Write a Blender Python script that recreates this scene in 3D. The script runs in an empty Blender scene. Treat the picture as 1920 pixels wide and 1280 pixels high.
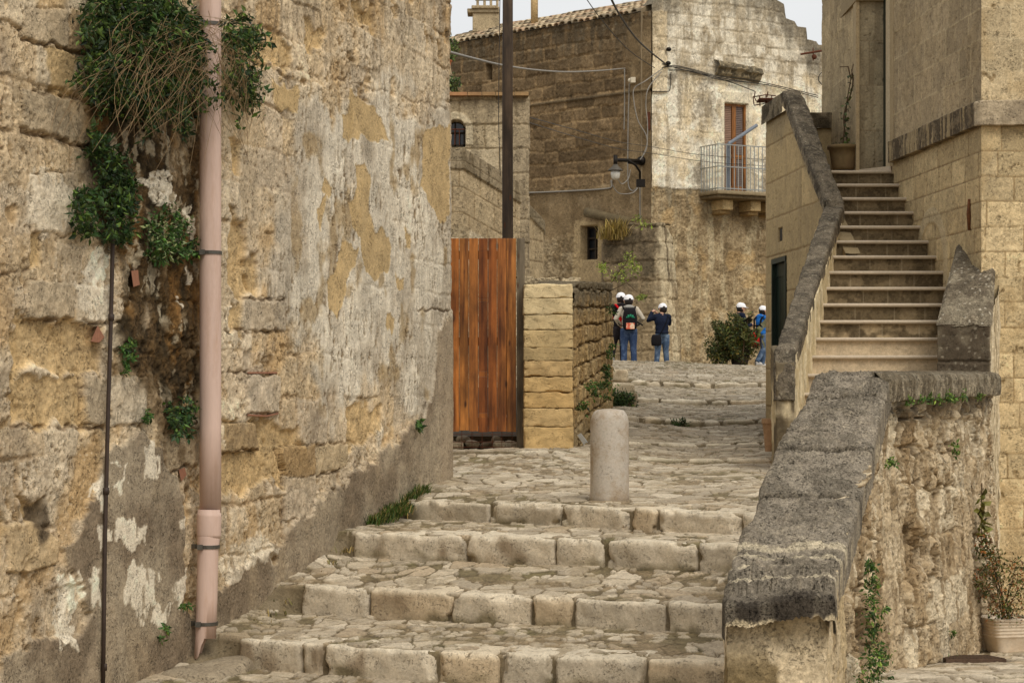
import bpy, math, random
import numpy as np
from mathutils import Vector, Matrix
random.seed(7)
rng = np.random.default_rng(11)
SC = bpy.context.scene
COL = SC.collection
F = 4000.0            # focal length in photograph pixels (75 mm on 36 mm)
HY = 740.0            # eye level row of the photograph
def P(px, py, d):     # photograph pixel at distance d -> world point (eye at origin, looking along +Y)
    return Vector(((px-960)/F*d, d, (HY-py)/F*d))
def PX(px, d): return (px-960)/F*d
def PZ(py, d): return (HY-py)/F*d

# ------------------------------------------------------------------ noise (numpy)
def _h(ix, iy, iz, seed):
    with np.errstate(over='ignore'):
        n = (ix.astype(np.int64)*374761393 + iy.astype(np.int64)*668265263 + iz.astype(np.int64)*2147483647 + int(seed)*1274126177) & 0xFFFFFFFF
        n = ((n ^ (n >> 13))*1274126177) & 0xFFFFFFFF
        n = ((n ^ (n >> 16))*2246822519) & 0xFFFFFFFF
        n = n ^ (n >> 15)
    return (n & 0xFFFFFF)/float(0x1000000)
Z0 = np.zeros(1, dtype=np.int64)
def h2(ix, iy, seed): return _h(np.asarray(ix), np.asarray(iy), Z0, seed)
def vn(x, y, seed=0):
    xi = np.floor(x); yi = np.floor(y); fx = x-xi; fy = y-yi
    fx = fx*fx*fx*(fx*(fx*6-15)+10); fy = fy*fy*fy*(fy*(fy*6-15)+10)
    xi = xi.astype(np.int64); yi = yi.astype(np.int64)
    a = h2(xi, yi, seed); b = h2(xi+1, yi, seed); c = h2(xi, yi+1, seed); d = h2(xi+1, yi+1, seed)
    return (a+(b-a)*fx+(c-a)*fy+(a-b-c+d)*fx*fy)*2-1
def fbm(x, y, o=4, seed=0, g=.5):
    s = 0; a = 1; t = 0
    for k in range(o):
        s = s+a*vn(x*2**k+k*17.3, y*2**k-k*9.1, seed+k*31); t += a; a *= g
    return s/t*1.5
def vn3(p, seed=0):
    pi = np.floor(p); f = p-pi; f = f*f*(3-2*f); pi = pi.astype(np.int64); s = 0
    for dx in (0, 1):
        for dy in (0, 1):
            for dz in (0, 1):
                w = (f[:, 0] if dx else 1-f[:, 0])*(f[:, 1] if dy else 1-f[:, 1])*(f[:, 2] if dz else 1-f[:, 2])
                s = s+w*_h(pi[:, 0]+dx, pi[:, 1]+dy, pi[:, 2]+dz, seed)
    return s*2-1
def fbm3(p, o=4, seed=0, g=.5):
    s = 0; a = 1; t = 0
    for k in range(o): s = s+a*vn3(p*2**k+k*13.7, seed+k*7); t += a; a *= g
    return s/t*1.5
def worley(x, y, seed=0, jit=.85):
    xi = np.floor(x).astype(np.int64); yi = np.floor(y).astype(np.int64)
    f1 = np.full(x.shape, 9.); f2 = np.full(x.shape, 9.); cid = np.zeros(x.shape)
    for dx in (-1, 0, 1):
        for dy in (-1, 0, 1):
            cx = xi+dx; cy = yi+dy
            px = cx+.5+(h2(cx, cy, seed)-.5)*jit; py = cy+.5+(h2(cx, cy, seed+5)-.5)*jit
            d = np.hypot(x-px, y-py); r = h2(cx, cy, seed+9)
            m = d < f1
            f2 = np.where(m, f1, np.minimum(f2, d)); cid = np.where(m, r, cid); f1 = np.where(m, d, f1)
    return f1, f2, cid
def ss(a, b, x):
    t = np.clip((x-a)/(b-a), 0, 1); return t*t*(3-2*t)
def poly_sd(x, y, pts):          # signed distance to polygon, positive inside
    pts = np.array(pts, float); n = len(pts); d = np.full(x.shape, 1e9); ins = np.zeros(x.shape, bool)
    for i in range(n):
        a = pts[i]; b = pts[(i+1) % n]; e = b-a
        t = np.clip(((x-a[0])*e[0]+(y-a[1])*e[1])/(e@e+1e-12), 0, 1)
        d = np.minimum(d, np.hypot(x-a[0]-t*e[0], y-a[1]-t*e[1]))
        if abs(e[1]) > 1e-12:
            c = ((a[1] > y) != (b[1] > y)) & (x < (y-a[1])*e[0]/e[1]+a[0])
            ins ^= c
    return np.where(ins, d, -d)
def C3(*c): return np.array(c, float)/255.0
def mixc(a, b, m):
    m = np.asarray(m)[..., None]
    return a*(1-m)+b*m
def s2l(c):
    c = np.clip(c, 0, 1); return np.where(c <= .04045, c/12.92, ((c+.055)/1.055)**2.4)
def terr(x, k, sh=.2):      # turns soft noise into broken, stepped faces
    y = x*k; f = np.floor(y); return (f+ss(.5-sh, .5+sh, y-f))/k
def blocks(U, Z, zed, wmin, wmax, seed, wob=.012, fw=2.5):
    """coursed masonry: returns three per-block randoms and the distance to the nearest joint"""
    zed = np.asarray(zed)
    Uw = U+fbm(U*fw, Z*fw, 2, seed)*wob+fbm(U*14, Z*14, 2, seed+70)*wob*.45
    Zw = Z+fbm(U*fw, Z*fw, 2, seed+3)*wob+fbm(U*14, Z*14, 2, seed+71)*wob*.45
    ci = np.clip(np.searchsorted(zed, Zw)-1, 0, len(zed)-2)
    bi = np.zeros(U.shape, int); e = np.minimum(Zw-zed[ci], zed[ci+1]-Zw); e = np.abs(e)
    r = np.random.default_rng(seed); u0 = U.min()-1; u1 = U.max()+1
    hz = e.copy(); hu = e.copy()
    for c in range(len(zed)-1):
        ed = [u0-r.random()*wmax]
        while ed[-1] < u1: ed.append(ed[-1]+wmin+r.random()*(wmax-wmin))
        ed = np.array(ed); m = ci == c
        if not m.any(): continue
        k = np.clip(np.searchsorted(ed, Uw[m])-1, 0, len(ed)-2); bi[m] = k
        hu[m] = np.minimum(Uw[m]-ed[k], ed[k+1]-Uw[m])
    e = np.minimum(np.abs(hz), np.abs(hu))
    return h2(ci, bi, seed+1), h2(ci, bi, seed+2), h2(ci, bi, seed+3), e, np.abs(hz)
def courses(z0, z1, a, b, seed):
    r = np.random.default_rng(seed); z = [z0]
    while z[-1] < z1: z.append(z[-1]+a+r.random()*(b-a))
    return np.array(z)

# ------------------------------------------------------------------ materials
MATS = {}
def _new(name):
    m = bpy.data.materials.new(name); m.use_nodes = True
    nt = m.node_tree; nt.nodes.clear()
    o = nt.nodes.new('ShaderNodeOutputMaterial'); b = nt.nodes.new('ShaderNodeBsdfPrincipled')
    nt.links.new(b.outputs[0], o.inputs[0])
    return m, nt, b
def _noise(nt, vec, scale, det=6, rough=.6):
    n = nt.nodes.new('ShaderNodeTexNoise'); n.inputs['Scale'].default_value = scale
    n.inputs['Detail'].default_value = det; n.inputs['Roughness'].default_value = rough
    nt.links.new(vec, n.inputs['Vector']); return n.outputs['Fac']
def _map(nt, v, a, b, c, d):
    n = nt.nodes.new('ShaderNodeMapRange'); n.inputs[1].default_value = a; n.inputs[2].default_value = b
    n.inputs[3].default_value = c; n.inputs[4].default_value = d; nt.links.new(v, n.inputs[0]); return n.outputs[0]
def _math(nt, op, a, b):
    n = nt.nodes.new('ShaderNodeMath'); n.operation = op
    for i, q in enumerate((a, b)):
        if isinstance(q, (int, float)): n.inputs[i].default_value = q
        else: nt.links.new(q, n.inputs[i])
    return n.outputs[0]
def mat(name, color=None, scale=20, var=.25, bump=.3, bdist=.004, rough=.85, metal=0, spec=.3, stretch=(1, 1, 1), dirt=None, dscale=3, dthr=(.5, .7), spots=None, sscale=40, sthr=.3, pits=0, pscale=1.0, grain=0):
    """procedural surface: vertex colour attribute or flat colour x noise, with optional dirt patches, lichen spots and bump"""
    if name in MATS: return MATS[name]
    m, nt, b = _new(name); MATS[name] = m
    tc = nt.nodes.new('ShaderNodeTexCoord'); mp = nt.nodes.new('ShaderNodeMapping')
    nt.links.new(tc.outputs['Object'], mp.inputs[0]); mp.inputs['Scale'].default_value = stretch
    v = mp.outputs[0]
    if color is None:
        at = nt.nodes.new('ShaderNodeAttribute'); at.attribute_name = 'Col'; base = at.outputs['Color']
    else:
        rg = nt.nodes.new('ShaderNodeRGB'); c = s2l(np.array(color)/255.); rg.outputs[0].default_value = (*c, 1); base = rg.outputs[0]
    n1 = _noise(nt, v, scale); n2 = _noise(nt, v, scale*.17, 4)
    f = _math(nt, 'ADD', _map(nt, n1, .3, .7, 1-var, 1+var), _map(nt, n2, .3, .7, -var*.5, var*.5))
    def mul(col, fac):
        vm = nt.nodes.new('ShaderNodeVectorMath'); vm.operation = 'SCALE'
        nt.links.new(col, vm.inputs[0]); nt.links.new(fac, vm.inputs['Scale']); return vm.outputs[0]
    base = mul(base, f)
    def blend(col, c2, fac):
        mx = nt.nodes.new('ShaderNodeMix'); mx.data_type = 'RGBA'; nt.links.new(fac, mx.inputs[0]); nt.links.new(col, mx.inputs[6])
        c = s2l(np.array(c2)/255.); mx.inputs[7].default_value = (*c, 1); return mx.outputs[2]
    if dirt:
        n4 = _noise(nt, v, dscale, 8, .7); base = blend(base, dirt, _map(nt, n4, dthr[0], dthr[1], 0, 1))
    if spots:
        n5 = _noise(nt, v, sscale, 3, .5); base = blend(base, spots, _map(nt, n5, 1-sthr, 1-sthr+.05, 0, .9))
    pit = None
    if grain:
        base = mul(base, _map(nt, _noise(nt, v, scale*2.6, 5, .75), .32, .68, 1-grain, 1+grain))
    if pits:       # small weathered holes, darker in colour and sunk in the bump
        n6 = _noise(nt, v, 62*pscale, 3, .55); n7 = _noise(nt, v, 9*pscale, 3, .5)
        pit = _math(nt, 'MULTIPLY', _map(nt, n6, .57, .66, 0, 1), _map(nt, n7, .40, .58, 0, 1))
        n8 = _noise(nt, v, 150*pscale, 2, .5); pit = _math(nt, 'MAXIMUM', pit, _math(nt, 'MULTIPLY', _map(nt, n8, .62, .68, 0, .8), _map(nt, n7, .45, .6, .2, 1)))
        base = mul(base, _map(nt, pit, 0, 1, 1, 1-pits))
    nt.links.new(base, b.inputs['Base Color'])
    b.inputs['Roughness'].default_value = rough; b.inputs['Metallic'].default_value = metal
    b.inputs['Specular IOR Level'].default_value = spec
    if bump:
        bp = nt.nodes.new('ShaderNodeBump'); bp.inputs['Strength'].default_value = bump; bp.inputs['Distance'].default_value = bdist
        hh = _math(nt, 'ADD', n1, _math(nt, 'MULTIPLY', _noise(nt, v, scale*3.1, 4), .5))
        if pit is not None: hh = _math(nt, 'SUBTRACT', hh, _math(nt, 'MULTIPLY', pit, 1.6))
        nt.links.new(hh, bp.inputs['Height']); nt.links.new(bp.outputs[0], b.inputs['Normal'])
    return m
def glass_mat():
    if 'window glass' in MATS: return MATS['window glass']
    m, nt, b = _new('window glass'); MATS['window glass'] = m
    b.inputs['Base Color'].default_value = (.02, .022, .025, 1); b.inputs['Roughness'].default_value = .08
    return m
def wood_mat(name, c1, c2, scale=1.0, rough=.6, knots=True):
    if name in MATS: return MATS[name]
    m, nt, b = _new(name); MATS[name] = m
    tc = nt.nodes.new('ShaderNodeTexCoord'); mp = nt.nodes.new('ShaderNodeMapping'); nt.links.new(tc.outputs['Object'], mp.inputs[0])
    mp.inputs['Scale'].default_value = (26*scale, 26*scale, 1.6*scale)
    inf = nt.nodes.new('ShaderNodeObjectInfo')
    add = nt.nodes.new('ShaderNodeVectorMath'); add.operation = 'ADD'; nt.links.new(mp.outputs[0], add.inputs[0])
    sc = nt.nodes.new('ShaderNodeMath'); sc.operation = 'MULTIPLY'; sc.inputs[1].default_value = 37; nt.links.new(inf.outputs['Random'], sc.inputs[0])
    nt.links.new(sc.outputs[0], add.inputs[1])
    n = _noise(nt, add.outputs[0], 1.3, 8, .65); n2 = _noise(nt, add.outputs[0], .35, 3, .5)
    mx = nt.nodes.new('ShaderNodeMix'); mx.data_type = 'RGBA'
    nt.links.new(_map(nt, _math(nt, 'ADD', _math(nt, 'MULTIPLY', n, .6), _math(nt, 'MULTIPLY', n2, .4)), .38, .62, 0, 1), mx.inputs[0])
    mx.inputs[6].default_value = (*s2l(np.array(c1)/255.), 1); mx.inputs[7].default_value = (*s2l(np.array(c2)/255.), 1)
    at = nt.nodes.new('ShaderNodeAttribute'); at.attribute_name = 'Col'
    mp3 = nt.nodes.new('ShaderNodeMapping'); nt.links.new(tc.outputs['Object'], mp3.inputs[0]); mp3.inputs['Scale'].default_value = (5, 5, 1.6)
    ad3 = nt.nodes.new('ShaderNodeVectorMath'); ad3.operation = 'ADD'; nt.links.new(mp3.outputs[0], ad3.inputs[0]); nt.links.new(sc.outputs[0], ad3.inputs[1])
    st_ = nt.nodes.new('ShaderNodeVectorMath'); st_.operation = 'SCALE'; nt.links.new(mx.outputs[2], st_.inputs[0]); nt.links.new(_map(nt, _noise(nt, ad3.outputs[0], 1.6, 5, .6), .36, .64, .5, 1.12), st_.inputs['Scale'])
    mm = nt.nodes.new('ShaderNodeVectorMath'); mm.operation = 'MULTIPLY'; nt.links.new(st_.outputs[0], mm.inputs[0]); nt.links.new(at.outputs['Color'], mm.inputs[1])
    out = mm.outputs[0]
    if knots:
        mp2 = nt.nodes.new('ShaderNodeMapping'); nt.links.new(tc.outputs['Object'], mp2.inputs[0]); mp2.inputs['Scale'].default_value = (9, 9, 3.2)
        vo = nt.nodes.new('ShaderNodeTexVoronoi'); vo.inputs['Scale'].default_value = 1.0; nt.links.new(mp2.outputs[0], vo.inputs['Vector'])
        k = nt.nodes.new('ShaderNodeMix'); k.data_type = 'RGBA'; nt.links.new(_map(nt, vo.outputs['Distance'], .06, .16, 1, 0), k.inputs[0])
        nt.links.new(out, k.inputs[6]); k.inputs[7].default_value = (.06, .02, .006, 1); out = k.outputs[2]
    nt.links.new(out, b.inputs['Base Color']); b.inputs['Roughness'].default_value = rough; b.inputs['Specular IOR Level'].default_value = .3
    bp = nt.nodes.new('ShaderNodeBump'); bp.inputs['Strength'].default_value = .35; bp.inputs['Distance'].default_value = .003
    nt.links.new(n, bp.inputs['Height']); nt.links.new(bp.outputs[0], b.inputs['Normal'])
    return m
def leaf_mat():
    if 'leaves' in MATS: return MATS['leaves']
    m, nt, b = _new('leaves'); MATS['leaves'] = m
    at = nt.nodes.new('ShaderNodeAttribute'); at.attribute_name = 'Col'
    nt.links.new(at.outputs['Color'], b.inputs['Base Color']); b.inputs['Roughness'].default_value = .55
    b.inputs['Specular IOR Level'].default_value = .35
    tr = nt.nodes.new('ShaderNodeBsdfTranslucent'); nt.links.new(at.outputs['Color'], tr.inputs[0])
    mx = nt.nodes.new('ShaderNodeMixShader'); mx.inputs[0].default_value = .25
    nt.links.new(b.outputs[0], mx.inputs[1]); nt.links.new(tr.outputs[0], mx.inputs[2])
    o = [n for n in nt.nodes if n.type == 'OUTPUT_MATERIAL'][0]; nt.links.new(mx.outputs[0], o.inputs[0])
    return m

# ------------------------------------------------------------------ objects
def wloc(o):
    v = Vector((0, 0, 0))
    while o: v += o.location; o = o.parent
    return v
def tag(o, label=None, cat=None, group=None, kind=None):
    if label: o['label'] = label
    if cat: o['category'] = cat
    if group: o['group'] = group
    if kind: o['kind'] = kind
    return o
def thing(name, label, cat, loc, group=None):
    o = bpy.data.objects.new(name, None); COL.objects.link(o); o.location = loc; o.empty_display_size = .1
    return tag(o, label, cat, group)
def mesh_np(name, V, Fq, col=None, m=None, parent=None, loc=None, smooth=True, tris=None):
    """one mesh object out of numpy vertices (world space), quads and optional triangles"""
    V = np.asarray(V, float).reshape(-1, 3)
    off = wloc(parent) if parent else Vector(loc if loc is not None else (0, 0, 0))
    me = bpy.data.meshes.new(name)
    Fq = np.asarray(Fq, np.int32).reshape(-1, 4) if Fq is not None and len(Fq) else np.zeros((0, 4), np.int32)
    T = np.asarray(tris, np.int32).reshape(-1, 3) if tris is not None and len(tris) else np.zeros((0, 3), np.int32)
    me.vertices.add(len(V)); me.vertices.foreach_set('co', (V-np.array(off)).astype(np.float32).ravel())
    nl = Fq.size+T.size; me.loops.add(nl); me.loops.foreach_set('vertex_index', np.concatenate([Fq.ravel(), T.ravel()]))
    npoly = len(Fq)+len(T); me.polygons.add(npoly)
    ls = np.concatenate([np.arange(len(Fq))*4, Fq.size+np.arange(len(T))*3]).astype(np.int32)
    me.polygons.foreach_set('loop_start', ls)
    me.polygons.foreach_set('use_smooth', np.full(npoly, bool(smooth)))
    me.update(calc_edges=True); me.validate()
    if col is not None:
        q_ = np.asarray(col, float).reshape(-1, 3) if np.ndim(col) > 1 else np.tile(col, (len(V), 1))
        if m and m.name != 'leaves': q_ = q_*.87+.13*(q_@np.array([.3, .55, .15]))[:, None]*np.array([1.02, 1., .97])
        c = np.ones((len(V), 4), np.float32); c[:, :3] = s2l(q_)
        a = me.color_attributes.new('Col', 'FLOAT_COLOR', 'POINT'); a.data.foreach_set('color', c.ravel())
    if m: me.materials.append(m)
    o = bpy.data.objects.new(name, me); COL.objects.link(o)
    if parent: o.parent = parent
    else: o.location = off
    return o
def gridF(nv, nu, flip=False):
    i = np.arange(nv*nu).reshape(nv, nu)
    q = np.stack([i[:-1, :-1], i[:-1, 1:], i[1:, 1:], i[1:, :-1]], -1).reshape(-1, 4)
    return q[:, ::-1] if flip else q
DEFC = (1, 1, 1)
STONEC = C3(176, 152, 114)
class MB:
    def __init__(s): s.v = []; s.f = []; s.n = 0; s.c = []
    def add(s, V, Fs, c=None):
        V = [tuple(p) for p in V]; s.v += V
        s.f += [tuple(i+s.n for i in f) for f in Fs]; s.n += len(V)
        s.c += [c if c is not None else DEFC]*len(V); return s
    def box(s, x0, x1, y0, y1, z0, z1, c=None):
        return s.hexa([(x0, y0, z0), (x1, y0, z0), (x1, y1, z0), (x0, y1, z0), (x0, y0, z1), (x1, y0, z1), (x1, y1, z1), (x0, y1, z1)], c)
    def hexa(s, p, c=None):
        return s.add(p, [(3, 2, 1, 0), (4, 5, 6, 7), (0, 1, 5, 4), (1, 2, 6, 5), (2, 3, 7, 6), (3, 0, 4, 7)], c)
    def prism(s, foot, z0, z1, c=None):      # foot: xy polygon counter-clockwise; z1 number or list
        n = len(foot); zt = z1 if isinstance(z1, (list, tuple)) else [z1]*n; zb = z0 if isinstance(z0, (list, tuple)) else [z0]*n
        V = [(x, y, zb[i]) for i, (x, y) in enumerate(foot)]+[(x, y, zt[i]) for i, (x, y) in enumerate(foot)]
        return s.add(V, [tuple(range(n-1, -1, -1)), tuple(range(n, 2*n))]+[(i, (i+1) % n, n+(i+1) % n, n+i) for i in range(n)], c)
    def beam(s, a, b, w, h, c=None, up=(0, 0, 1)):
        a = Vector(a); b = Vector(b); t = (b-a).normalized(); up = Vector(up)
        if abs(t.dot(up)) > .98: up = Vector((0, 1, 0))
        r = t.cross(up).normalized()*w/2; u = r.cross(t).normalized()*h/2
        return s.hexa([a-r-u, a+r-u, b+r-u, b-r-u, a-r+u, a+r+u, b+r+u, b-r+u], c)
    def tube(s, pts, rad, n=8, c=None, caps=True):
        pts = [Vector(p) for p in pts]; k = len(pts); rad = rad if isinstance(rad, (list, tuple)) else [rad]*k
        V = []; prev = None
        for i, p in enumerate(pts):
            t = ((pts[min(i+1, k-1)]-pts[max(i-1, 0)])).normalized()
            if prev is None:
                ref = Vector((0, 0, 1)) if abs(t.z) < .9 else Vector((1, 0, 0)); a = t.cross(ref).normalized()
            else: a = (prev-t*prev.dot(t)).normalized()
            prev = a; b = t.cross(a)
            V += [p+(a*math.cos(q*2*math.pi/n)+b*math.sin(q*2*math.pi/n))*rad[i] for q in range(n)]
        Fs = [(i*n+q, i*n+(q+1) % n, (i+1)*n+(q+1) % n, (i+1)*n+q) for i in range(k-1) for q in range(n)]
        if caps: Fs += [tuple(range(n-1, -1, -1)), tuple(range((k-1)*n, k*n))]
        return s.add(V, Fs, c)
    def lathe(s, cx, cy, prof, n=24, c=None, sx=1, sy=1):
        V = [(cx+r*sx*math.cos(q*2*math.pi/n), cy+r*sy*math.sin(q*2*math.pi/n), z) for r, z in prof for q in range(n)]; k = len(prof)
        Fs = [(i*n+q, i*n+(q+1) % n, (i+1)*n+(q+1) % n, (i+1)*n+q) for i in range(k-1) for q in range(n)]
        Fs += [tuple(range(n-1, -1, -1)), tuple(range((k-1)*n, k*n))]
        return s.add(V, Fs, c)
    def sphere(s, c0, r, n=12, m=8, c=None, sc=(1, 1, 1)):
        V = [(c0[0], c0[1], c0[2]-r*sc[2])]
        for i in range(1, m):
            a = -math.pi/2+math.pi*i/m
            V += [(c0[0]+r*sc[0]*math.cos(a)*math.cos(2*math.pi*q/n), c0[1]+r*sc[1]*math.cos(a)*math.sin(2*math.pi*q/n), c0[2]+r*sc[2]*math.sin(a)) for q in range(n)]
        V.append((c0[0], c0[1], c0[2]+r*sc[2]))
        Fs = [(0, 1+(q+1) % n, 1+q) for q in range(n)]
        for i in range(m-2): Fs += [(1+i*n+q, 1+i*n+(q+1) % n, 1+(i+1)*n+(q+1) % n, 1+(i+1)*n+q) for q in range(n)]
        L = len(V)-1; b = 1+(m-2)*n; Fs += [(b+q, b+(q+1) % n, L) for q in range(n)]
        return s.add(V, Fs, c)
    def build(s, name, m, parent=None, loc=None, smooth=False, bevel=0):
        if m.name.startswith('weathered stone plain'): s.c = [STONEC if c is DEFC else c for c in s.c]
        off = wloc(parent) if parent else Vector(loc if loc is not None else (0, 0, 0))
        me = bpy.data.meshes.new(name); me.from_pydata([tuple(Vector(v)-off) for v in s.v], [], s.f); me.update()
        a = me.color_attributes.new('Col', 'FLOAT_COLOR', 'POINT')
        cc = np.ones((len(s.v), 4), np.float32); cc[:, :3] = s2l(np.array(s.c, float)) if s.c else 1; a.data.foreach_set('color', cc.ravel())
        me.materials.append(m)
        if smooth: me.polygons.foreach_set('use_smooth', [True]*len(me.polygons))
        o = bpy.data.objects.new(name, me); COL.objects.link(o)
        if parent: o.parent = parent
        else: o.location = off
        if bevel:
            b = o.modifiers.new('bevel', 'BEVEL'); b.width = bevel; b.segments = 2; b.limit_method = 'ANGLE'
        if smooth == 'auto': pass
        return o
def resample(path, n):
    path = np.array(path, float); seg = np.hypot(*(path[1:]-path[:-1]).T); cu = np.concatenate([[0], np.cumsum(seg)])
    u = np.linspace(0, cu[-1], n); return u, np.stack([np.interp(u, cu, path[:, 0]), np.interp(u, cu, path[:, 1])], -1), cu
def wall_np(path, zb, zt, nu, nz, fn, smoothN=9, cap=.3):
    """masonry face following a plan path (left to right as seen); fn(U,Z)->outward displacement, colour"""
    u, xy, cu = resample(path, nu)
    t = np.gradient(xy, axis=0); t /= np.linalg.norm(t, axis=1)[:, None]; n = np.stack([t[:, 1], -t[:, 0]], -1)
    if smoothN > 1:
        k = np.ones(smoothN)/smoothN; p = smoothN//2
        n = np.stack([np.convolve(np.pad(n[:, i], p, mode='edge'), k, 'valid') for i in (0, 1)], -1); n /= np.linalg.norm(n, axis=1)[:, None]
    b = zb(u) if callable(zb) else np.full(nu, float(zb)); tp = zt(u) if callable(zt) else np.full(nu, float(zt))
    s = np.linspace(0, 1, nz)[:, None]; Z = b[None]*(1-s)+tp[None]*s; U = np.repeat(u[None], nz, 0)
    D, Cc = fn(U, Z)
    V = np.stack([xy[None, :, 0]+n[None, :, 0]*D, xy[None, :, 1]+n[None, :, 1]*D, Z], -1)
    if cap:
        top = V[-1].copy(); rows = []; cs = []
        for k in (.33, .66, 1):
            r = top.copy(); r[:, 0] -= n[:, 0]*cap*k; r[:, 1] -= n[:, 1]*cap*k; r[:, 2] += fbm(u*6, u*0+k*5, 3, 77)*.012
            rows.append(r[None]); cs.append(Cc[-1:]*.95)
        V = np.concatenate([V]+rows); Cc = np.concatenate([Cc]+cs)
    return V, gridF(V.shape[0], nu), Cc
def rstone(c, ax, dims, n=(14, 8, 8), rnd=.04, amp=.012, seed=0, fr=6, base=C3(185, 165, 132), dark=C3(120, 98, 70), chip=0):
    """a worn stone block: rounded box with noise; ax = three unit axes; returns V,F,col"""
    Vs = []; Fs = []; off = 0; h = np.array(dims)/2.
    for a in range(3):
        b1, b2 = [(1, 2), (2, 0), (0, 1)][a]
        for sg in (-1, 1):
            i, j = np.meshgrid(np.linspace(-1, 1, n[b1]), np.linspace(-1, 1, n[b2]), indexing='ij')
            p = np.zeros(i.shape+(3,)); p[..., a] = sg; p[..., b1] = i; p[..., b2] = j
            p = p.reshape(-1, 3)*h
            Vs.append(p); Fs.append(gridF(n[b1], n[b2], flip=(sg < 0))+off); off += len(p)
    V = np.concatenate(Vs); Fq = np.concatenate(Fs)
    key = np.round(V*1e5).astype(np.int64); _, idx, inv = np.unique(key, axis=0, return_index=True, return_inverse=True)
    V = V[idx]; Fq = inv.ravel()[Fq]
    inner = np.clip(V, -(h-rnd), h-rnd); dl = V-inner; L = np.linalg.norm(dl, axis=1)
    Lm = np.maximum(np.abs(dl).max(1), 1e-9); V = inner+dl*np.where(L > 0, Lm/np.maximum(L, 1e-9), 1)[:, None]
    W = V+seed*3.7
    nn = np.stack([fbm3(W*fr, 4, seed+i) for i in range(3)], -1)
    V = V+nn*amp
    if chip:      # flakes broken off the arrises and shallow tool scallops on the faces
        edge = np.sort(np.abs(V)/h, axis=1)[:, 1]; q = ss(.72, .97, edge); c1 = fbm3(W*9+5, 3, seed+51); V = V-np.sign(V)*(q*ss(.05, .45, c1)*chip)[:, None]
        V = V-np.sign(V)*(terr(fbm3(W*np.array([7, 7, 13.])+8, 4, seed+52), 2.5)*.006)[:, None]
    cv = fbm3(W*fr*1.5, 4, seed+20); cc = base[None]*(1+.10*cv[:, None]); cc = mixc(cc, dark, ss(.35, .9, fbm3(W*4+9, 4, seed+31))*.6)
    A = np.array(ax, float); V = V@A+np.array(c)
    return V, Fq, cc
def join(lst):
    Vs = []; Fs = []; Cs = []; o = 0
    for V, f, c in lst: Vs.append(V.reshape(-1, 3)); Fs.append(f+o); Cs.append(c.reshape(-1, 3)); o += Vs[-1].shape[0]
    return np.concatenate(Vs), np.concatenate(Fs), np.concatenate(Cs)
def leaves_np(cen, size, cols, nrm=None, asp=.45, spread=1.0, seed=0, droop=0):
    """small folded leaves, six points each, at the given centres"""
    r = np.random.default_rng(seed); N = len(cen)
    d = r.normal(size=(N, 3)); 
    if nrm is not None: d = d*spread+np.asarray(nrm)
    d[:, 2] -= droop
    d /= np.linalg.norm(d, axis=1)[:, None]
    q = r.normal(size=(N, 3)); s = np.cross(d, q); s /= np.linalg.norm(s, axis=1)[:, None]; up = np.cross(s, d)
    L = (np.asarray(size)*(.4+1.15*r.random(N)**1.3))[:, None]; w = L*asp*.5
    p0 = cen; p1 = cen+d*L*.4+s*w-up*L*.06; p2 = cen+d*L*.45+up*L*.05; p3 = cen+d*L*.4-s*w-up*L*.06; p4 = cen+d*L-up*L*.12
    V = np.stack([p0, p1, p2, p3, p4], 1).reshape(-1, 3); b = np.arange(N)[:, None]*5
    T = np.concatenate([b+np.array([[0, 1, 2]]), b+np.array([[0, 2, 3]]), b+np.array([[1, 4, 2]]), b+np.array([[2, 4, 3]])])
    cc = np.repeat(cols, 5, axis=0)
    return V, T, cc
def leafcol(N, base, var, seed=0, alt=None, pa=.2):
    r = np.random.default_rng(seed); b = np.tile(np.array(base, float)/255, (N, 1))
    if alt is not None: m = r.random(N) < pa; b[m] = np.array(alt, float)/255
    return np.clip(b*(1+var*r.normal(size=(N, 1)))+r.normal(size=(N, 3))*.012, .01, 1)

class Face:
    """a vertical plane through plan points A (left) and B (right); maps photograph rows and columns onto it"""
    def __init__(s, A, B): s.A = A; s.B = B; s.L = math.hypot(B[0]-A[0], B[1]-A[1]); s.t = ((B[0]-A[0])/s.L, (B[1]-A[1])/s.L); s.n = (s.t[1], -s.t[0])
    def d(s, px):
        k = (px-960)/F; w = (s.A[0]-k*s.A[1])/(k*s.t[1]-s.t[0]); return s.A[1]+w*s.t[1], w
    def uz(s, px, py): d, w = s.d(px); return w, (HY-py)/F*d
    def pt(s, px, py, out=0.): d, w = s.d(px); return Vector((s.A[0]+s.t[0]*w+s.n[0]*out, d+s.n[1]*out, (HY-py)/F*d))
    def poly(s, U, Z, pts, wob=.03, soft=.01, seed=0, fr=5):
        q = [s.uz(*p) for p in pts]; Uw = U+fbm(U*fr, Z*fr, 4, seed)*wob; Zw = Z+fbm(U*fr, Z*fr, 4, seed+50)*wob; return ss(-soft, soft, poly_sd(Uw, Zw, q))
    def at(s, u, z, out=0.): return Vector((s.A[0]+s.t[0]*u+s.n[0]*out, s.A[1]+s.t[1]*u+s.n[1]*out, z))
    def box(s, mb, u0, u1, z0, z1, o0, o1, c=DEFC):
        q = [s.at(u0, 0, o1), s.at(u1, 0, o1), s.at(u1, 0, o0), s.at(u0, 0, o0)]; return mb.prism([(p.x, p.y) for p in q], z0, z1, c)
    def pbox(s, mb, x0, x1, yb, yt, o0, o1, c=DEFC):
        u0, za = s.uz(x0, yb); u1, zb_ = s.uz(x1, yb); _, zt = s.uz((x0+x1)/2, yt); _, zb_ = s.uz((x0+x1)/2, yb); return s.box(mb, u0, u1, zb_, zt, o0, o1, c)
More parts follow.
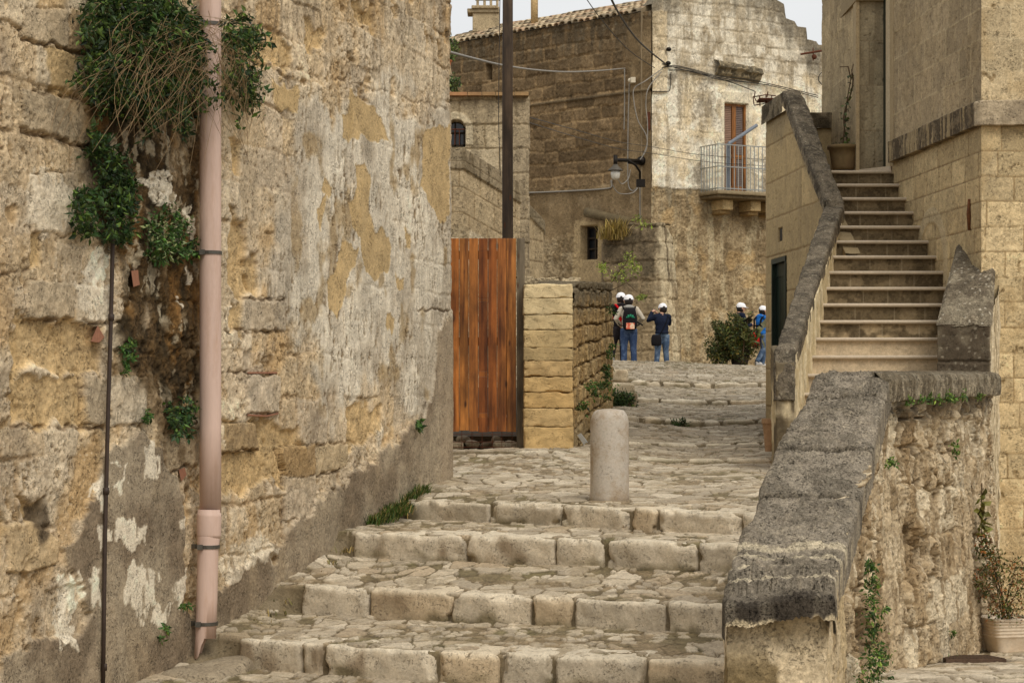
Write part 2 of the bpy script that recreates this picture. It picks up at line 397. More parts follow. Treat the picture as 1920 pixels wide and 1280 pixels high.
# ------------------------------------------------------------------ camera, light, sky
cam = bpy.data.cameras.new('camera'); co = bpy.data.objects.new('camera', cam); COL.objects.link(co)
co.location = (0, 0, 0); co.rotation_euler = (math.pi/2, 0, 0)
cam.lens = 75; cam.sensor_width = 36; cam.shift_y = 100/1920.; cam.clip_start = .1; cam.clip_end = 3000
SC.camera = co
SUN_EL, SUN_AZ = math.radians(50), math.radians(152)     # azimuth measured from +Y clockwise: behind the camera, to the right
w = bpy.data.worlds.new('World'); SC.world = w; w.use_nodes = True; nt = w.node_tree; nt.nodes.clear()
wo = nt.nodes.new('ShaderNodeOutputWorld'); bg = nt.nodes.new('ShaderNodeBackground'); bg2 = nt.nodes.new('ShaderNodeBackground')
sky = nt.nodes.new('ShaderNodeTexSky'); sky.sky_type = 'NISHITA'; sky.sun_disc = False
sky.sun_elevation = SUN_EL; sky.sun_rotation = SUN_AZ; sky.dust_density = 5; sky.air_density = 1.2
bg.inputs['Strength'].default_value = .06; nt.links.new(sky.outputs[0], bg.inputs[0])
tc = nt.nodes.new('ShaderNodeTexCoord'); nz = nt.nodes.new('ShaderNodeTexNoise'); nz.inputs['Scale'].default_value = 2.2; nz.inputs['Detail'].default_value = 5
mpw = nt.nodes.new('ShaderNodeMapping'); mpw.inputs['Scale'].default_value = (1, 1, 2.5); nt.links.new(tc.outputs['Generated'], mpw.inputs[0]); nt.links.new(mpw.outputs[0], nz.inputs['Vector'])
cr = nt.nodes.new('ShaderNodeValToRGB'); cr.color_ramp.elements[0].position = .3; cr.color_ramp.elements[1].position = .7
cr.color_ramp.elements[0].color = (.56, .57, .58, 1); cr.color_ramp.elements[1].color = (.68, .68, .67, 1)
nt.links.new(nz.outputs['Fac'], cr.inputs[0]); nt.links.new(cr.outputs[0], bg2.inputs[0]); bg2.inputs['Strength'].default_value = 1.0
mx = nt.nodes.new('ShaderNodeMixShader'); mx.inputs[0].default_value = .88     # closed cloud cover over the clear sky
nt.links.new(bg.outputs[0], mx.inputs[1]); nt.links.new(bg2.outputs[0], mx.inputs[2]); nt.links.new(mx.outputs[0], wo.inputs[0])
sl = bpy.data.lights.new('sun', 'SUN'); sl.energy = 1.35; sl.angle = math.radians(34); sl.color = (1, .95, .87)
so = bpy.data.objects.new('sun', sl); COL.objects.link(so)
sd = Vector((math.sin(SUN_AZ)*math.cos(SUN_EL), math.cos(SUN_AZ)*math.cos(SUN_EL), math.sin(SUN_EL)))
so.rotation_euler = sd.to_track_quat('Z', 'Y').to_euler(); so.location = sd*30
SC.view_settings.view_transform = 'Standard'; SC.view_settings.look = 'None'; SC.view_settings.gamma = 1
SC.view_settings.exposure = 0.55
SC.cycles.max_bounces = 5; SC.cycles.diffuse_bounces = 4

# ------------------------------------------------------------------ left wall (a plane receding to the right)
LK = .305; LC = -6.19                           # x = LK*d + LC
def lw_d(px): return LC/((px-960)/F-LK)
LU0 = 10.2; LS = math.hypot(1, LK)
def lw_uz(px, py): d = lw_d(px); return ((d-LU0)*LS, (HY-py)/F*d)
def lw_pt(px, py, out=0.0):
    d = lw_d(px); return Vector((LK*d+LC+.957*out, d-.292*out, (HY-py)/F*d))
def lw_poly(U, Z, pts, wob=.03, soft=.01, seed=0, fr=5):
    q = [lw_uz(*p) for p in pts]; qa = np.array(q); mg = wob*3+soft+.02
    u = U[0]; z = Z[:, 0]; out = np.zeros(U.shape)
    i0, i1 = np.searchsorted(u, [qa[:, 0].min()-mg, qa[:, 0].max()+mg]); j0, j1 = np.searchsorted(z, [qa[:, 1].min()-mg, qa[:, 1].max()+mg])
    if i1 <= i0 or j1 <= j0: return out
    Us = U[j0:j1, i0:i1]; Zs = Z[j0:j1, i0:i1]
    Uw = Us+fbm(Us*fr, Zs*fr, 4, seed)*wob; Zw = Zs+fbm(Us*fr, Zs*fr, 4, seed+50)*wob*1.3
    out[j0:j1, i0:i1] = ss(-soft, soft, poly_sd(Uw, Zw, q)); return out
LZ = [-2.2, -1.62, -1.38, -1.07, -.72, -.35, -.02, .29, .58, .86, 1.13, 1.42, 1.7, 1.98, 2.26, 2.53, 2.82, 3.1, 3.4, 3.7, 4.0, 4.3, 4.6]
def left_fn(U, Z):
    r1, r2, r3, e, hz = blocks(U, Z, LZ, .28, .62, 21, .02)
    n1 = fbm(U*1.3, Z*1.3, 4, 1); n2 = fbm(U*6, Z*6, 5, 2, .6); n3 = fbm(U*26, Z*26, 4, 3, .7); n4 = fbm(U*70, Z*70, 2, 4)
    tan = C3(208, 185, 149); och = C3(204, 170, 118); gry = C3(188, 170, 144); pal = C3(222, 204, 172)
    c = mixc(tan, gry, ss(.35, .75, r1)*.6); c = mixc(c, och, ss(.6, .8, r2)*.45); c = mixc(c, pal, ss(.7, .9, r3)*.6); c = mixc(c, tan, .25+0*r1)
    c = c*(1+.10*n2+.10*n3+.07*n4)[..., None]
    c = mixc(c, C3(192, 148, 88), ss(.2, .8, fbm(U*2.3, Z*2.3, 4, 40))*.5)
    c = mixc(c, C3(150, 132, 108), ss(.2, .9, fbm(U*3.1, Z*2.3, 5, 41))*.55)
    rough = ss(-.5, .5, fbm(U*1.1, Z*1.4, 3, 60))*.7+.3
    D = (r3-.5)*.024+(r1-.5)*.010+(terr(n2, 3.)*.011+n2*.004)*rough+terr(fbm(U*11, Z*8, 4, 71, .6), 2.5)*.006*rough+n3*.008*rough+n4*.003+fbm(U*42, Z*36, 3, 72, .7)*.0045*rough
    jm = ss(.022, .004, e+n3*.006)*ss(-.3, .35, fbm(U*2, Z*2, 3, 64)+.3)
    jm = jm*(1-.75*ss(-.3, .2, fbm(U*1.3+7, Z*1.3, 3, 65))); D -= jm*.018; c = mixc(c, C3(150, 118, 78), jm*.5)
    # erosion: pits and hollows
    pn = fbm(U*15, Z*12, 4, 5, .6); pm = ss(.30, .62, pn)*rough*ss(-.45, .25, fbm(U*1.7, Z*1.7, 3, 61))
    D -= pm*.022; c = mixc(c, C3(140, 108, 64), pm*.7)
    pn = fbm(U*5.2, Z*5.2, 4, 6, .6); pb = ss(.42, .75, pn)*ss(-.1, .5, fbm(U*.9+4, Z*.9, 3, 62))
    D -= pb*.035; c = mixc(c, C3(200, 156, 94), pb*.45)
    fl1, fl2, fid = worley(U*30, Z*30, 12); fleck = ss(.24, .1, fl1)*(fid > .72)
    c = mixc(c, C3(224, 208, 178), fleck*.55); D += fleck*.004
    d1, d2, did = worley(U*22+.3*n2, Z*17, 14); spk = ss(.26, .12, d1)*(did > .8)
    c = mixc(c, C3(108, 84, 54), spk*.75); D -= spk*.012
    # smoother rendered field on the right
    pl = lw_poly(U, Z, [(548, 215), (640, 200), (838, 180), (870, 400), (870, 820), (790, 830), (740, 770), (660, 740), (600, 735), (520, 600), (500, 480), (540, 400), (556, 300)], .22, .12, 7, 3)
    pt = fbm(U*34, Z*10, 4, 8, .6); pitp = ss(.25, .55, pt)*ss(-.55, .3, fbm(U*2.1, Z*2.1, 3, 66)); strk = fbm(U*46, Z*4, 4, 9, .6)
    pc = mixc(C3(220, 207, 182), C3(192, 177, 152), ss(-.3, .5, fbm(U*3, Z*2, 4, 10)))
    pc = pc*(1+.05*n3+.05*n2+.07*strk)[..., None]; pc = mixc(pc, C3(120, 98, 68), pitp*.8)
    pc = mixc(pc, C3(158, 128, 82), ss(.35, .8, fbm(U*4, Z*3.3, 4, 68))*.6)
    D = D*(1-pl)+(.010+n2*.006+n3*.003-pitp*.016+strk*.003+(-.008*jm))*pl; c = mixc(c, pc, pl)
    up = lw_poly(U, Z, [(430, -200), (860, -200), (860, 185), (700, 150), (560, 110), (430, 60)], .08, .05, 30)
    st = ss(-.1, .7, fbm(U*20, Z*2.2, 4, 69)); c = mixc(c, C3(122, 104, 80), up*st*.45)
    # ochre plaster left on top
    for i, q in enumerate([[(683, 305), (693, 335), (690, 395), (703, 430), (728, 442), (733, 470), (725, 512), (700, 526), (682, 502), (674, 440), (658, 422), (652, 392), (668, 352), (664, 318)],
              [(642, 458), (672, 463), (662, 492), (650, 528), (645, 562), (630, 592), (614, 562), (612, 530), (628, 498)],
              [(796, 238), (842, 238), (842, 405), (826, 418), (802, 385), (788, 350), (792, 300)], [(757, 428), (768, 440), (770, 462), (760, 470)],
              [(738, 518), (756, 522), (754, 540), (740, 538)], [(724, 590), (736, 598), (732, 630), (722, 620)], [(655, 170), (700, 200), (730, 260), (700, 270), (650, 250)],
              [(606, 330), (620, 345), (618, 366), (602, 360)], [(640, 210), (662, 215), (660, 265), (640, 262)], [(510, 150), (560, 165), (560, 215), (512, 200)], [(590, 390), (612, 350), (600, 430)]]):
        m = lw_poly(U, Z, q, .035, .006, 100+i, 7)
        oc = C3(198, 166, 112)*(1+.05*n3+.05*n2)[..., None]
        c = mixc(c, oc, m*.92); D = D*(1-m)+m*(.004+n3*.0015+n2*.003)
        ed = m*(1-m)*4; D += ed*.004
    # hollows eaten into the soft stone
    ht = .0
    for i, (q, dp) in enumerate([([(428, 405), (462, 405), (466, 470), (470, 560), (452, 556), (430, 520)], .09), ([(463, 482), (484, 486), (484, 555), (466, 550)], .07),
              ([(660, 8), (702, 14), (700, 62), (688, 60), (670, 34)], .07), ([(478, 60), (545, 80), (548, 130), (478, 128)], .05), ([(20, 600), (192, 603), (192, 700), (22, 698)], .06),
              ([(22, 703), (155, 703), (160, 800), (20, 800)], .05), ([(432, 262), (456, 268), (454, 325), (432, 318)], .06), ([(430, 566), (455, 566), (452, 625), (432, 620)], .07),
              ([(418, 790), (500, 795), (560, 812), (600, 905), (520, 905), (418, 925)], .06), ([(35, 925), (80, 935), (78, 1000), (55, 1010)], .09), ([(0, 960), (18, 975), (8, 1060), (0, 1060)], .09),
              ([(645, 765), (718, 755), (715, 810), (650, 850)], .035), ([(60, 430), (78, 440), (74, 490), (58, 486)], .05), ([(84, 60), (145, 95), (130, 185), (90, 165)], .0),
              ([(570, 30), (612, 50), (600, 110), (575, 92)], .045), ([(840, 1010), (845, 1010), (845, 1012)], .01), ([(310, 780), (376, 700), (376, 800), (320, 812)], .05)]):
        m = lw_poly(U, Z, q, .05, .02, 200+i, 6)
        D -= m*dp*(1+.3*n2)*.7; c = mixc(c, C3(202, 166, 108)*(1+.12*n3+.1*n2)[..., None], m*.75)
    # standing blocks with straight edges
    for i, (q, dp, cc) in enumerate([([(40, 15), (125, 18), (125, 93), (40, 70)], .03, (188, 166, 132)), ([(128, 20), (180, 30), (180, 105), (128, 95)], .03, (172, 142, 100)),
              ([(42, 165), (128, 185), (128, 262), (42, 240)], .03, (178, 158, 126)), ([(464, 700), (524, 705), (522, 775), (464, 775)], .035, (196, 178, 150)), ([(52, 530), (140, 530), (138, 600), (52, 595)], .035, (184, 164, 132)),
              ([(142, 530), (205, 540), (205, 606), (142, 602)], .03, (196, 178, 148)), ([(204, 703), (276, 706), (274, 790), (206, 798)], .035, (198, 182, 154)), ([(160, 705), (200, 705), (198, 800), (162, 796)], .03, (188, 168, 136)),
              ([(415, 795), (476, 790), (486, 842), (420, 850)], .03, (158, 132, 94)), ([(535, 895), (592, 880), (592, 965), (535, 972)], .025, (196, 176, 146)), ([(524, 840), (590, 832), (590, 890), (536, 895)], .03, (170, 138, 92)),
              ([(12, 985), (60, 975), (108, 1010), (100, 1060), (55, 1075), (14, 1070)], .05, (196, 168, 124)), ([(308, 795), (374, 805), (374, 868), (308, 884)], .04, (172, 150, 116)), ([(592, 835), (652, 830), (650, 870), (592, 895)], .01, (190, 166, 126)),
              ([(460, 560), (535, 560), (535, 620), (460, 622)], .02, (186, 168, 140)), ([(60, 330), (140, 320), (140, 442), (60, 430)], .012, (204, 182, 148))]):
        m = lw_poly(U, Z, q, .014, .008, 300+i, 9); c = mixc(c, C3(*cc)*(1+.12*n3+.08*n2)[..., None], m*.85)
        D = D*(1-m)+m*(dp*.5+terr(n2, 3)*.008+n3*.005-pm*.02); ed = ss(.5, .05, m)*ss(0, .05, m); D -= ed*.02; c = mixc(c, C3(104, 78, 48), ed*.5)
    # vertical and slanted open cracks along the beds
    for i, (a, b) in enumerate([((460, 562), (535, 562)), ((535, 560), (537, 620)), ((458, 622), (456, 700)), ((414, 700), (464, 700)), ((476, 790), (486, 842)), ((522, 840), (536, 895)), ((462, 405), (466, 470)), ((155, 705), (160, 800)), ((274, 706), (274, 790)), ((22, 800), (200, 802)), ((124, 603), (126, 700)), ((308, 800), (308, 884)), ((40, 72), (180, 104)), ((40, 165), (172, 194)), ((45, 245), (170, 275)), ((20, 600), (230, 606)), ((420, 622), (530, 622)), ((415, 848), (480, 842)), ((590, 892), (636, 882)), ((594, 820), (594, 892)), ((305, 886), (372, 868)), ((500, 118), (740, 175)), ((740, 178), (838, 205)), ((60, 500), (0, 520)), ((780, 580), (842, 582))]):
        a = lw_uz(*a); b = lw_uz(*b); ex = b[0]-a[0]; ez = b[1]-a[1]
        t = np.clip(((U-a[0])*ex+(Z-a[1])*ez)/(ex*ex+ez*ez), 0, 1); dd = np.hypot(U-a[0]-t*ex, Z-a[1]-t*ez+fbm(U*9, U*0+i, 3, 400)*.018)
        kk = .35 if b[0]-a[0] > 1.0 and a[0] > 2.5 else .8; m = ss(.014, .003, dd+n3*.006)*ss(-.5, .1, fbm(U*5, Z*5, 3, 410+i)+.2); D -= m*.030*kk; c = mixc(c, C3(90, 64, 38), m*.6*kk)
    # cement render at the foot and in the middle patch
    cem = lw_poly(U, Z, [(402, 1112), (440, 1075), (480, 1050), (520, 1028), (540, 985), (600, 945), (625, 905), (680, 880), (720, 835), (765, 810), (795, 760), (812, 700), (818, 620), (838, 585), (900, 560), (900, 1300), (100, 1400), (100, 1290), (140, 1210), (200, 1180), (340, 1180), (385, 1120)], .07, .028, 11, 6)
    cen = lw_poly(U, Z, [(225, 815), (300, 818), (310, 880), (340, 920), (345, 1000), (335, 1150), (300, 1180), (210, 1180), (120, 1070), (115, 1020), (170, 950), (185, 880)], .07, .012, 12, 5)
    low = lw_poly(U, Z, [(0, 1215), (40, 1200), (130, 1205), (180, 1150), (400, 1150), (400, 1400), (0, 1400)], .07, .012, 13, 5)
    cm = np.clip(np.maximum(np.maximum(cem, cen), low), 0, 1)
    g = mixc(C3(166, 149, 122), C3(136, 118, 94), ss(-.4, .5, fbm(U*2.4, Z*2.4, 4, 15)))
    g = mixc(g, C3(162, 142, 112), ss(.1, .8, fbm(U*3.1, Z*1.6, 4, 16))*.7); g = g*(1+.06*n3+.07*n4+.05*n2)[..., None]
    g = mixc(g, C3(170, 150, 122), lw_poly(U, Z, [(812, 640), (850, 560), (850, 912), (825, 915), (822, 800)], .04, .03, 17)*.75)
    c = mixc(c, g, cm); D = D*(1-cm)+cm*(.030+n2*.006+n4*.0016+n3*.001); ed = cm*(1-cm)*4; D += ed*.006*(1+n3)
    gash = lw_poly(U, Z, [(190, 1130), (175, 1180), (130, 1300), (190, 1300), (215, 1180), (205, 1130)], .03, .05, 18); c = mixc(c, C3(180, 160, 130), gash*.7)
    ln = ss(-.03, .0, poly_sd(U, Z, [lw_uz(405, 1155), lw_uz(470, 1160), lw_uz(560, 1110), lw_uz(650, 1060), lw_uz(700, 1000), lw_uz(700, 1300), lw_uz(405, 1300)]))*cem
    # dark, wet, mossy stain zone behind the plants
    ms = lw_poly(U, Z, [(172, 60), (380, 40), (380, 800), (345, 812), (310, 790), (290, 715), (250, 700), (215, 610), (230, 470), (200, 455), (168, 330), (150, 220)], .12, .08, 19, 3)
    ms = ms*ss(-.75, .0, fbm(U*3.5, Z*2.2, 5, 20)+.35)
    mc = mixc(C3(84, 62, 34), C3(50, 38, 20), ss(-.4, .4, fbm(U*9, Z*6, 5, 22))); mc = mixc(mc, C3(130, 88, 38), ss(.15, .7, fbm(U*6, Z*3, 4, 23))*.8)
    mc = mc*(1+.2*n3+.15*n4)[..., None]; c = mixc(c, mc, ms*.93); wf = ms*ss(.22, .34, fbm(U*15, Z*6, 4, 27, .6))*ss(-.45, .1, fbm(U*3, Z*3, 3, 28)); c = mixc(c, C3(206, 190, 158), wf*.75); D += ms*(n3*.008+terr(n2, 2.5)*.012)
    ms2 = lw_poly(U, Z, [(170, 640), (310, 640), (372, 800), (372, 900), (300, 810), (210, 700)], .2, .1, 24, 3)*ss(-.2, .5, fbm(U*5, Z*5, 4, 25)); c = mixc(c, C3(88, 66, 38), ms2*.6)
    ms3 = lw_poly(U, Z, [(50, 930), (85, 930), (95, 1000), (60, 1010)], .06, .03, 26); c = mixc(c, C3(86, 72, 54), ms3*.8)
    # limewash left in flakes
    for i, q in enumerate([[(243, 812), (300, 300), (240, 320)][:0] or [(248, 330), (300, 310), (322, 350), (318, 385), (290, 372), (262, 345)], [(170, 460), (205, 462), (208, 510), (180, 520), (160, 512)], [(262, 845), (290, 838), (292, 895), (262, 900)],
              [(205, 855), (215, 850), (214, 872)], [(232, 870), (222, 925), (210, 925), (218, 890)], [(180, 975), (262, 972), (270, 1005), (245, 1030), (198, 1022), (182, 1030)], [(228, 1080), (255, 1062), (290, 1080), (280, 1140), (262, 1170), (232, 1135), (220, 1090)],
              [(285, 1135), (316, 1130), (312, 1160), (290, 1192), (272, 1170)], [(335, 1060), (345, 1052), (345, 1110), (325, 1140), (322, 1090)], [(112, 1065), (140, 1080), (150, 1120), (130, 1160), (138, 1200), (108, 1215), (110, 1130)],
              [(150, 1090), (180, 1075), (190, 1130), (170, 1140)], [(330, 960), (342, 965), (335, 1000)], [(175, 905), (192, 900), (188, 950), (176, 950)], [(340, 400), (360, 395), (368, 440), (350, 430)], [(345, 510), (362, 505), (360, 545), (348, 540)], [(330, 550), (342, 560), (338, 590)], [(300, 230), (312, 250), (308, 262)],
              [(160, 500), (205, 520), (205, 600), (140, 590), (140, 540)], [(430, 1020), (480, 1000), (520, 1010), (500, 1040), (440, 1080), (415, 1100), (408, 1060)], [(60, 330), (100, 315), (135, 350), (138, 440), (80, 438), (50, 400)]]):
        m = lw_poly(U, Z, q, .06, .004, 500+i, 9)*ss(-.75, -.35, fbm(U*18, Z*9, 4, 540+i)); k = .92 if i < 17 else .6
        wc = C3(240, 226, 198)*(1+.05*n3+.06*n2)[..., None]; c = mixc(c, wc, m*k); D += m*.004
    c = c*(1+.05*n1)[..., None]
    return D*.82, np.clip(c, .03, .93)
u_end = (18.6-LU0)*LS
lpath = [(LK*LU0+LC, LU0), (LK*18.52+LC, 18.52), (LK*18.6+LC-.02, 18.63), (LK*18.6+LC-.12, 18.70), (LK*18.6+LC-1.8, 19.2)]
V, Fq, Cc = wall_np(lpath, -2.15, 4.6, 860, 760, left_fn, 9, .5)
house = thing('old_house', 'tall weathered tufa house wall filling the left side, patched with grey cement and flaking limewash', 'old house', (LK*15+LC, 15, -2.1))
stone_m = mat('weathered stone', None, 55, .20, .9, .006, .92, 0, .15, pits=.42, grain=.22)
mesh_np('wall', V, Fq, Cc, stone_m, house)
b = MB(); b.prism([(LK*9+LC-.3, 9), (LK*10.3+LC-.3, 10.3), (LK*18.4+LC-.35, 18.4), (-2.2, 19.0), (-9, 21), (-12, 9)], -2.3, 4.45, C3(170, 145, 110)); b.build('house_core', mat('weathered stone plain', None, 6, .2, .5), house)
# ------------------------------------------------------------------ stepped cobbled lane
def keyz(zt, zb, pts):      # a step edge: constant height, rows of the photograph -> distances
    q = [(px, zt/((HY-py)/F)) for px, py in pts]; return [(PX(px, d), d, zt) for px, d in q], zb
KEYS = []     # (list of (X,d,z)), ordered near -> far ; each step edge contributes a foot and a top
def add_step(zt, zb, pts, kind):
    k, zb = keyz(zt, zb, pts); KEYS.append(([(x, d, zb) for x, d, z in k], 'foot', kind)); KEYS.append(([(x, d+.012, zt) for x, d, z in k], 'top', kind))
KEYS.append(([(-4, 8.5, -1.93), (0, 8.5, -1.93), (3, 8.5, -1.93)], 'flat', 0))
add_step(-1.55, -1.73, [(440, 1197), (800, 1222), (1350, 1242)], 1)
add_step(-1.32, -1.50, [(565, 1100), (1000, 1120), (1365, 1135)], 1)
add_step(-1.03, -1.215, [(665, 1000), (1040, 1012), (1400, 1025)], 1)
add_step(-.85, -1.00, [(765, 938), (1060, 950), (1430, 965)], 1)
LANE = [(20.5, .03, [(820, 848), (1060, 846), (1250, 864), (1450, 862)], 960, 1475, .24), (24, .035, [(900, 832), (1180, 828), (1300, 836), (1440, 829)], 1150, 1450, .3),
        (28, .06, [(1000, 784), (1150, 777), (1185, 781), (1300, 791), (1440, 787)], 1150, 1460, .35), (33, .08, [(1050, 742), (1150, 744), (1195, 746), (1310, 753), (1440, 750)], 1190, 1460, .5),
        (39, .107, [(1100, 709), (1190, 713), (1310, 719), (1440, 718)], 1180, 1460, .7)]
def cr_d(d, px): return d+.35*math.sin((px-1000)/300)
for d, hgt, pts, p0, p1, dep in LANE:
    q = [(PX(px, d), d, PZ(py, d)) for px, py in pts]
    KEYS.append(([(x, y, z-hgt) for x, y, z in q], 'foot', 2)); KEYS.append(([(x, y+.02, z) for x, y, z in q], 'top', 2))
KEYS.append(([(PX(1100, 45), 45, PZ(675, 45)), (PX(1200, 45), 45, PZ(677.5, 45)), (PX(1300, 45), 45, PZ(682, 45)), (PX(1450, 45), 45, PZ(687, 45))], 'flat', 0))
KEYS.append(([(1, 46.5, PZ(682, 45)-.01), (5, 46.5, PZ(685, 45)-.02)], 'flat', 0))
KEYS.append(([(0, 60, .62), (9, 60, .55)], 'flat', 0))
def xl(d): return float(np.interp(d, [8, 18, 19, 22, 28, 34, 60], [LK*8+LC-.2, LK*18+LC-.25, -1.5, -1.4, -.2, .7, -4]))
def xr(d): return float(np.interp(d, [8, 9.2, 12.3, 15.5, 19, 23, 28, 46, 60], [.95, 1.13, 1.60, 1.98, 3.2, 3.45, 3.9, 7.5, 9]))
NX = 620; sx = np.linspace(0, 1, NX); rowsX = []; rowsD = []; rowsZ = []; rowsT = []; KROW = []
kx = []
for pts, typ, kind in KEYS:
    dm = np.mean([p[1] for p in pts]); X = xl(dm)+(xr(dm)-xl(dm))*sx
    p = np.array(pts); d = np.interp(X, p[:, 0], p[:, 1]); z = np.interp(X, p[:, 0], p[:, 2])
    # extrapolate the slant of the long steps beyond their ends
    if kind == 1:
        s0 = (p[1, 1]-p[0, 1])/(p[1, 0]-p[0, 0]); d = np.where(X < p[0, 0], p[0, 1]+(X-p[0, 0])*s0, d)
        s1 = (p[-1, 1]-p[-2, 1])/(p[-1, 0]-p[-2, 0]); d = np.where(X > p[-1, 0], p[-1, 1]+(X-p[-1, 0])*s1, d)
    if kind == 1 and typ == 'foot': q = ss(p[0, 0]+.02, p[0, 0]-.3, X); d = d-.32*q; z = z+.03*q
    if kind == 1 and typ == 'top': q = ss(p[0, 0]+.02, p[0, 0]-.3, X); d = d+.10*q
    kx.append((X, d, z, typ, kind))
dens = [(13, .0095), (15, .011), (17, .013), (20, .017), (26, .026), (34, .04), (70, .08)]
for i in range(len(kx)-1):
    a, bb = kx[i], kx[i+1]
    if a[3] == 'foot': n = 8
    else:
        L = np.mean(bb[1])-np.mean(a[1]); st = next(s for dd, s in dens if np.mean(a[1]) < dd); n = max(6, int(L/st)) if np.mean(a[1]) > 12 or i > 0 else 180
    t = np.linspace(0, 1, n, endpoint=False)[:, None]
    rowsX.append(a[0]+(bb[0]-a[0])*t); rowsD.append(a[1]+(bb[1]-a[1])*t); rowsZ.append(a[2]+(bb[2]-a[2])*t)
    rowsT.append(np.repeat([[0 if a[3] != 'foot' else 1]], n, 0))
GX = np.concatenate(rowsX); GD = np.concatenate(rowsD); GZ = np.concatenate(rowsZ); GT = np.concatenate(rowsT)
def cobbles(X, Y, far, seed=80, sparse=None):
    """set stones: height and colour. Flat irregular stones bedded in lime and earth"""
    Xw = X+fbm(X*3, Y*3, 3, seed)*.06; Yw = Y+fbm(X*3, Y*3, 3, seed+4)*.06
    sc = fbm(X*.8, Y*.5, 2, seed+6)
    f1, f2, cid = worley(Xw/.19, Yw/.27, seed+1, .9); g = (f2-f1)*.19
    f1b, f2b, cb = worley(Xw/.085, Yw/.12, seed+2, .95); gb = (f2b-f1b)*.085
    n = fbm(X*18, Y*18, 4, seed+8, .6); nf = fbm(X*70, Y*50, 3, seed+9, .6); nb = fbm(X*1.6, Y*1.6, 4, seed+10)
    small = ss(.15, .35, fbm(X*1.1+3, Y*1.1, 3, seed+12)+.15*far)
    keep = (cid < (.80 if sparse is None else sparse)).astype(float); keep2 = (cb < .55).astype(float)
    st = ss(.006, .022, g+n*.006)*keep; st2 = ss(.004, .014, gb+n*.004)*keep2
    m = np.maximum(st*(1-small*.9), st2*np.maximum(small, 1-keep)*.95)
    rid = np.where(st*(1-small*.9) >= st2*small, cid/.8, cb/.55)
    tx = (np.modf(rid*13.7)[0]-.5)*.10; ty = (np.modf(rid*29.3)[0]-.5)*.14
    cellh = .006+.009*rid+tx*np.modf(X*3)[0]*.04
    H = m*(cellh+n*.003+.002*nf)+(1-m)*(n*.004+nf*.002)+nb*.012
    sc_ = mixc(C3(200, 183, 154), C3(178, 162, 136), ss(.2, .8, rid)); sc_ = mixc(sc_, C3(216, 200, 172), (np.modf(rid*7.7)[0] > .72)*.8); sc_ = mixc(sc_, C3(188, 164, 130), (np.modf(rid*19.1)[0] > .9)*.6)
    sc_ = sc_*(1+.07*n+.06*nf)[..., None]
    mo = mixc(C3(146, 126, 94), C3(124, 110, 78), ss(-.3, .4, nb)); mo = mixc(mo, C3(116, 108, 66), ss(.25, .7, fbm(X*2.5, Y*2.5, 4, seed+14))*.5); mo = mo*(1+.10*n+.12*nf)[..., None]
    mo = mixc(mo, C3(92, 78, 54), ss(.035, .008, g)*(1-st)*.55); c = mixc(mo, sc_, m); c = mixc(c, C3(150, 130, 96), ss(.15, .6, fbm(X*4, Y*4, 4, seed+16))*.35)
    return H, c
far = ss(18, 26, GD)
H, CC = cobbles(GX, GD, far, 80, .62+.3*ss(15, 17.5, GD)); 
H = H*(1+.5*far); H2 = fbm(GX*2.2, GD*1.8, 3, 99)*.012*far
ZZ = GZ+np.where(GT > 0, 0, H+H2)
rz = GT.astype(float)*np.ones_like(GX)
CC = mixc(CC, C3(120, 104, 76), rz*.8)
mxd = np.max(GD, axis=1)
V = np.stack([GX, GD-np.where(GT > 0, 1, 0)*(.004*fbm(GX*20, GZ*40, 3, 5)), ZZ], -1)
path_m = mat('set stones', None, 60, .2, .8, .004, .85, 0, .2, pits=.35, grain=.16)
CC = CC*(.95-.10*far)[..., None]
tag(mesh_np('stepped_path', V, gridF(*GX.shape), CC, path_m, loc=(0, 17, -.85)), kind='structure')
# ground sheet to the horizon
b = MB(); R = 1500; b.add([(-R, -R, -3.1), (R, -R, -3.1), (R, R, -3.1), (-R, R, -3.1)], [(0, 1, 2, 3)]); tag(b.build('ground', mat('earth', (120, 105, 80), 3, .3, .3, .05)), kind='structure')
# lower street on the right, falling away
ys = np.linspace(8.5, 23, 420)[:, None]; xs = np.linspace(1.2, 6.5, 380)[None]; Y = ys+0*xs; X = xs+0*ys
Zs = np.interp(Y, [8.5, 13, 20, 23], [-1.30, -1.66, -2.2, -2.4]); H, c = cobbles(X, Y, 0*Y, 180, .9); gm = ss(.10, .0, np.maximum(np.abs(X-(PX(1762, 13.8)+PX(1866, 13.8))/2)-.2, np.abs(Y-13.8)-.27)); H = H*(1-gm)+.002*gm; c = mixc(c, C3(70, 58, 44), gm*.6)
tag(mesh_np('lower_street', np.stack([X, Y, Zs+H*1.2], -1), gridF(*X.shape), c, path_m, loc=(3, 14, -1.7)), kind='structure')

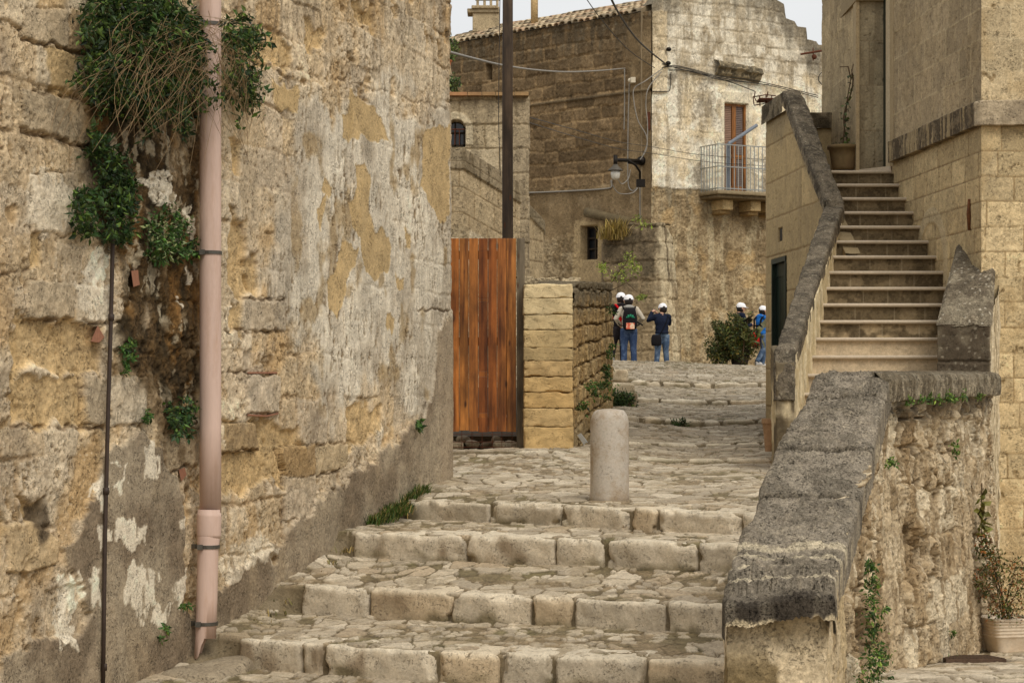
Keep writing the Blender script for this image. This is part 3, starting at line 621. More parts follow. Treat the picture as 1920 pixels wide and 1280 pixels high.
# ------------------------------------------------------------------ kerb stones of the steps
def edge_pt(zt, pts, px, back=0.0):
    if isinstance(zt, tuple): d = zt[0]; return Vector((PX(px, d), d, PZ(np.interp(px, [a for a, _ in pts], [b_ for _, b_ in pts]), d)))
    q = [(PX(p, zt/((HY-y)/F)), zt/((HY-y)/F)) for p, y in pts]; k = (px-960)/F
    for i in range(len(q)-1):
        (xa, da), (xb, db) = q[i], q[i+1]; den = (xb-xa)-k*(db-da); t = (k*da-xa)/den
        if t <= 1 or i == len(q)-2: break
    return Vector((xa+(xb-xa)*t, da+(db-da)*t+back, zt))
def kerb(name, zt, zb, pts, cuts, depth, seed, light=C3(204, 188, 160), amp=.012, rnd=.016, n=(26, 16, 14), gap=.012):
    out = []
    for i in range(len(cuts)-1):
        a = edge_pt(zt, pts, cuts[i]+1.0); c = edge_pt(zt, pts, cuts[i+1]-1.0); zt0 = zt; zt = (a.z+c.z)/2 if isinstance(zt0, tuple) else zt0; zb = zt-zt0[1] if isinstance(zt0, tuple) else zb; t = (c-a); L = t.length-gap; t.normalize(); nrm = Vector((-t.y, t.x, 0))
        r = random.Random(seed+i*7); hh = (zt-zb)+.12; tl = (r.random()-.5)*.02; dj = (r.random()-.5)*.03; zj = (r.random()-.5)*.014
        df = .85+.3*r.random(); mid = (a+c)/2+nrm*(depth*df/2-.03-abs(dj))+Vector((0, 0, -hh/2+.012+zj))
        yaw = (r.random()-.5)*.04; t2 = Matrix.Rotation(yaw, 3, 'Z') @ t; n2 = Vector((-t2.y, t2.x, 0)); t2 = (t2+Vector((0, 0, tl))).normalized()
        k = r.random(); base = light*(1-.12*k) if k < .8 else C3(190, 168, 134)
        nn = (max(8, int(L/.018)), n[1], n[2])
        rj = r.random(); Vv, Ff, Cc_ = rstone(tuple(mid), (tuple(t2), tuple(n2), (0, 0, 1)), (L, depth*df, hh), nn, rnd*(1+.9*rj), amp, seed+i, 6.5, base, chip=.022)
        # lichen at the foot of the riser, wear and top light painted into the nosing colour
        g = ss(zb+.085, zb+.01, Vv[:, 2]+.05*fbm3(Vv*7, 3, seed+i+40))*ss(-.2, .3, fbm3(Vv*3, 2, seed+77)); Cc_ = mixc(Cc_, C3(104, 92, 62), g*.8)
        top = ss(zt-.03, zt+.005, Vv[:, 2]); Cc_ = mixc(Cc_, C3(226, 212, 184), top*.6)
        out.append((Vv, Ff, Cc_)); zt = zt0
    return out
kst = mat('kerb limestone', None, 50, .16, .8, .005, .8, 0, .25, pits=.4, grain=.14)
sets = [('D', -1.55, -1.73, [(440, 1197), (800, 1222), (1350, 1242)], [448, 570, 612, 822, 940, 1040, 1215, 1400]), ('C', -1.32, -1.50, [(565, 1100), (1000, 1120), (1365, 1135)], [566, 697, 851, 1000, 1078, 1253, 1400]),
        ('B', -1.03, -1.215, [(665, 1000), (1040, 1012), (1400, 1025)], [664, 878, 1044, 1138, 1310, 1440]), ('A', -.85, -1.0, [(765, 938), (1060, 950), (1430, 965)], [765, 922, 1057, 1188, 1236, 1393, 1480])]
for i, (nm, zt, zb, pts, cuts) in enumerate(sets):
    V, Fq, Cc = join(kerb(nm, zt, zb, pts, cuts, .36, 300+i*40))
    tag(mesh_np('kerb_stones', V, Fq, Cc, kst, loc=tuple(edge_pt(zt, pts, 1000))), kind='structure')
for i, (d, hgt, pts, p0, p1, dep) in enumerate(LANE):
    r = random.Random(i+5); cuts = [p0]
    while cuts[-1] < p1: cuts.append(cuts[-1]+r.uniform(32, 95))
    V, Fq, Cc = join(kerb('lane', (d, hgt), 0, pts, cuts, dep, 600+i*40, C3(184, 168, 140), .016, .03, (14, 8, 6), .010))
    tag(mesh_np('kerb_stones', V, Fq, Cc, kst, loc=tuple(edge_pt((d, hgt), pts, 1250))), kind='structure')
# ------------------------------------------------------------------ foreground parapet (retaining wall) on the right
plain_m = mat('worn ashlar', None, 45, .14, .5, .003, .9, 0, .15, pits=.22, grain=.12)
# 1: the masonry, seen from the lower street
P0 = (1.357, 9.2); P1 = (2.168, 12.3); PC = (3.507, 15.5); PE = (4.485, 20.0)
def cop_z(d): return np.interp(d, [9.2, 9.45, 9.8, 10.3, 10.9, 11.6, 12.3, 15.5, 20], [-.86, -.80, -.70, -.56, -.37, -.12, .11, .15, .16])
_, _, _cu = resample([P0, P1, PC, PE], 10)
def par_d(u): return np.interp(u, _cu, [9.2, 12.3, 15.5, 20.0])
PZED = [-3, -2.5, -2.15, -1.82, -1.5, -1.22, -.93, -.66, -.38, -.14, .1, .4]
def rub_fn(U, Z):
    d = par_d(U); zt = cop_z(d)
    r1, r2, r3, e, hz = blocks(U, Z+.05*U, PZED, .22, .5, 61, .035, 2)
    n2 = fbm(U*6, Z*6, 5, 2, .6); n3 = fbm(U*24, Z*24, 4, 3, .7); n4 = fbm(U*70, Z*70, 2, 4); vs = fbm(U*30, Z*3.2, 5, 44, .65)
    er = ss(-.25, .45, fbm(U*1.2, Z*1.2, 3, 45)+.25*ss(.6, -.2, zt-Z-.9)); pit = ss(.2, .6, fbm(U*9, Z*6, 5, 46, .6))*er
    D = (r1-.5)*.05*er+(terr(n2, 2.5)*.026+n2*.007)*er+terr(fbm(U*13, Z*6, 4, 56, .6), 2.)*.016+n3*.008+n4*.003+vs*.012-ss(.022, .006, e+n3*.010)*.02*(.2+er)-pit*.05
    deep = ss(.45, .7, fbm(U*3.6, Z*3.0, 4, 47))*er; D -= deep*.06
    c = mixc(C3(192, 170, 134), C3(172, 148, 112), r2); c = mixc(c, C3(214, 198, 166), (r3 > .7)*.6)
    c = mixc(c, C3(224, 208, 176), ss(.0, .5, vs+.2*n2)*.5*ss(1.3, .2, zt-Z)+ss(.2, .6, vs)*.25)
    c = mixc(c, C3(140, 112, 74), ss(-.05, .6, fbm(U*3, Z*3, 5, 48))*er*.7); c = mixc(c, C3(112, 88, 56), ss(.0, .5, fbm(U*17, Z*5, 4, 57, .6))*.55); c = mixc(c, C3(84, 64, 40), np.clip(pit*.7+deep*.6, 0, 1)*.8)
    c = c*(1+.10*n3+.08*n4+.06*n2)[..., None]
    drk = ss(.34, .10, zt-Z+.16*vs)*ss(2.6, 3.4, U); c = mixc(c, C3(112, 102, 86)*(1+.15*vs)[..., None], drk*.75)      # darker grey streaked band under the coping
    lg = ss(.012, .0, np.abs(zt-Z-.27+fbm(U*3, Z, 3, 49)*.01))*ss(3.3, 3.6, U)*ss(6.3, 5.7, U)*(fbm(U*3.0, Z*0, 2, 50) > -.25); D -= lg*.10; c = mixc(c, C3(70, 52, 34), lg*.5)
    # rendered end pier
    pr = ss(1.05, .9, U+.12*n2); pc = mixc(C3(200, 178, 140), C3(140, 118, 82), ss(-.1, .5, fbm(U*5, Z*5, 4, 51)))*(1+.06*n3)[..., None]
    c = mixc(c, pc, pr*.8); D = D*(1-.75*pr)+.01*pr
    D -= .05*ss(.0, .2, zt-Z)*ss(.4, .9, U)
    D -= .09*ss(.26, .05, U)
    D += .07*ss(.3, 1.9, zt-Z)*ss(1.0, 1.6, U)
    return D, np.clip(c, .03, .93)
rw = thing('retaining_wall', 'rough stone retaining wall with a dark lichen-covered sloping coping beside the steps', 'retaining wall', (1.9, 11, -1.6))
V, Fq, Cc = wall_np([P0, P1, PC, PE], -2.6, lambda u: cop_z(par_d(u))-.02, 640, 420, rub_fn, 15, .3)
mesh_np('wall', V, Fq, Cc, stone_m, rw)
# 2: front pier face (end of the parapet)
def pier_fn(U, Z):
    n2 = fbm(U*6, Z*6, 5, 12, .6); n3 = fbm(U*24, Z*24, 4, 13, .7); n4 = fbm(U*70, Z*70, 2, 14)
    c = mixc(C3(206, 184, 146), C3(184, 160, 118), ss(-.3, .4, fbm(U*3, Z*3, 4, 15))); c = mixc(c, C3(222, 206, 176), ss(.22, .02, U)*.7)
    k = ss(.05, .3, fbm(U*5.5, Z*4, 4, 16)-.9*np.abs(U-.36)+.25)*ss(-1.5, -1.3, Z)*ss(-1.05, -1.2, Z); c = mixc(c, C3(118, 98, 62), k*.8)
    lo = ss(-1.42, -1.55, Z+.08*n2); c = mixc(c, C3(96, 78, 46), lo*.75); c = c*(1+.07*n3+.06*n4)[..., None]
    D = n2*.012+n3*.005+n4*.0015-.03*ss(-1.46, -1.52, Z+.02*n2)
    return D, np.clip(c, .03, .9)
V, Fq, Cc = wall_np([(.96, 9.6), (.925, 9.2), (1.325, 9.2), (1.352, 9.212), (1.368, 9.245), (1.46, 9.58), (1.55, 9.92)], -2.3, -.92, 240, 150, pier_fn, 7, .1)
mesh_np('end_pier', V, Fq, Cc, stone_m, rw)
b = MB(); b.prism([(.97, 9.3), (1.20, 9.3), (1.98, 12.5), (3.28, 15.6), (4.2, 20.2), (3.9, 20.2), (3.0, 15.8), (1.72, 12.6)], -2.4, [-1.0, -1.0, -.1, 0, 0, 0, 0, -.12]); b.build('core', mat('weathered stone plain'), rw); b = MB(); b.prism([(1.98, 12.6), (2.10, 12.5), (2.16, 12.8), (2.02, 12.9)], -.3, .085, C3(100, 88, 70)); b.build('core', mat('weathered stone plain'), rw)
# 3: the sloping coping, long worn slabs
NL, NW = 520, 120
s = np.linspace(0, 1, NL); sd_ = 9.13+s*(13.1-9.13)
def cx_r(d): return np.interp(d, [9.2, 12.3, 13.1], [P0[0]+.02, P1[0]+.02, 2.45])
def cx_l(d): return np.interp(d, [9.2, 10, 11, 12.3, 13.1], [PX(1354, 9.2), PX(1390, 10), PX(1447, 11), PX(1527, 12.3), PX(1562, 13.1)])
wv = np.linspace(0, 1, NW)
ct = np.concatenate([np.linspace(0, 0, 0)])
prof_s = np.interp(wv, [0, .12, .88, 1], [0, 0, 1, 1]); prof_z = np.interp(wv, [0, .12, .88, 1], [-.15, 0, 0, -.15])
rr = np.clip(np.minimum(wv-.12, .88-wv)/.10, -1, 1); prof_z = prof_z-.030*(1-np.sqrt(np.clip(1-(1-np.clip(rr, 0, 1))**2, 0, 1)))
Dg = np.repeat(sd_[:, None], NW, 1); XL_ = cx_l(Dg); XR_ = cx_r(Dg); X = XL_+(XR_-XL_)*prof_s[None]
zc = cop_z(Dg); Z = zc+prof_z[None]
joint = [9.28+.23, 9.72, 9.93, 10.85+.0, 11.45, 12.05]
Uc = Dg*1.04; Vc = X
n1 = fbm(Uc*2.5, Vc*2.5, 3, 31); n2 = fbm(Uc*9, Vc*9, 5, 32, .65); n3 = fbm(Uc*40, Vc*40, 4, 33, .7); n5 = fbm(Uc*5, Vc*16, 4, 35)
disp = n1*.026+terr(n2, 2.5)*.014+n2*.006+n3*.008+fbm(Uc*90, Vc*90, 2, 36)*.004
# ridges of thin beds near the low end, joints between slabs further up
bed = np.zeros_like(Dg); paleb = np.zeros_like(Dg)
for d0 in (9.27, 9.42, 9.57, 9.74):
    t = Dg+n2*.02-d0; bed += ss(-.01, .01, t)*.0; disp -= ss(.016, .0, np.abs(t))*.012; paleb = np.maximum(paleb, ss(.035, .055, np.abs(t-.09))*0+ss(.02, .05, t)*ss(.135, .10, t))
step_ = np.floor(np.interp(Dg+n2*.015, [9.13, 9.27, 9.271, 9.42, 9.421, 9.57, 9.571, 9.74, 9.741, 20], [0, 0, 1, 1, 2, 2, 3, 3, 4, 4])+.001)
zc2 = np.interp(step_, [0, 1, 2, 3, 4], [-.86, -.81, -.765, -.725, 0]); Z = np.where(step_ < 4, zc2+prof_z[None], Z)
for d0, k in ((10.5, 1), (11.15, .7), (11.95, 1)):
    t = Dg+n1*.06+n2*.02-d0; disp -= ss(.024, 0, np.abs(t))*.05*k
    disp += ss(.0, .25, t)*ss(.6, .25, t)*.012
Z = Z+disp
wav = .012*n1+.010*n2
X = X+wav*np.where(wv > .5, 1, -1)[None]*(np.abs(wv-.5)*2)[None]**3
cc = mixc(C3(146, 134, 115), C3(116, 106, 90), ss(-.4, .4, n2)); cc = mixc(cc, C3(156, 142, 118), ss(.1, .6, n3+.4*n1)*.6)
cc = mixc(cc, C3(146, 132, 112), ss(.2, .7, n5)*.35); l1, l2, lid = worley(Uc*26, Vc*26, 37)
for d0 in (10.5, 11.15, 11.95): cc = mixc(cc, C3(62, 54, 42), ss(.03, .004, np.abs(Dg+n1*.06+n2*.02-d0))*.7)
cc = mixc(cc, C3(162, 150, 128), (ss(.3, .15, l1)*(lid > .9))*.4)
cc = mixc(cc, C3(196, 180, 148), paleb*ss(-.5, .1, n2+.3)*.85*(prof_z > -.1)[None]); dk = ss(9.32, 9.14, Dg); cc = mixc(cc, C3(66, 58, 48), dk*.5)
sd2 = ss(-.02, -.12, np.broadcast_to(prof_z[None], Dg.shape))*(wv > .5)[None]; cc = mixc(cc, C3(178, 160, 128), sd2*ss(-.1, .4, n5)*.6)
V = np.stack([X, Dg, Z], -1)
# front face of the first slab
frr = []; frc = []
for k in np.linspace(0, 1, 34)[1:]:
    r = V[0].copy(); r[:, 2] -= .105*k*(1+.0*r[:, 2]); r[:, 1] -= .03*math.sin(min(k*6, 1.57)); nn_ = fbm(r[:, 0]*12, r[:, 2]*12+k, 4, 38); r[:, 1] += nn_*.014
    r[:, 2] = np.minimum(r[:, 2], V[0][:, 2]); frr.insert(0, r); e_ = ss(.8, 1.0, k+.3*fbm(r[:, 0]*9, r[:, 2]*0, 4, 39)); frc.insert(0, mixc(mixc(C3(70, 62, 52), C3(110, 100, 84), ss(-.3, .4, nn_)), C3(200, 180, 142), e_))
V = np.concatenate([np.array(frr), V]); cc = np.concatenate([np.array(frc), cc])
lich = mat('lichen stone', None, 60, .35, 1.0, .009, .95, 0, .1, pits=.6, pscale=1.3, grain=.45)
mesh_np('coping', V, gridF(V.shape[0], NW), np.clip(cc, .03, .9), lich, rw)
# 4: coping of the return
NU = 420; u, xy, cu = resample([(P1[0]-.06, P1[1]-.14), PC, PE], NU); pf = [(-.155, .012), (-.15, .04), (-.12, .045), (-.08, .045), (-.03, .045), (0, .03), (.012, 0), (.018, -.08), (.02, -.2), (.02, -.34)]
pf = np.array([(np.interp(k, np.linspace(0, 1, 10), [p[0] for p in pf]), np.interp(k, np.linspace(0, 1, 10), [p[1] for p in pf])) for k in np.linspace(0, 1, 60)])
t = np.gradient(xy, axis=0); t /= np.linalg.norm(t, axis=1)[:, None]; nrm = np.stack([t[:, 1], -t[:, 0]], -1)
UU = np.repeat(u[None], 60, 0); Pz = np.repeat(pf[:, 0][:, None], NU, 1); Py = np.repeat(pf[:, 1][:, None], NU, 1); dd = np.interp(UU, cu, [12.3, 15.5, 20.])
n2 = fbm(UU*8, Pz*8+Py*8, 5, 52, .6); n3 = fbm(UU*40, Pz*40, 3, 53); vs = fbm(UU*36, Pz*3, 4, 54); out = Py*np.where(Py < 0, np.clip(.12+UU*.9, 0, 1), 1)+n2*.012+n3*.003+vs*.004
Vz = cop_z(dd)+Pz+n2*.008; V = np.stack([xy[None, :, 0]+nrm[None, :, 0]*out, xy[None, :, 1]+nrm[None, :, 1]*out, Vz], -1)
cc = mixc(C3(134, 122, 100), C3(106, 94, 74), ss(-.4, .4, n2)); cc = mixc(cc, C3(182, 166, 136), ss(0, .5, vs)*.65*ss(.02, -.1, Pz)); cc = cc*(1+.12*n3)[..., None]
V[:, 0] = V[:, 1].mean(0); top = V[-1:].copy(); top[..., 2] -= .25; V = np.concatenate([V, top]); cc = np.concatenate([cc, cc[-1:]])
mesh_np('return_coping', V, gridF(61, NU), cc, lich, rw)

# ------------------------------------------------------------------ the staircase up to the house door
D0, ZS, RISE, TRD = 20.65, .382, .18, .297
st = thing('staircase', 'stone stairway of pale rounded treads climbing to the house door between lichen-covered cheek walls', 'staircase', (3.4, 19.2, -.6))
tread_m = mat('tread limestone', (186, 170, 146), 40, .12, .2, .002, .6, 0, .3)
def inner_x(d): return float(np.interp(d, [19.17, 23.0, 23.4, 24.2, 25.4], [2.57, 3.57, 3.62, 3.60, 3.45]))
for i in range(-5, 13):
    d = D0+i*TRD; z = ZS+i*RISE; xa = inner_x(d)-.12; xb = min(4.04+.327*(max(d, 20.05)-20), 6.243-.08*d+.08)
    tb = MB(); pr = []
    for a in np.linspace(-math.pi/2, math.pi/2, 7): pr.append((d-.030-.018*math.cos(a), z-.018+.018*math.sin(a)))
    n = len(pr); back = TRD+.02 if i < 12 else .5
    pts = pr+[(d+back, z), (d+back, z-.036)]
    k = len(pts); Vv = [(x, y, zz) for x in (xa, xb) for y, zz in pts]
    tb.add(Vv, [tuple(range(k-1, -1, -1)), tuple(range(k, 2*k))]+[(q, (q+1) % k, k+(q+1) % k, k+q) for q in range(k)])
    # a little sag and waviness comes from many short spans
    o = tb.build('tread', tread_m, st)
    # riser
    nx, nz = 150, 22; xs = np.linspace(xa, xb, nx)[None]; zs = np.linspace(z-RISE, z-.034, nz)[:, None]; X = xs+0*zs; Zr = zs+0*xs
    j = np.zeros_like(X); r = random.Random(i+50); xj = xa+.12+r.uniform(.15, .35)
    while xj < xb: j = np.maximum(j, ss(.008, .003, np.abs(X-xj))); xj += r.uniform(.22, .42)
    n2 = fbm(X*7, Zr*9+i*3, 4, 70+i); n3 = fbm(X*30, Zr*30+i*3, 3, 71+i)
    cl = .0 if i > 2 else 1.0; 
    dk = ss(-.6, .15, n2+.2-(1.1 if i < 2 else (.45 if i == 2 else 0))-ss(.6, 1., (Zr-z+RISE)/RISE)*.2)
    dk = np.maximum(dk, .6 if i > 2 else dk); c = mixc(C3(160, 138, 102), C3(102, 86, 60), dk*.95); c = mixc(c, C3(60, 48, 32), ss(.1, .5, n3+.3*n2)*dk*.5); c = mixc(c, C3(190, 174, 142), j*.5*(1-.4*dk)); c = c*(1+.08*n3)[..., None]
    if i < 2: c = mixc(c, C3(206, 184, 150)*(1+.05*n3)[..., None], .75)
    mesh_np('riser', np.stack([X, d+.002*n3-.004*n2-.0*X, Zr], -1), gridF(nz, nx), np.clip(c, .03, .9), plain_m, st)
b = MB(); b.prism([(inner_x(19.3), 19.35), (4.4, 19.35), (4.7, 20.2), (4.4, 24.2), (3.4, 24.2)], -1.2, [-1.0, -1.0, -.6, 2.45, 2.45]); 
b = MB(); b.add([(2.62, 19.3, -1.2), (4.0, 19.3, -1.2), (4.2, 24.2, -1.2), (3.75, 24.2, -1.2), (2.62, 19.3, -.95), (4.0, 19.3, -.95), (4.2, 24.2, 2.05), (3.75, 24.2, 2.05)], [(3, 2, 1, 0), (4, 5, 6, 7), (0, 1, 5, 4), (1, 2, 6, 5), (2, 3, 7, 6), (3, 0, 4, 7)])
b.box(3.65, 4.2, 24.3, 27.0, -1.2, 2.50); b.build('stair_core', mat('weathered stone plain'), st)
# left cheek wall: lower flight (solid), its coping, and the upper leg
def strip(path, zt, width, zb, nu, name, parent, capc='lichen', overhang=.02, caph=.12, seed=0, body=True):
    """wall along a plan path (left to right) with rendered body and rounded lichen coping"""
    pass
def coping_strip(name, parent, pts3, w, h, seed, nu=260, dark=C3(120, 108, 90)):
    """pts3: centreline top points; a rounded worn coping following them"""
    pts = np.array(pts3, float); seg = np.linalg.norm(pts[1:]-pts[:-1], axis=1); cu = np.concatenate([[0], np.cumsum(seg)]); u = np.linspace(0, cu[-1], nu)
    C = np.stack([np.interp(u, cu, pts[:, k]) for k in range(3)], -1); t = np.gradient(C, axis=0); t /= np.linalg.norm(t, axis=1)[:, None]
    sd = np.stack([t[:, 1], -t[:, 0], 0*u], -1); sd /= np.linalg.norm(sd, axis=1)[:, None]; up = np.cross(sd, t)
    ww = np.array([np.interp(x, cu, w if hasattr(w, '__len__') else [w]*len(cu)) for x in u])
    pr = [(-.5, -1), (-.5, -.5), (-.5, -.15), (-.44, -.02), (-.3, 0), (0, .03), (.3, 0), (.44, -.02), (.5, -.15), (.5, -.5), (.5, -1)]
    k = np.linspace(0, 10, 56); pa = np.interp(k, range(11), [p[0] for p in pr]); pb = np.interp(k, range(11), [p[1] for p in pr])
    A = pa[:, None]*ww[None]; B = np.repeat(pb[:, None]*h, nu, 1); UU = np.repeat(u[None], 56, 0); q = A+B
    n2 = fbm(UU*7, q*7, 5, seed, .6); n3 = fbm(UU*36, q*36, 3, seed+1, .7); gr = ss(.0, .6, np.abs(pa)*2)[:, None]
    V = C[None]+sd[None]*(A+(n2*.008+n3*.002)*np.sign(A))[..., None]+up[None]*(B+n2*.010+n3*.003)[..., None]
    ends = [V.mean(0)]
    l1, l2, lid = worley(UU*24, q*24, seed+3); c = mixc(dark, dark*.74, ss(-.4, .4, n2)); c = mixc(c, C3(140, 128, 104), ss(.05, .6, n3)*.5); c = mixc(c, C3(184, 174, 150), ss(.3, .15, l1)*(lid > .86)*.6)
    c = mixc(c, C3(184, 162, 122), (ss(-.35, -1, pb)[:, None]*ss(-.3, .5, fbm(UU*20, q*4, 4, seed+4)))*.8)
    # closed ends
    V = np.concatenate([V, V[:1]]); c = np.concatenate([c, c[:1]])
    e0 = np.repeat(V[:, :1].mean(0, keepdims=True), V.shape[0], 0); e1 = np.repeat(V[:, -1:].mean(0, keepdims=True), V.shape[0], 0)
    V = np.concatenate([e0, V, e1], 1); c = np.concatenate([c[:, :1], c, c[:, -1:]], 1)
    return mesh_np(name, V, gridF(V.shape[0], V.shape[1])[:, ::-1], np.clip(c, .03, .9), lich, parent)
def zpt(px, py, d): return np.array(P(px, py, d))
# body of the lower cheek: from its end face (d 19.25) up to d 23.3
def ck_top(d): return np.interp(d, [19.25, 19.4, 23.2], [.34, .42, 1.93])
def ck_fn(U, Z):
    n2 = fbm(U*6, Z*6, 5, 82, .6); n3 = fbm(U*26, Z*26, 4, 83, .7); vs = fbm(U*24, Z*3.5, 4, 84)
    c = mixc(C3(204, 182, 136), C3(214, 196, 156), ss(-.2, .4, n2)); fr_ = ss(.56, .50, U)
    c = mixc(c, C3(150, 134, 104), ss(.0, .6, vs)*.5); blk = ss(-.1, .3, fbm(U*3+1, Z*2.0, 4, 85))*fr_; c = mixc(c, C3(78, 66, 48), blk*.85); c = mixc(c, C3(96, 84, 64), fr_*ss(.0, .3, Z+.1*n2)*.85)
    lo = ss(-.35, -.55, Z+.08*n2); c = mixc(c, C3(120, 104, 76), lo*.6); c = c*(1+.06*n3+.05*n2)[..., None]
    return n2*.008+n3*.004, np.clip(c, .03, .9)
cpath = [(PX(1455, 19.25), 19.6), (PX(1455, 19.25), 19.25), (PX(1489, 19.25), 19.25), (3.585, 23.2), (3.62, 23.5)]
_, _, cu_ = resample(cpath, 9)
V, Fq, Cc = wall_np(cpath, -1.0, lambda u: ck_top(np.interp(u, cu_, [19.6, 19.25, 19.25, 23.2, 23.5]))-.05, 360, 200, ck_fn, 5, .12)
mesh_np('cheek_wall', V, Fq, Cc, plain_m, st)
b = MB(); b.prism([(2.41, 19.3), (2.52, 19.3), (3.54, 23.2), (3.30, 23.2)], -1.0, [.28, .28, 1.8, 1.8]); b.build('cheek_core', mat('weathered stone plain'), st)
coping_strip('cheek_coping', st, [(2.455, 19.23, -.05), (2.458, 19.25, .28), (2.475, 19.35, .42), (2.52, 19.5, .47), (2.99, 21.35, 1.24), (3.47, 23.15, 2.0), (3.52, 23.3, 2.06)], [.19, .19, .19, .19, .2, .21, .22], .16, 90, 300)
coping_strip('cheek_coping', st, [tuple(zpt(1567, 398, 23.25)), tuple(zpt(1566, 375, 23.3)), tuple(zpt(1543, 320, 23.8)), tuple(zpt(1513, 240, 24.6)), tuple(zpt(1492, 182, 25.3)), tuple(zpt(1484, 170, 25.45)), tuple(zpt(1480, 172, 25.7))], [.2, .2, .21, .22, .22, .22, .2], .16, 95, 260)
# right cheek block
ckp = [(4.52, 21.62), (PX(1757, 20), 20), (PX(1857, 20), 20), (PX(1877, 20.8), 20.85)]
def rc_z(x, d): return .66+.52*(d-20)
_, _, cu2 = resample(ckp, 9)
def rc_fn(U, Z):
    n2 = fbm(U*6, Z*6, 5, 92, .6); n3 = fbm(U*26, Z*26, 4, 93, .7); vs = fbm(U*34, Z*3, 4, 94)
    c = mixc(C3(112, 100, 80), C3(84, 72, 56), ss(-.4, .4, n2)); l1, l2, lid = worley(U*22, Z*22, 96); c = mixc(c, C3(176, 166, 142), ss(.3, .15, l1)*(lid > .8)*.6)
    rt = ss(cu2[2]-.02, cu2[2]+.02, U); c2 = mixc(C3(202, 182, 144), C3(224, 206, 170), ss(-.2, .4, vs)); c2 = mixc(c2, C3(130, 112, 82), ss(.2, .6, -vs)*.7); c = mixc(c, c2, np.maximum(rt, ss(.1, -.1, Z+.1*n2)))
    g = ss(.02, .0, np.abs(Z-.32+.02*n2))*(1-rt); return n2*.012+n3*.004+vs*.004*rt-g*.02, np.clip(c*(1+.06*n3)[..., None], .03, .9)
V, Fq, Cc = wall_np(ckp, -2.8, lambda u: rc_z(0, np.interp(u, cu2, [21.62, 20, 20, 20.85])), 260, 300, rc_fn, 3, 0)
mesh_np('cheek_wall', V, Fq, Cc, stone_m, st)
nx = 90; nd = 150; q_ = np.linspace(0, 1, nx)[None]; tt = np.linspace(0, 1, nd)[:, None]
Lx = PX(1757, 20)-.012+(4.52-PX(1757, 20))*tt; Ly = 19.985+(21.63-19.985)*tt; Rx = PX(1857, 20)+.015+(4.72-PX(1857, 20))*tt; Ry = 19.985+(20.88-19.985)*tt; X = Lx+(Rx-Lx)*q_; Y = Ly+(Ry-Ly)*q_
n2 = fbm(X*6, Y*6, 5, 97, .6); n3 = fbm(X*30, Y*30, 4, 98, .7); l1, l2, lid = worley(X*20, Y*20, 99)
ed = ss(0, .1, tt)*ss(0, .08, q_)*ss(1, .92, q_); Zt = rc_z(0, Y)+.035*ed+n2*.018+n3*.007+.14*tt*q_-.05*ss(.6, 1, tt)*np.exp(-((q_-.45)/.12)**2)
c = mixc(C3(132, 120, 98), C3(104, 92, 74), ss(-.4, .4, n2)); c = mixc(c, C3(166, 152, 124), ss(.1, .6, n3)*.5); c = mixc(c, C3(196, 186, 164), ss(.32, .15, l1)*(lid > .75)*.7)
mesh_np('cheek_coping', np.stack([X, Y, Zt], -1), gridF(nd, nx), np.clip(c, .03, .9), lich, st)
b = MB(); b.prism([(4.06, 20.08), (4.40, 20.08), (4.5, 20.8), (4.5, 21.3)], -2.8, [.55, .55, .9, 1.15]); b.build('cheek_core', mat('weathered stone plain'), st)

# ------------------------------------------------------------------ right house: front face, side face, string course, door
rh = thing('stone_house', 'tall tawny ashlar house at the stair head, with a projecting string course', 'house', (4.576, 20.8, -2.4))
def ashlar(U, Z, zed, wmin, wmax, seed, base, alt, jcol, jd=.004, wob=.004, jw=.006, stain=None, nv=1.0):
    r1, r2, r3, e, hz = blocks(U, Z, zed, wmin, wmax, seed, wob, 2)
    n1 = fbm(U*.9, Z*.9, 4, seed+4); n2 = fbm(U*6, Z*6, 5, seed+5, .6); n3 = fbm(U*24, Z*24, 4, seed+6, .7); n4 = fbm(U*60, Z*60, 2, seed+7)
    c = mixc(base, alt, r2); c = c*(1+(r1-.5)*.14+.05*n1*nv+.05*n2*nv+.05*n3*nv+.04*n4*nv)[..., None]
    jm = ss(jw*1.7, jw*.5, e); c = mixc(c, jcol, jm*.75*ss(-.8, .0, n2+.2)); pit = ss(.5, .8, fbm(U*22, Z*22, 4, seed+8, .65)); c = mixc(c, c*.8, pit*.6)
    D = (r3-.5)*.006-jm*jd+n2*.003*nv+n3*.002*nv-pit*.008
    return D, c, jm, n1, n2, n3, r3
COURSE = .2455
SZ = PZ(190, 20.8); SZb = PZ(236, 20.8)
zedR = [SZb-COURSE*k for k in range(24, -1, -1)]
zedU = [SZ+.0+COURSE*2*k*.62 for k in range(0, 16)]
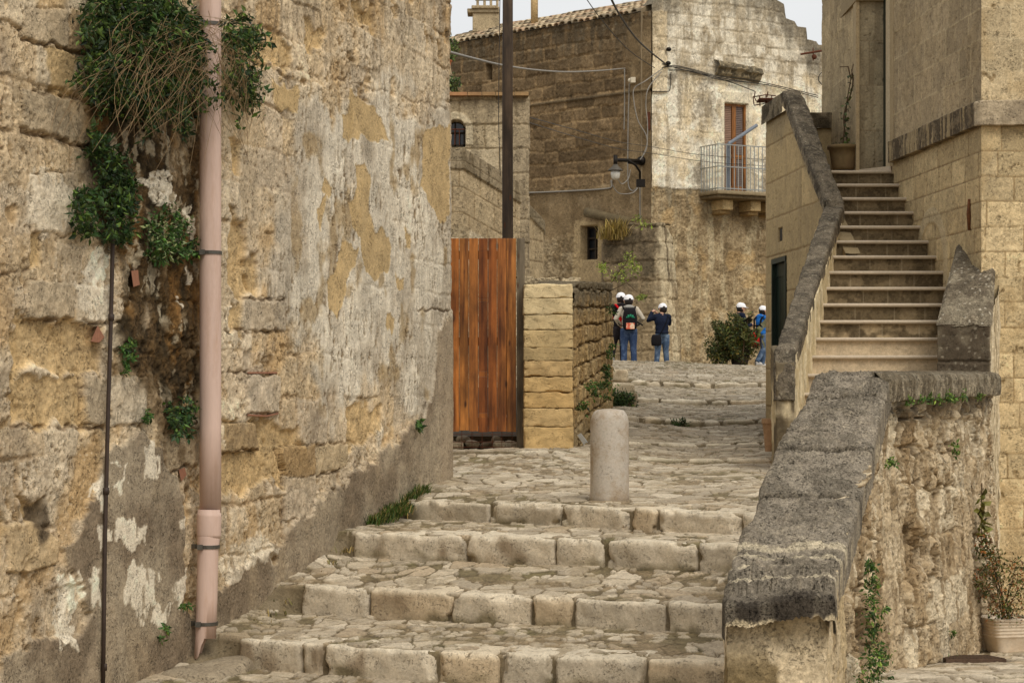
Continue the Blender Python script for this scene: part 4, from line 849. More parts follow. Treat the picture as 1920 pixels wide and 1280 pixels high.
def side_fn(U, Z):
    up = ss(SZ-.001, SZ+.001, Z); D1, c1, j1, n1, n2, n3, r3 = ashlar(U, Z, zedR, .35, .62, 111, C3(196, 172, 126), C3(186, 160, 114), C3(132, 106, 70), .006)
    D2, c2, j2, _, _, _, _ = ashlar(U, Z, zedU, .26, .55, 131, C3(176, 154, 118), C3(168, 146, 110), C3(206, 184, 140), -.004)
    c = mixc(c1, c2, up); D = D1*(1-up)+D2*up; band = ((Z > SZb) & (Z < SZ)).astype(float)
    vs = fbm(U*11, Z*1.2, 4, 141); c = mixc(c, C3(160, 136, 96), ss(.2, .7, fbm(U*2, Z*2, 4, 142))*.35)
    foot = ss(.5, .0, Z-(ZS+(20.65-20.65)/TRD*RISE)-.6*U*0)*0
    # blocked-up arch, its voussoirs slightly proud
    cu0 = 1.55; cz0 = 1.35; rr_ = np.hypot(U-cu0, Z-cz0); arch = ((rr_ < .62) & (rr_ > .47) & (Z > cz0)) | ((np.abs(np.abs(U-cu0)-.545) < .075) & (Z <= cz0) & (Z > .3))
    ar = arch.astype(float); D += ar*.012; c = mixc(c, C3(192, 172, 134)*(1+.05*n3)[..., None], ar*.6)
    return D, np.clip(c, .03, .9)
# side face from the doorway (far) to the corner (near), then the front face to the right
sp = [(4.28, 24.55), (6.243-.08*24.5, 24.5), (6.243-.08*20.8, 20.8)]; sp = [(6.243-.08*24.1, 24.1), (4.576, 20.8)]
V, Fq, Cc = wall_np(sp, -2.8, 4.6, 330, 560, side_fn, 1, 0)
mesh_np('side_wall', V, Fq, Cc, stone_m, rh)
def front_fn(U, Z):
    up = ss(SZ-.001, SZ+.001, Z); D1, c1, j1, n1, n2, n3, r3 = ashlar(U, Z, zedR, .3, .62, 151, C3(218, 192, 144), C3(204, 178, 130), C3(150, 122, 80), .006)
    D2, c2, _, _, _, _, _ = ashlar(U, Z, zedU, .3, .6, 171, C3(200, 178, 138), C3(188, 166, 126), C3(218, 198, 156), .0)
    rough = ss(-.2, .5, n1); D1 += rough*n3*.006; c = mixc(c1, c2, up); D = D1*(1-up)+D2*up; c = mixc(c, C3(176, 146, 98), ss(.3, .8, fbm(U*3, Z*3, 5, 181))*.4)
    hole = ss(.75, .9, fbm(U*9, Z*9, 4, 182, .6)); D -= hole*.02; c = mixc(c, C3(150, 124, 84), hole*.4); return D, np.clip(c, .03, .9)
V, Fq, Cc = wall_np([(4.576, 20.8), (6.2, 20.86)], -2.8, 4.6, 200, 560, front_fn, 1, 0)
mesh_np('front_wall', V, Fq, Cc, stone_m, rh)
# string course wrapping the corner
u, xy, cu = resample([(6.243-.08*24.12, 24.12), (6.243-.08*20.85, 20.85), (4.59, 20.795), (4.63, 20.785), (6.2, 20.80)], 620)
t = np.gradient(xy, axis=0); t /= np.linalg.norm(t, axis=1)[:, None]; nrm = np.stack([t[:, 1], -t[:, 0]], -1); k_ = np.ones(5)/5
nrm = np.stack([np.convolve(np.pad(nrm[:, i], 2, mode='edge'), k_, 'valid') for i in (0, 1)], -1)
k = np.linspace(0, 1, 50); pz = np.interp(k, [0, .12, .14, .95, 1], [SZb, SZb, SZb+.0, SZ, SZ]); po = np.interp(k, [0, .12, .14, .92, .97, 1], [-.02, .06, .065, .065, .055, -.02])
UU = np.repeat(u[None], 50, 0); PZm = np.repeat(pz[:, None], 620, 1); jj = ss(.008, .002, np.abs(np.modf(UU/.41+.3)[0]-.5)*.41); n2 = fbm(UU*7, PZm*7, 4, 191); n3 = fbm(UU*30, PZm*30, 3, 192); vs = fbm(UU*16, PZm*1.5, 4, 193)
out = po[:, None]+n2*.005+n3*.003-jj*.008; V = np.stack([xy[None, :, 0]+nrm[None, :, 0]*out, xy[None, :, 1]+nrm[None, :, 1]*out, PZm+n2*.003], -1)
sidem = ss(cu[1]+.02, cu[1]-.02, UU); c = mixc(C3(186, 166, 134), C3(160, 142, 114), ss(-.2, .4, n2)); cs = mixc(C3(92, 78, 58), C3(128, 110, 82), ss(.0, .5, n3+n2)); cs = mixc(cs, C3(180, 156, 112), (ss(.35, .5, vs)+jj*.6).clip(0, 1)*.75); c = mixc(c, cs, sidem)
mesh_np('string_course', V, gridF(50, 620), np.clip(c, .03, .9), stone_m, rh)
b = MB(); b.prism([(4.64, 20.95), (6.2, 20.95), (9, 21), (9, 30), (5.2, 30), (4.42, 24.2)], -2.9, 6.5, C3(180, 158, 120)); b.build('house_core', mat('weathered stone plain'), rh)
# recessed doorway: jamb facing us, green door in line with the passage, cream frame
X1, X2, DJ = PX(1611, 24.6), PX(1655.5, 24.6), 24.6
def jamb_fn(U, Z):
    D, c, j, n1, n2, n3, r3 = ashlar(U, Z, [2 + .52*k for k in range(14)], .5, .9, 211, C3(164, 148, 116), C3(150, 136, 106), C3(140, 122, 92), .003)
    c = mixc(c, C3(116, 100, 74), ss(.1, .6, fbm(U*9, Z*1.4, 4, 212))*.4); c = mixc(c, C3(100, 84, 60), ss(3.0, 2.5, Z)*.4); return D, np.clip(c, .03, .9)
V, Fq, Cc = wall_np([(X1, DJ), (X2+.12, DJ)], 2.45, PZ(3, 25.), 60, 260, jamb_fn, 1, 0); mesh_np('door_jamb', V, Fq, Cc, plain_m, rh)
b = MB(); b.box(X1-.05, X2+.0, 24.53, 26.4, PZ(3, 24.6), PZ(-22, 24.6), C3(150, 132, 100)); b.box(X1-.04, X1-.002, 24.57, 24.8, 2.5, PZ(3, 24.6), C3(170, 150, 116)); b.build('door_lintel', plain_m, rh)
gr_m = wood_mat('green painted wood', (20, 34, 24), (30, 46, 34), .8, .45, False)
dr = MB(); dr.box(X2+.004, X2+.05, 24.44, 24.598, 2.56, 4.7, (1, 1, 1)); door = dr.build('door', gr_m, rh)
fr = MB(); fr.prism([(4.281, 24.436), (4.298, 24.28), (4.42, 24.28), (4.42, 24.436)], 2.50, 4.7, C3(196, 178, 146)); fr.prism([(4.300, 24.275), (4.310, 24.10), (4.42, 24.10), (4.42, 24.275)], 2.50, 4.7, C3(170, 150, 116)); fr.build('door_frame', plain_m, rh)
b = MB(); b.prism([(X1-.02, 24.62), (X1+.0, 24.52), (4.29, 24.16), (4.33, 24.2), (4.33, 24.62)], 2.53, 2.59); b.build('threshold', tread_m, rh)
# far part of the side wall, beyond the doorway
def far_fn(U, Z):
    D, c, j, n1, n2, n3, r3 = ashlar(U, Z, zedU, .3, .6, 221, C3(182, 160, 120), C3(172, 150, 112), C3(196, 172, 128), -.002)
    c = mixc(c, C3(146, 128, 96), ss(.1, .7, fbm(U*8, Z*1.0, 4, 222))*.35); return D, np.clip(c, .03, .9)
V, Fq, Cc = wall_np([(PX(1541, 26.9), 26.9), (X1, 24.62)], 2.0, 5.6, 200, 330, far_fn, 1, 0); mesh_np('side_wall', V, Fq, Cc, stone_m, rh)
b = MB(); b.prism([(PX(1541, 26.9)+.03, 26.93), (X1+.04, 24.66), (5, 24.7), (6, 27.0)], 1.0, 6.5, C3(170, 148, 110)); b.build('house_core', mat('weathered stone plain'), rh)
# wall round the stair head landing
lw = thing('landing_wall', 'low rendered parapet with a grey capping closing the far side of the stair head', 'parapet', (4.0, 26.2, 2.5))
V, Fq, Cc = wall_np([(PX(1500, 26.3), 26.3), (PX(1606, 26.3), 26.3)], 1.8, PZ(240, 26.3), 100, 80, lambda U, Z: ((fbm(U*8, Z*8, 4, 231)*.003), C3(184, 160, 114)*(1+.05*fbm(U*10, Z*3, 4, 232))[..., None]), 1, .2); mesh_np('wall', V, Fq, Cc, plain_m, lw)
V, Fq, Cc = wall_np([(PX(1500, 26.25), 26.25), (PX(1607, 26.25), 26.25)], PZ(240, 26.25), PZ(211, 26.25), 160, 40, lambda U, Z: ((fbm(U*8, Z*8, 4, 233)*.01), mixc(C3(150, 132, 102), C3(92, 80, 60), ss(-.3, .3, fbm(U*4, Z*4, 4, 234)))), 1, .25); mesh_np('capping', V, Fq, Cc, lich, lw)

# ------------------------------------------------------------------ rendered wall under the stairs, with the dark green door
ow = thing('stair_house', 'rendered tawny wall beside the stairs with a narrow green plank door', 'outbuilding', (3.2, 26, -.4))
A_, B_ = (5.626-.0925*26.6, 26.6), (5.626-.0925*22.6, 22.6)
owL = math.hypot(B_[0]-A_[0], 4.0)
def ow_top(u): d = 26.6-u/owL*4.0; return np.interp(d, [22.6, 23.25, 25.35, 25.5, 26.6], [1.5, 1.9, 3.5, 3.40, 3.40])
def ow_fn(U, Z):
    D, c, j, n1, n2, n3, r3 = ashlar(U, Z, [-.6+.46*k for k in range(12)], 2, 4, 241, C3(190, 164, 116), C3(186, 160, 112), C3(146, 120, 80), .006, .006, .010, nv=.7)
    vs = fbm(U*8, Z*1.1, 4, 242); c = mixc(c, C3(160, 138, 100), ss(0, .7, vs)*.4); c = mixc(c, C3(128, 114, 88), ss(.35, .0, ow_top(U)-Z+.2*vs)*.5)
    d = 26.6-U/owL*4.0; dr_ = ss(-.02, .0, np.minimum(np.minimum(26.27-d, d-25.46), 1.64-Z)); D -= dr_*.10
    vt = ((d < 25.9) & (d > 25.66) & (Z > PZ(452, 25.7)) & (Z < PZ(426, 25.7))).astype(float); D -= vt*.15; c = mixc(c, C3(60, 50, 38), vt*.5); return D, np.clip(c, .03, .9)  # shade of the small square opening is painted into its recess
V, Fq, Cc = wall_np([A_, B_], -1.0, ow_top, 330, 460, ow_fn, 1, .16); mesh_np('wall', V, Fq, Cc, plain_m, ow)
b = MB(); b.prism([(A_[0]+.005, 26.62), (A_[0]+.16, 26.45), (3.55, 25.4), (3.40, 25.4)][::-1] if 0 else [(3.19, 26.58), (3.40, 25.5), (3.60, 25.5), (3.5, 26.9), (3.2, 26.9)], -1, 3.30); b.prism([(3.50, 25.3), (3.60, 23.6), (3.62, 25.4)], -1, [3.1, 1.8, 3.1]); b.build('wall_core', mat('weathered stone plain', None, 6, .2, .5), ow)
V, Fq, Cc = wall_np([(A_[0]-.03, 26.68), (A_[0]-.02, 26.62), (5.626-.0925*25.45-.03, 25.45)], 3.37, 3.60, 120, 34, lambda U, Z: (fbm(U*7, Z*7, 4, 251)*.012+.02, mixc(C3(140, 126, 100), C3(90, 80, 62), ss(-.3, .4, fbm(U*6, Z*6, 4, 252)))), 1, .25); mesh_np('capping', V, Fq, Cc, lich, ow)
dm = MB(); e1 = np.array([5.626-.0925*26.25, 26.25]); e2 = np.array([5.626-.0925*25.48, 25.48]); tt_ = (e2-e1)/np.linalg.norm(e2-e1); nn_ = np.array([tt_[1], -tt_[0]]); L = np.linalg.norm(e2-e1)
def dbox(mb, u0, u1, o0, o1, z0, z1, c=(1, 1, 1)):
    q = [e1+tt_*u0+nn_*o1, e1+tt_*u1+nn_*o1, e1+tt_*u1+nn_*o0, e1+tt_*u0+nn_*o0]; mb.prism([tuple(x) for x in q], z0, z1, c)
for k in range(7): dbox(dm, .03+k*(L-.06)/7+.004, .03+(k+1)*(L-.06)/7-.004, -.09, -.055, -.24, 1.60)
dbox(dm, .03, L-.03, -.055, -.045, 1.44, 1.6); door = dm.build('door', gr_m, ow); fm = MB(); dbox(fm, -.01, .035, -.09, .005, -.3, 1.64); dbox(fm, L-.035, L+.01, -.09, .005, -.3, 1.64); dbox(fm, -.01, L+.01, -.09, .008, 1.6, 1.66); fm.build('door_frame', gr_m, ow)
vm = MB(); dbox(vm, 26.25-25.86, 26.25-25.70, -.03, -.012, PZ(450, 25.75), PZ(428, 25.75)); vm.build('vent_shade_plate', mat('dark iron', (38, 34, 30), 60, .2, .2, .002, .5, .7), ow)  # dark plate added in place of the shade inside the open hole
hm = MB(); dbox(hm, L*.78, L*.82, -.045, -.02, .72, .86); hm.build('handle', mat('dark iron', (38, 34, 30), 60, .2, .2, .002, .5, .7), door)
iron = mat('dark iron', (38, 34, 30), 60, .2, .2, .002, .5, .7); rust = mat('rusty iron', (92, 52, 34), 60, .4, .4, .002, .8, .3); galv = mat('galvanised metal', (158, 158, 152), 40, .12, .1, .001, .45, .6); cable_m = mat('grey cable', (140, 134, 124), 30, .15, 0, 0, .7); black_cable = mat('dark cable', (58, 54, 48), 30, .15, 0, 0, .7)
terra = mat('terracotta', (188, 116, 78), 30, .18, .3, .002, .85, dirt=(150, 120, 92), dscale=9)
# ------------------------------------------------------------------ far house: brown side, limewashed front, tiled roof
fh = thing('far_house', 'large old house across the lane, brown block side wall and streaked whitewashed gable front', 'house', (3.54, 54, .5))
SB = Face((-2.6, 54+6.14/1.02), (3.54, 54)); FW = Face((3.54, 54), (8.9, 54+5.36/1.8))
wu0, wz1 = SB.uz(1089, 424); wu1, wz0 = SB.uz(1121, 485)
def brown_fn(U, Z):
    zed = [-1.5+.345*k for k in range(40)]; r1, r2, r3, e, hz = blocks(U, Z, zed, .4, .95, 261, .03, 1.2)
    n1 = fbm(U*.6, Z*.6, 4, 262); n2 = fbm(U*3, Z*3, 5, 263, .6); n3 = fbm(U*11, Z*11, 4, 264, .7); vs = fbm(U*7, Z*.9, 4, 265)
    dk = mixc(C3(128, 104, 72), C3(104, 84, 58), r1); dk = mixc(dk, C3(150, 124, 88), (r2 > .75)*.5); jm = ss(.055, .015, e+n3*.012); D = (r3-.5)*.03-jm*.02+n3*.012+n2*.01
    c = mixc(dk, C3(164, 134, 92), jm*.6*ss(-.6, .3, n2+.2)); c = c*(1+.09*n3+.07*n2)[..., None]
    topz = ss(8.2, 9.6, Z); c = mixc(c, C3(86, 74, 56), topz*ss(-.5, .4, vs+n3*.4)*.75); c = mixc(c, C3(142, 130, 106), topz*ss(.3, .7, n3)*.5)
    # lighter band of smoother plaster near the corner and at the foot
    pr_ = SB.poly(U, Z, [(1178, 60), (1240, 30), (1240, 700), (1000, 700), (980, 700), (980, 352), (1150, 352), (1176, 300)], .12, .10, 266, 2)
    foot = ss(-.1, .1, SB.uz(1100, 352)[1]-Z+.12*n2)
    pc = mixc(C3(150, 126, 90), C3(126, 104, 72), ss(-.3, .4, fbm(U*1.4, Z*1, 4, 267))); pc = mixc(pc, C3(168, 146, 112), ss(.1, .6, n2)*.4)*(1+.06*n3)[..., None]
    m = np.maximum(pr_, foot); c = mixc(c, pc, m*.9); D = D*(1-m)+m*(.02+n3*.004+n2*.006)
    low = ss(-.1, .1, SB.uz(1100, 440)[1]-Z+.2*n2)*ss(SB.uz(1080, 400)[0]+.2, SB.uz(1080, 400)[0]-.1, U); lc = mixc(C3(172, 150, 114), C3(140, 118, 84), ss(-.2, .3, n2)); c = mixc(c, lc*(1+.12*n3)[..., None], low*.9); D += low*n3*.02
    fr_ = SB.poly(U, Z, [(1078, 412), (1130, 414), (1132, 540), (1074, 540)], .03, .04, 268); c = mixc(c, C3(184, 158, 114)*(1+.05*n3)[..., None], fr_*.8)
    hole = ((U > wu0) & (U < wu1) & (Z > wz0) & (Z < wz1)).astype(float); D -= hole*.5; c = mixc(c, C3(112, 92, 64), hole)
    nu_, nz_ = SB.uz(916, 135); ni = ss(.14, .10, np.maximum(np.abs(U-nu_)*1.1, np.abs(Z-nz_)*.6)); D -= ni*.3
    led = ss(.05, .02, np.abs(Z-7.72)); D += led*.05*(U > 3); c = mixc(c, C3(98, 84, 62), led*.6)
    wn = ss(.28, .12, np.hypot((U-nu_)*1.4, Z-nz_+.75)); c = mixc(c, C3(196, 184, 156), wn*.7)
    return D, np.clip(c, .03, .9)
V, Fq, Cc = wall_np([SB.A, SB.B], -1.2, 9.72, 420, 560, brown_fn, 1, .3); far_m = mat('far stone', None, 16, .22, .8, .014, .92, 0, .1, pits=.35, pscale=.4, grain=.28)
mesh_np('side_wall', V, Fq, Cc, far_m, fh)
GAB = [(1222, 8), (1262, -40), (1330, -75), (1400, -45), (1440, -12), (1456, 0), (1470, 8), (1474, 34), (1490, 40), (1496, 50), (1512, 52), (1513, 74), (1531, 78), (1535, 84)]
_gu = [FW.uz(*p) for p in GAB]
def gab_top(u): return np.interp(u, [g[0] for g in _gu], [g[1] for g in _gu])
def white_fn(U, Z):
    zed = [-1.5+.33*k for k in range(42)]; r1, r2, r3, e, hz = blocks(U, Z, zed, .4, .9, 281, .03, 1.2)
    n1 = fbm(U*.6, Z*.6, 4, 282); n2 = fbm(U*3, Z*3, 5, 283, .6); n3 = fbm(U*12, Z*12, 4, 284, .7); vs = fbm(U*6, Z*1.1, 5, 285, .6)
    jm = ss(.045, .012, e+n3*.01)
    c = mixc(C3(240, 228, 202), C3(228, 210, 174), ss(-.1, .5, n2)); c = mixc(c, C3(200, 174, 130), ss(.25, .7, fbm(U*2, Z*1.2, 4, 286))*.45)
    zl = FW.uz(1300, 355)[1]; zm = FW.uz(1300, 125)[1]
    up = ss(zm-.3, zm+.3, Z+.4*n1); c2 = mixc(C3(228, 216, 190), C3(180, 165, 138), ss(-.2, .4, n2+.4*vs)); c2 = mixc(c2, C3(150, 132, 102), jm*.3); c = mixc(c, c2, up*.85)
    dk = ss(1.3, .0, gab_top(U)-Z+.6*vs); c = mixc(c, C3(104, 94, 76), dk*.75)
    st = ss(.15, .55, vs+.25*n3)*ss(-.2, .3, n1+.2); c = mixc(c, C3(150, 132, 102), st*.5)
    for (a, b_, w_, h_) in ((1320, 195, .5, .9), (1275, 200, .12, .7), (1312, 330, .3, .6), (1260, 150, .2, .3), (1440, 330, .3, .9)):
        u_, z_ = FW.uz(a, b_); q = ss(1, .2, np.hypot((U-u_)/w_, (Z-z_)/h_)+.5*n3); c = mixc(c, C3(116, 102, 80), q*.5)
    lo = ss(.02, -.02, Z-zl-.04*n3); c3 = mixc(C3(182, 158, 118), C3(142, 120, 86), ss(-.3, .4, n2)); c3 = mixc(c3, C3(206, 188, 148), ss(.0, .5, vs)*.6); c3 = mixc(c3, C3(112, 94, 66), ss(.2, .6, n3)*.55); c3 = mixc(c3, C3(112, 102, 82), ss(.9, .0, zl-Z)*ss(-.3, .3, vs)*.6); c3 = mixc(c3, C3(186, 150, 96), ss(.2, .6, fbm(U*2, Z*2, 4, 287))*.5)
    c = mixc(c, c3, lo); D = (r3-.5)*.02*(1-lo)-jm*.01*(.3+up)+n2*.012+n3*(.006+.02*lo)+vs*.012*lo-.03*lo+.0
    du0, dz0 = FW.uz(1358, 355); du1, dz1 = FW.uz(1403, 192); s_ = FW.uz(1352, 160)[0]; e_ = FW.uz(1410, 160)[0]
    sur = ((U > s_) & (U < e_) & (Z < FW.uz(1380, 172)[1]) & (Z > dz0)).astype(float); c = mixc(c, C3(226, 212, 180)*(1+.04*n2)[..., None], sur*.75); D = D*(1-sur)+.012*sur
    hole = ((U > du0) & (U < du1) & (Z > dz0-.1) & (Z < FW.uz(1380, 194)[1])).astype(float); D -= hole*.22
    qn = FW.poly(U, Z, [(1218, 20), (1250, 20), (1250, 175), (1218, 175)], .03, .03, 288); c = mixc(c, C3(206, 180, 134)*(1+.08*n3)[..., None], qn*.5); D += qn*.03
    return D, np.clip(c*(1+.07*n3+.04*n2)[..., None], .03, .92)
V, Fq, Cc = wall_np([FW.A, FW.B], -1.2, gab_top, 380, 600, white_fn, 1, .45)
mesh_np('front_wall', V, Fq, Cc, far_m, fh)
b = MB(); sc_ = lambda f, u, o: (f.at(u, 0, o).x, f.at(u, 0, o).y)
b.prism([sc_(SB, .2, -.9), sc_(SB, 8.0, -.9), sc_(FW, 5.1, -.9), sc_(FW, 5.1, -9), sc_(SB, .2, -9)], -1.2, 9.1, C3(150, 128, 92)); b.prism([sc_(FW, 5.0, -.3), sc_(FW, FW.L-.35, -.3), sc_(FW, FW.L-.35, -6), sc_(FW, 5.0, -6)], -1.2, 9.1, C3(150, 128, 92)); us = [g[0] for g in _gu]; gp_ = [sc_(FW, u, -.28) for u in us]+[sc_(FW, u, -.42) for u in reversed(us)]; gz = [g[1]-.12 for g in _gu]; b.prism([sc_(FW, us[0]-.15, -.28)]+gp_[1:], -1, gz+gz[::-1], C3(130, 114, 88)); b.prism([sc_(SB, 7.6, -.1), sc_(SB, 8.18, -.1), sc_(FW, .2, -.12), sc_(FW, .2, -.9), sc_(SB, 7.6, -.9)], -1, 9.66, C3(130, 114, 88)); b.build('house_core', mat('weathered stone plain'), fh)
# roof of curved tiles: rows rising away from the side wall's eaves
import itertools
def roof_mesh():
    nr, nc = 9, 36; pitch = .27; Vs = []; Fs = []; Cs = []; o = 0; r = random.Random(3); sl = .34
    for i in range(nr):
        for j in range(nc):
            u = .2+j*.225+r.uniform(-.02, .02); back = i*pitch*1.0; z = 9.72+back*sl+r.uniform(-.012, .012); L = .42; rad = .105+r.uniform(-.01, .01)
            base = [(176, 156, 122), (152, 134, 106), (190, 168, 132), (124, 110, 88), (172, 142, 110)][r.randrange(5)]; col = C3(*base)
            a0 = SB.at(u+r.uniform(-.015, .015), z, .10-back); a1 = SB.at(u+r.uniform(-.02, .02), z+L*sl-.03, .10-back-L)
            K = 7; P_ = []
            for (cp, rr, dz) in ((a0, rad, 0), (a1, rad*.8, 0), (a0, rad*.78, 0), (a1, rad*.62, 0)):
                for k in range(K):
                    an = math.pi*k/(K-1); P_.append((cp.x+SB.t[0]*math.cos(an)*rr, cp.y+SB.t[1]*math.cos(an)*rr, cp.z+math.sin(an)*rr*.8))
            V = np.array(P_); q = [(k, k+1, K+k+1, K+k) for k in range(K-1)]+[(2*K+k+1, 2*K+k, 3*K+k, 3*K+k+1) for k in range(K-1)]+[(k+1, k, 2*K+k, 2*K+k+1) for k in range(K-1)]
            Vs.append(V); Fs.append(np.array(q)+o); Cs.append(np.tile(col, (len(V), 1))); o += len(V)
    return np.concatenate(Vs), np.concatenate(Fs), np.concatenate(Cs)
V, Fq, Cc = roof_mesh(); roof = mesh_np('roof', V, Fq, Cc, mat('old roof tile', None, 14, .3, .4, .006, .9, 0, .1), fh, smooth=False)
b = MB(); q = [SB.at(.1, 9.68, -.1), SB.at(8.1, 9.68, -.1), SB.at(8.1, 9.66+.85, -2.6), SB.at(.1, 9.66+.85, -2.6)]; b.add(list(q)+[p-Vector((0, 0, .12)) for p in q], [(0, 1, 2, 3), (7, 6, 5, 4), (0, 4, 5, 1), (1, 5, 6, 2), (2, 6, 7, 3), (3, 7, 4, 0)], C3(120, 104, 80)); b.build('roof_deck', mat('weathered stone plain'), roof)
# stone chimney with open top and a slim round flue
d_ = 60.2
def bx(mb, x0, x1, y0, y1, dep, t=.5, c=C3(176, 158, 126)): mb.box(PX(x0, dep), PX(x1, dep), dep, dep+t, PZ(y1, dep), PZ(y0, dep), c)
b = MB(); bx(b, 886, 936, 12, 60, d_, .6); bx(b, 876, 936, 16, 24, d_-.05, .7, C3(150, 134, 106)); bx(b, 884, 934, 10, 16, d_-.1, .8)
for x in (893, 906, 918, 930): bx(b, x, x+5, -8, 11, d_+.02, .1); bx(b, x, x+5, -8, 11, d_+.45, .1)
bx(b, 890, 938, -16, -7, d_-.08, .75, C3(146, 130, 102)); b.build('chimney', far_m, roof, bevel=.02)
b = MB(); b.tube([P(1002, 50, 58.2), P(1002, 0, 58.2), P(1002, -60, 58.2)], .10, 14, C3(196, 168, 122)); b.build('flue', far_m, roof, smooth=True)
# shuttered door onto the balcony
du0, dz0 = FW.uz(1358, 355); du1, dz1 = FW.uz(1403, 193)
dor = MB(); W = du1-du0
for (u0, u1, z0, z1) in ((0, .07, 0, 1), (W-.07, W, 0, 1), (W/2-.06, W/2+.06, 0, 1)): FW.box(dor, du0+u0, du0+u1, dz0, dz1, -.2, -.10)
for fz in (0, .36, .955): FW.box(dor, du0+.07, du1-.07, dz0+fz*(dz1-dz0), dz0+(fz+.045)*(dz1-dz0), -.2, -.11)
door = dor.build('balcony_door', wood_mat('orange varnished wood', (168, 112, 58), (132, 84, 40), .5, .5, False), fh)
sh = MB(); n = 46
for half in (0, 1):
    a = du0+.075+half*(W/2-.015); c_ = a+W/2-.15
    for k in range(n):
        z = dz0+.07+(dz1-dz0-.14)*k/n; p0 = FW.at(a, z, -.125); p1 = FW.at(c_, z, -.125); p2 = FW.at(c_, z+.05, -.165); p3 = FW.at(a, z+.05, -.165); sh.add([p0, p1, p2, p3, p0-Vector((0, 0, .012)), p1-Vector((0, 0, .012)), p2-Vector((0, 0, .012)), p3-Vector((0, 0, .012))], [(0, 1, 2, 3), (7, 6, 5, 4), (0, 4, 5, 1)], C3(150, 120, 100) if half == 0 else C3(120, 104, 96))
sh.build('shutter_louvres', mat('dull louvre paint', None, 8, .15, 0), door)
# balcony
bal = MB(); zb_ = FW.uz(1372, 358)[1]*.984; ub0 = FW.uz(1316, 360)[0]-.08; ub1 = FW.uz(1450, 360)[0]
FW.box(bal, ub0, ub1, zb_-.10, zb_, -.1, .85, C3(146, 130, 102)); FW.box(bal, ub0+.06, ub1-.06, zb_-.19, zb_-.10, -.1, .76, C3(120, 104, 78)); balo = bal.build('balcony_slab', far_m, fh, bevel=.03)
b = MB()
for x in (1350, 1402, 1438):
    u_ = FW.uz(x, 380)[0]-.25; FW.box(b, u_, u_+.32, zb_-.46, zb_-.19, -.1, .5, C3(196, 170, 124)); FW.box(b, u_, u_+.32, zb_-.56, zb_-.46, -.1, .38, C3(150, 124, 84))
b.build('corbel', far_m, balo, bevel=.03)
rl = MB(); rh_ = 1.16; O = .80
def rail(u, o): return FW.at(u, zb_, o)
def bar(u, o, r=.013): rl.tube([FW.at(u, zb_, o), FW.at(u, zb_+rh_, o)], r, 5)
k = ub0+.03
while k < ub1-.03: bar(k, O); k += .125
k = .05
while k < O: bar(ub0+.03, k); k += .125
for z in (.05, .60, rh_): rl.beam(FW.at(ub0+.03, zb_+z, O), FW.at(ub1-.03, zb_+z, O), .03, .025); rl.beam(FW.at(ub0+.03, zb_+z, 0), FW.at(ub0+.03, zb_+z, O), .03, .025)
rl.build('railing', galv, balo)
ps = MB(); fo = Face((FW.A[0]+FW.n[0]*.7, FW.A[1]+FW.n[1]*.7), (FW.B[0]+FW.n[0]*.7, FW.B[1]+FW.n[1]*.7)); ps.tube([fo.pt(1366, 357), fo.pt(1366, 269)], .055, 8); ps.tube([fo.pt(1366, 270), fo.pt(1419, 235)], .045, 8)
tag(ps.build('awning_pole', mat('grey paint', (120, 126, 134), 20, .15), loc=tuple(fo.pt(1366, 357))), 'grey metal pole with a slanting arm standing on the far balcony', 'pole')
# broken moulding above the door
n_ = 160; u0 = FW.uz(1339, 118)[0]; u1 = FW.uz(1422, 130)[0]; uu = np.linspace(u0, u1, n_)[None]; kk = np.linspace(0, 1, 26)[:, None]; zt_ = np.interp(uu, [u0, u1], [FW.uz(1339, 112)[1], FW.uz(1422, 128)[1]]); th = .42
nn = fbm(uu*9, kk*4, 4, 301, .65); pr_ = np.interp(kk, [0, .1, .45, .55, .8, 1], [0, .20, .24, .14, .10, -.02])+nn*.05*np.sin(kk*3.14); Zm = zt_-th*kk+nn*.03
V = np.stack([FW.A[0]+FW.t[0]*uu+FW.n[0]*pr_, FW.A[1]+FW.t[1]*uu+FW.n[1]*pr_, Zm], -1); c = mixc(C3(108, 98, 78), C3(150, 134, 104), ss(-.2, .4, nn)); c = mixc(c, C3(190, 172, 136), ss(.6, .9, kk+nn*.3)*.6); mesh_np('moulding', V[::-1], gridF(26, n_), c[::-1], far_m, fh)
# dark window low on the brown side
wn = MB(); f_ = SB; fz = lambda q: wz0+(wz1-wz0)*q
for (a, b_, c0, c1) in ((0, .07, 0, 1), (.93, 1, 0, 1), (.46, .53, 0, 1)): f_.box(wn, wu0+(wu1-wu0)*a, wu0+(wu1-wu0)*b_, fz(c0), fz(c1), -.30, -.24, C3(58, 48, 36))
for q in (0, .3, .62, .93): f_.box(wn, wu0, wu1, fz(q), fz(q+.05), -.30, -.25, C3(58, 48, 36))
win = wn.build('window', mat('old dark wood', None, 8, .2, 0), fh)
g = MB(); f_.box(g, wu0, wu1, wz0, wz1, -.36, -.33); g.build('pane', glass_mat(), win)
# broken clay pipe lying along the wall above the window
b = MB(); fo = Face((SB.A[0]+SB.n[0]*.2, SB.A[1]+SB.n[1]*.2), (SB.B[0]+SB.n[0]*.2, SB.B[1]+SB.n[1]*.2)); b.tube([fo.pt(1100, 398), fo.pt(1125, 404), fo.pt(1160, 412), fo.pt(1182, 416)], [.13, .12, .12, .11], 12)
tag(b.build('spout', mat('mossy clay', (104, 90, 64), 14, .3, .5, .01), loc=tuple(fo.pt(1100, 398)), smooth=True), 'sloping mossy clay rain gutter above the small dark window', 'gutter')

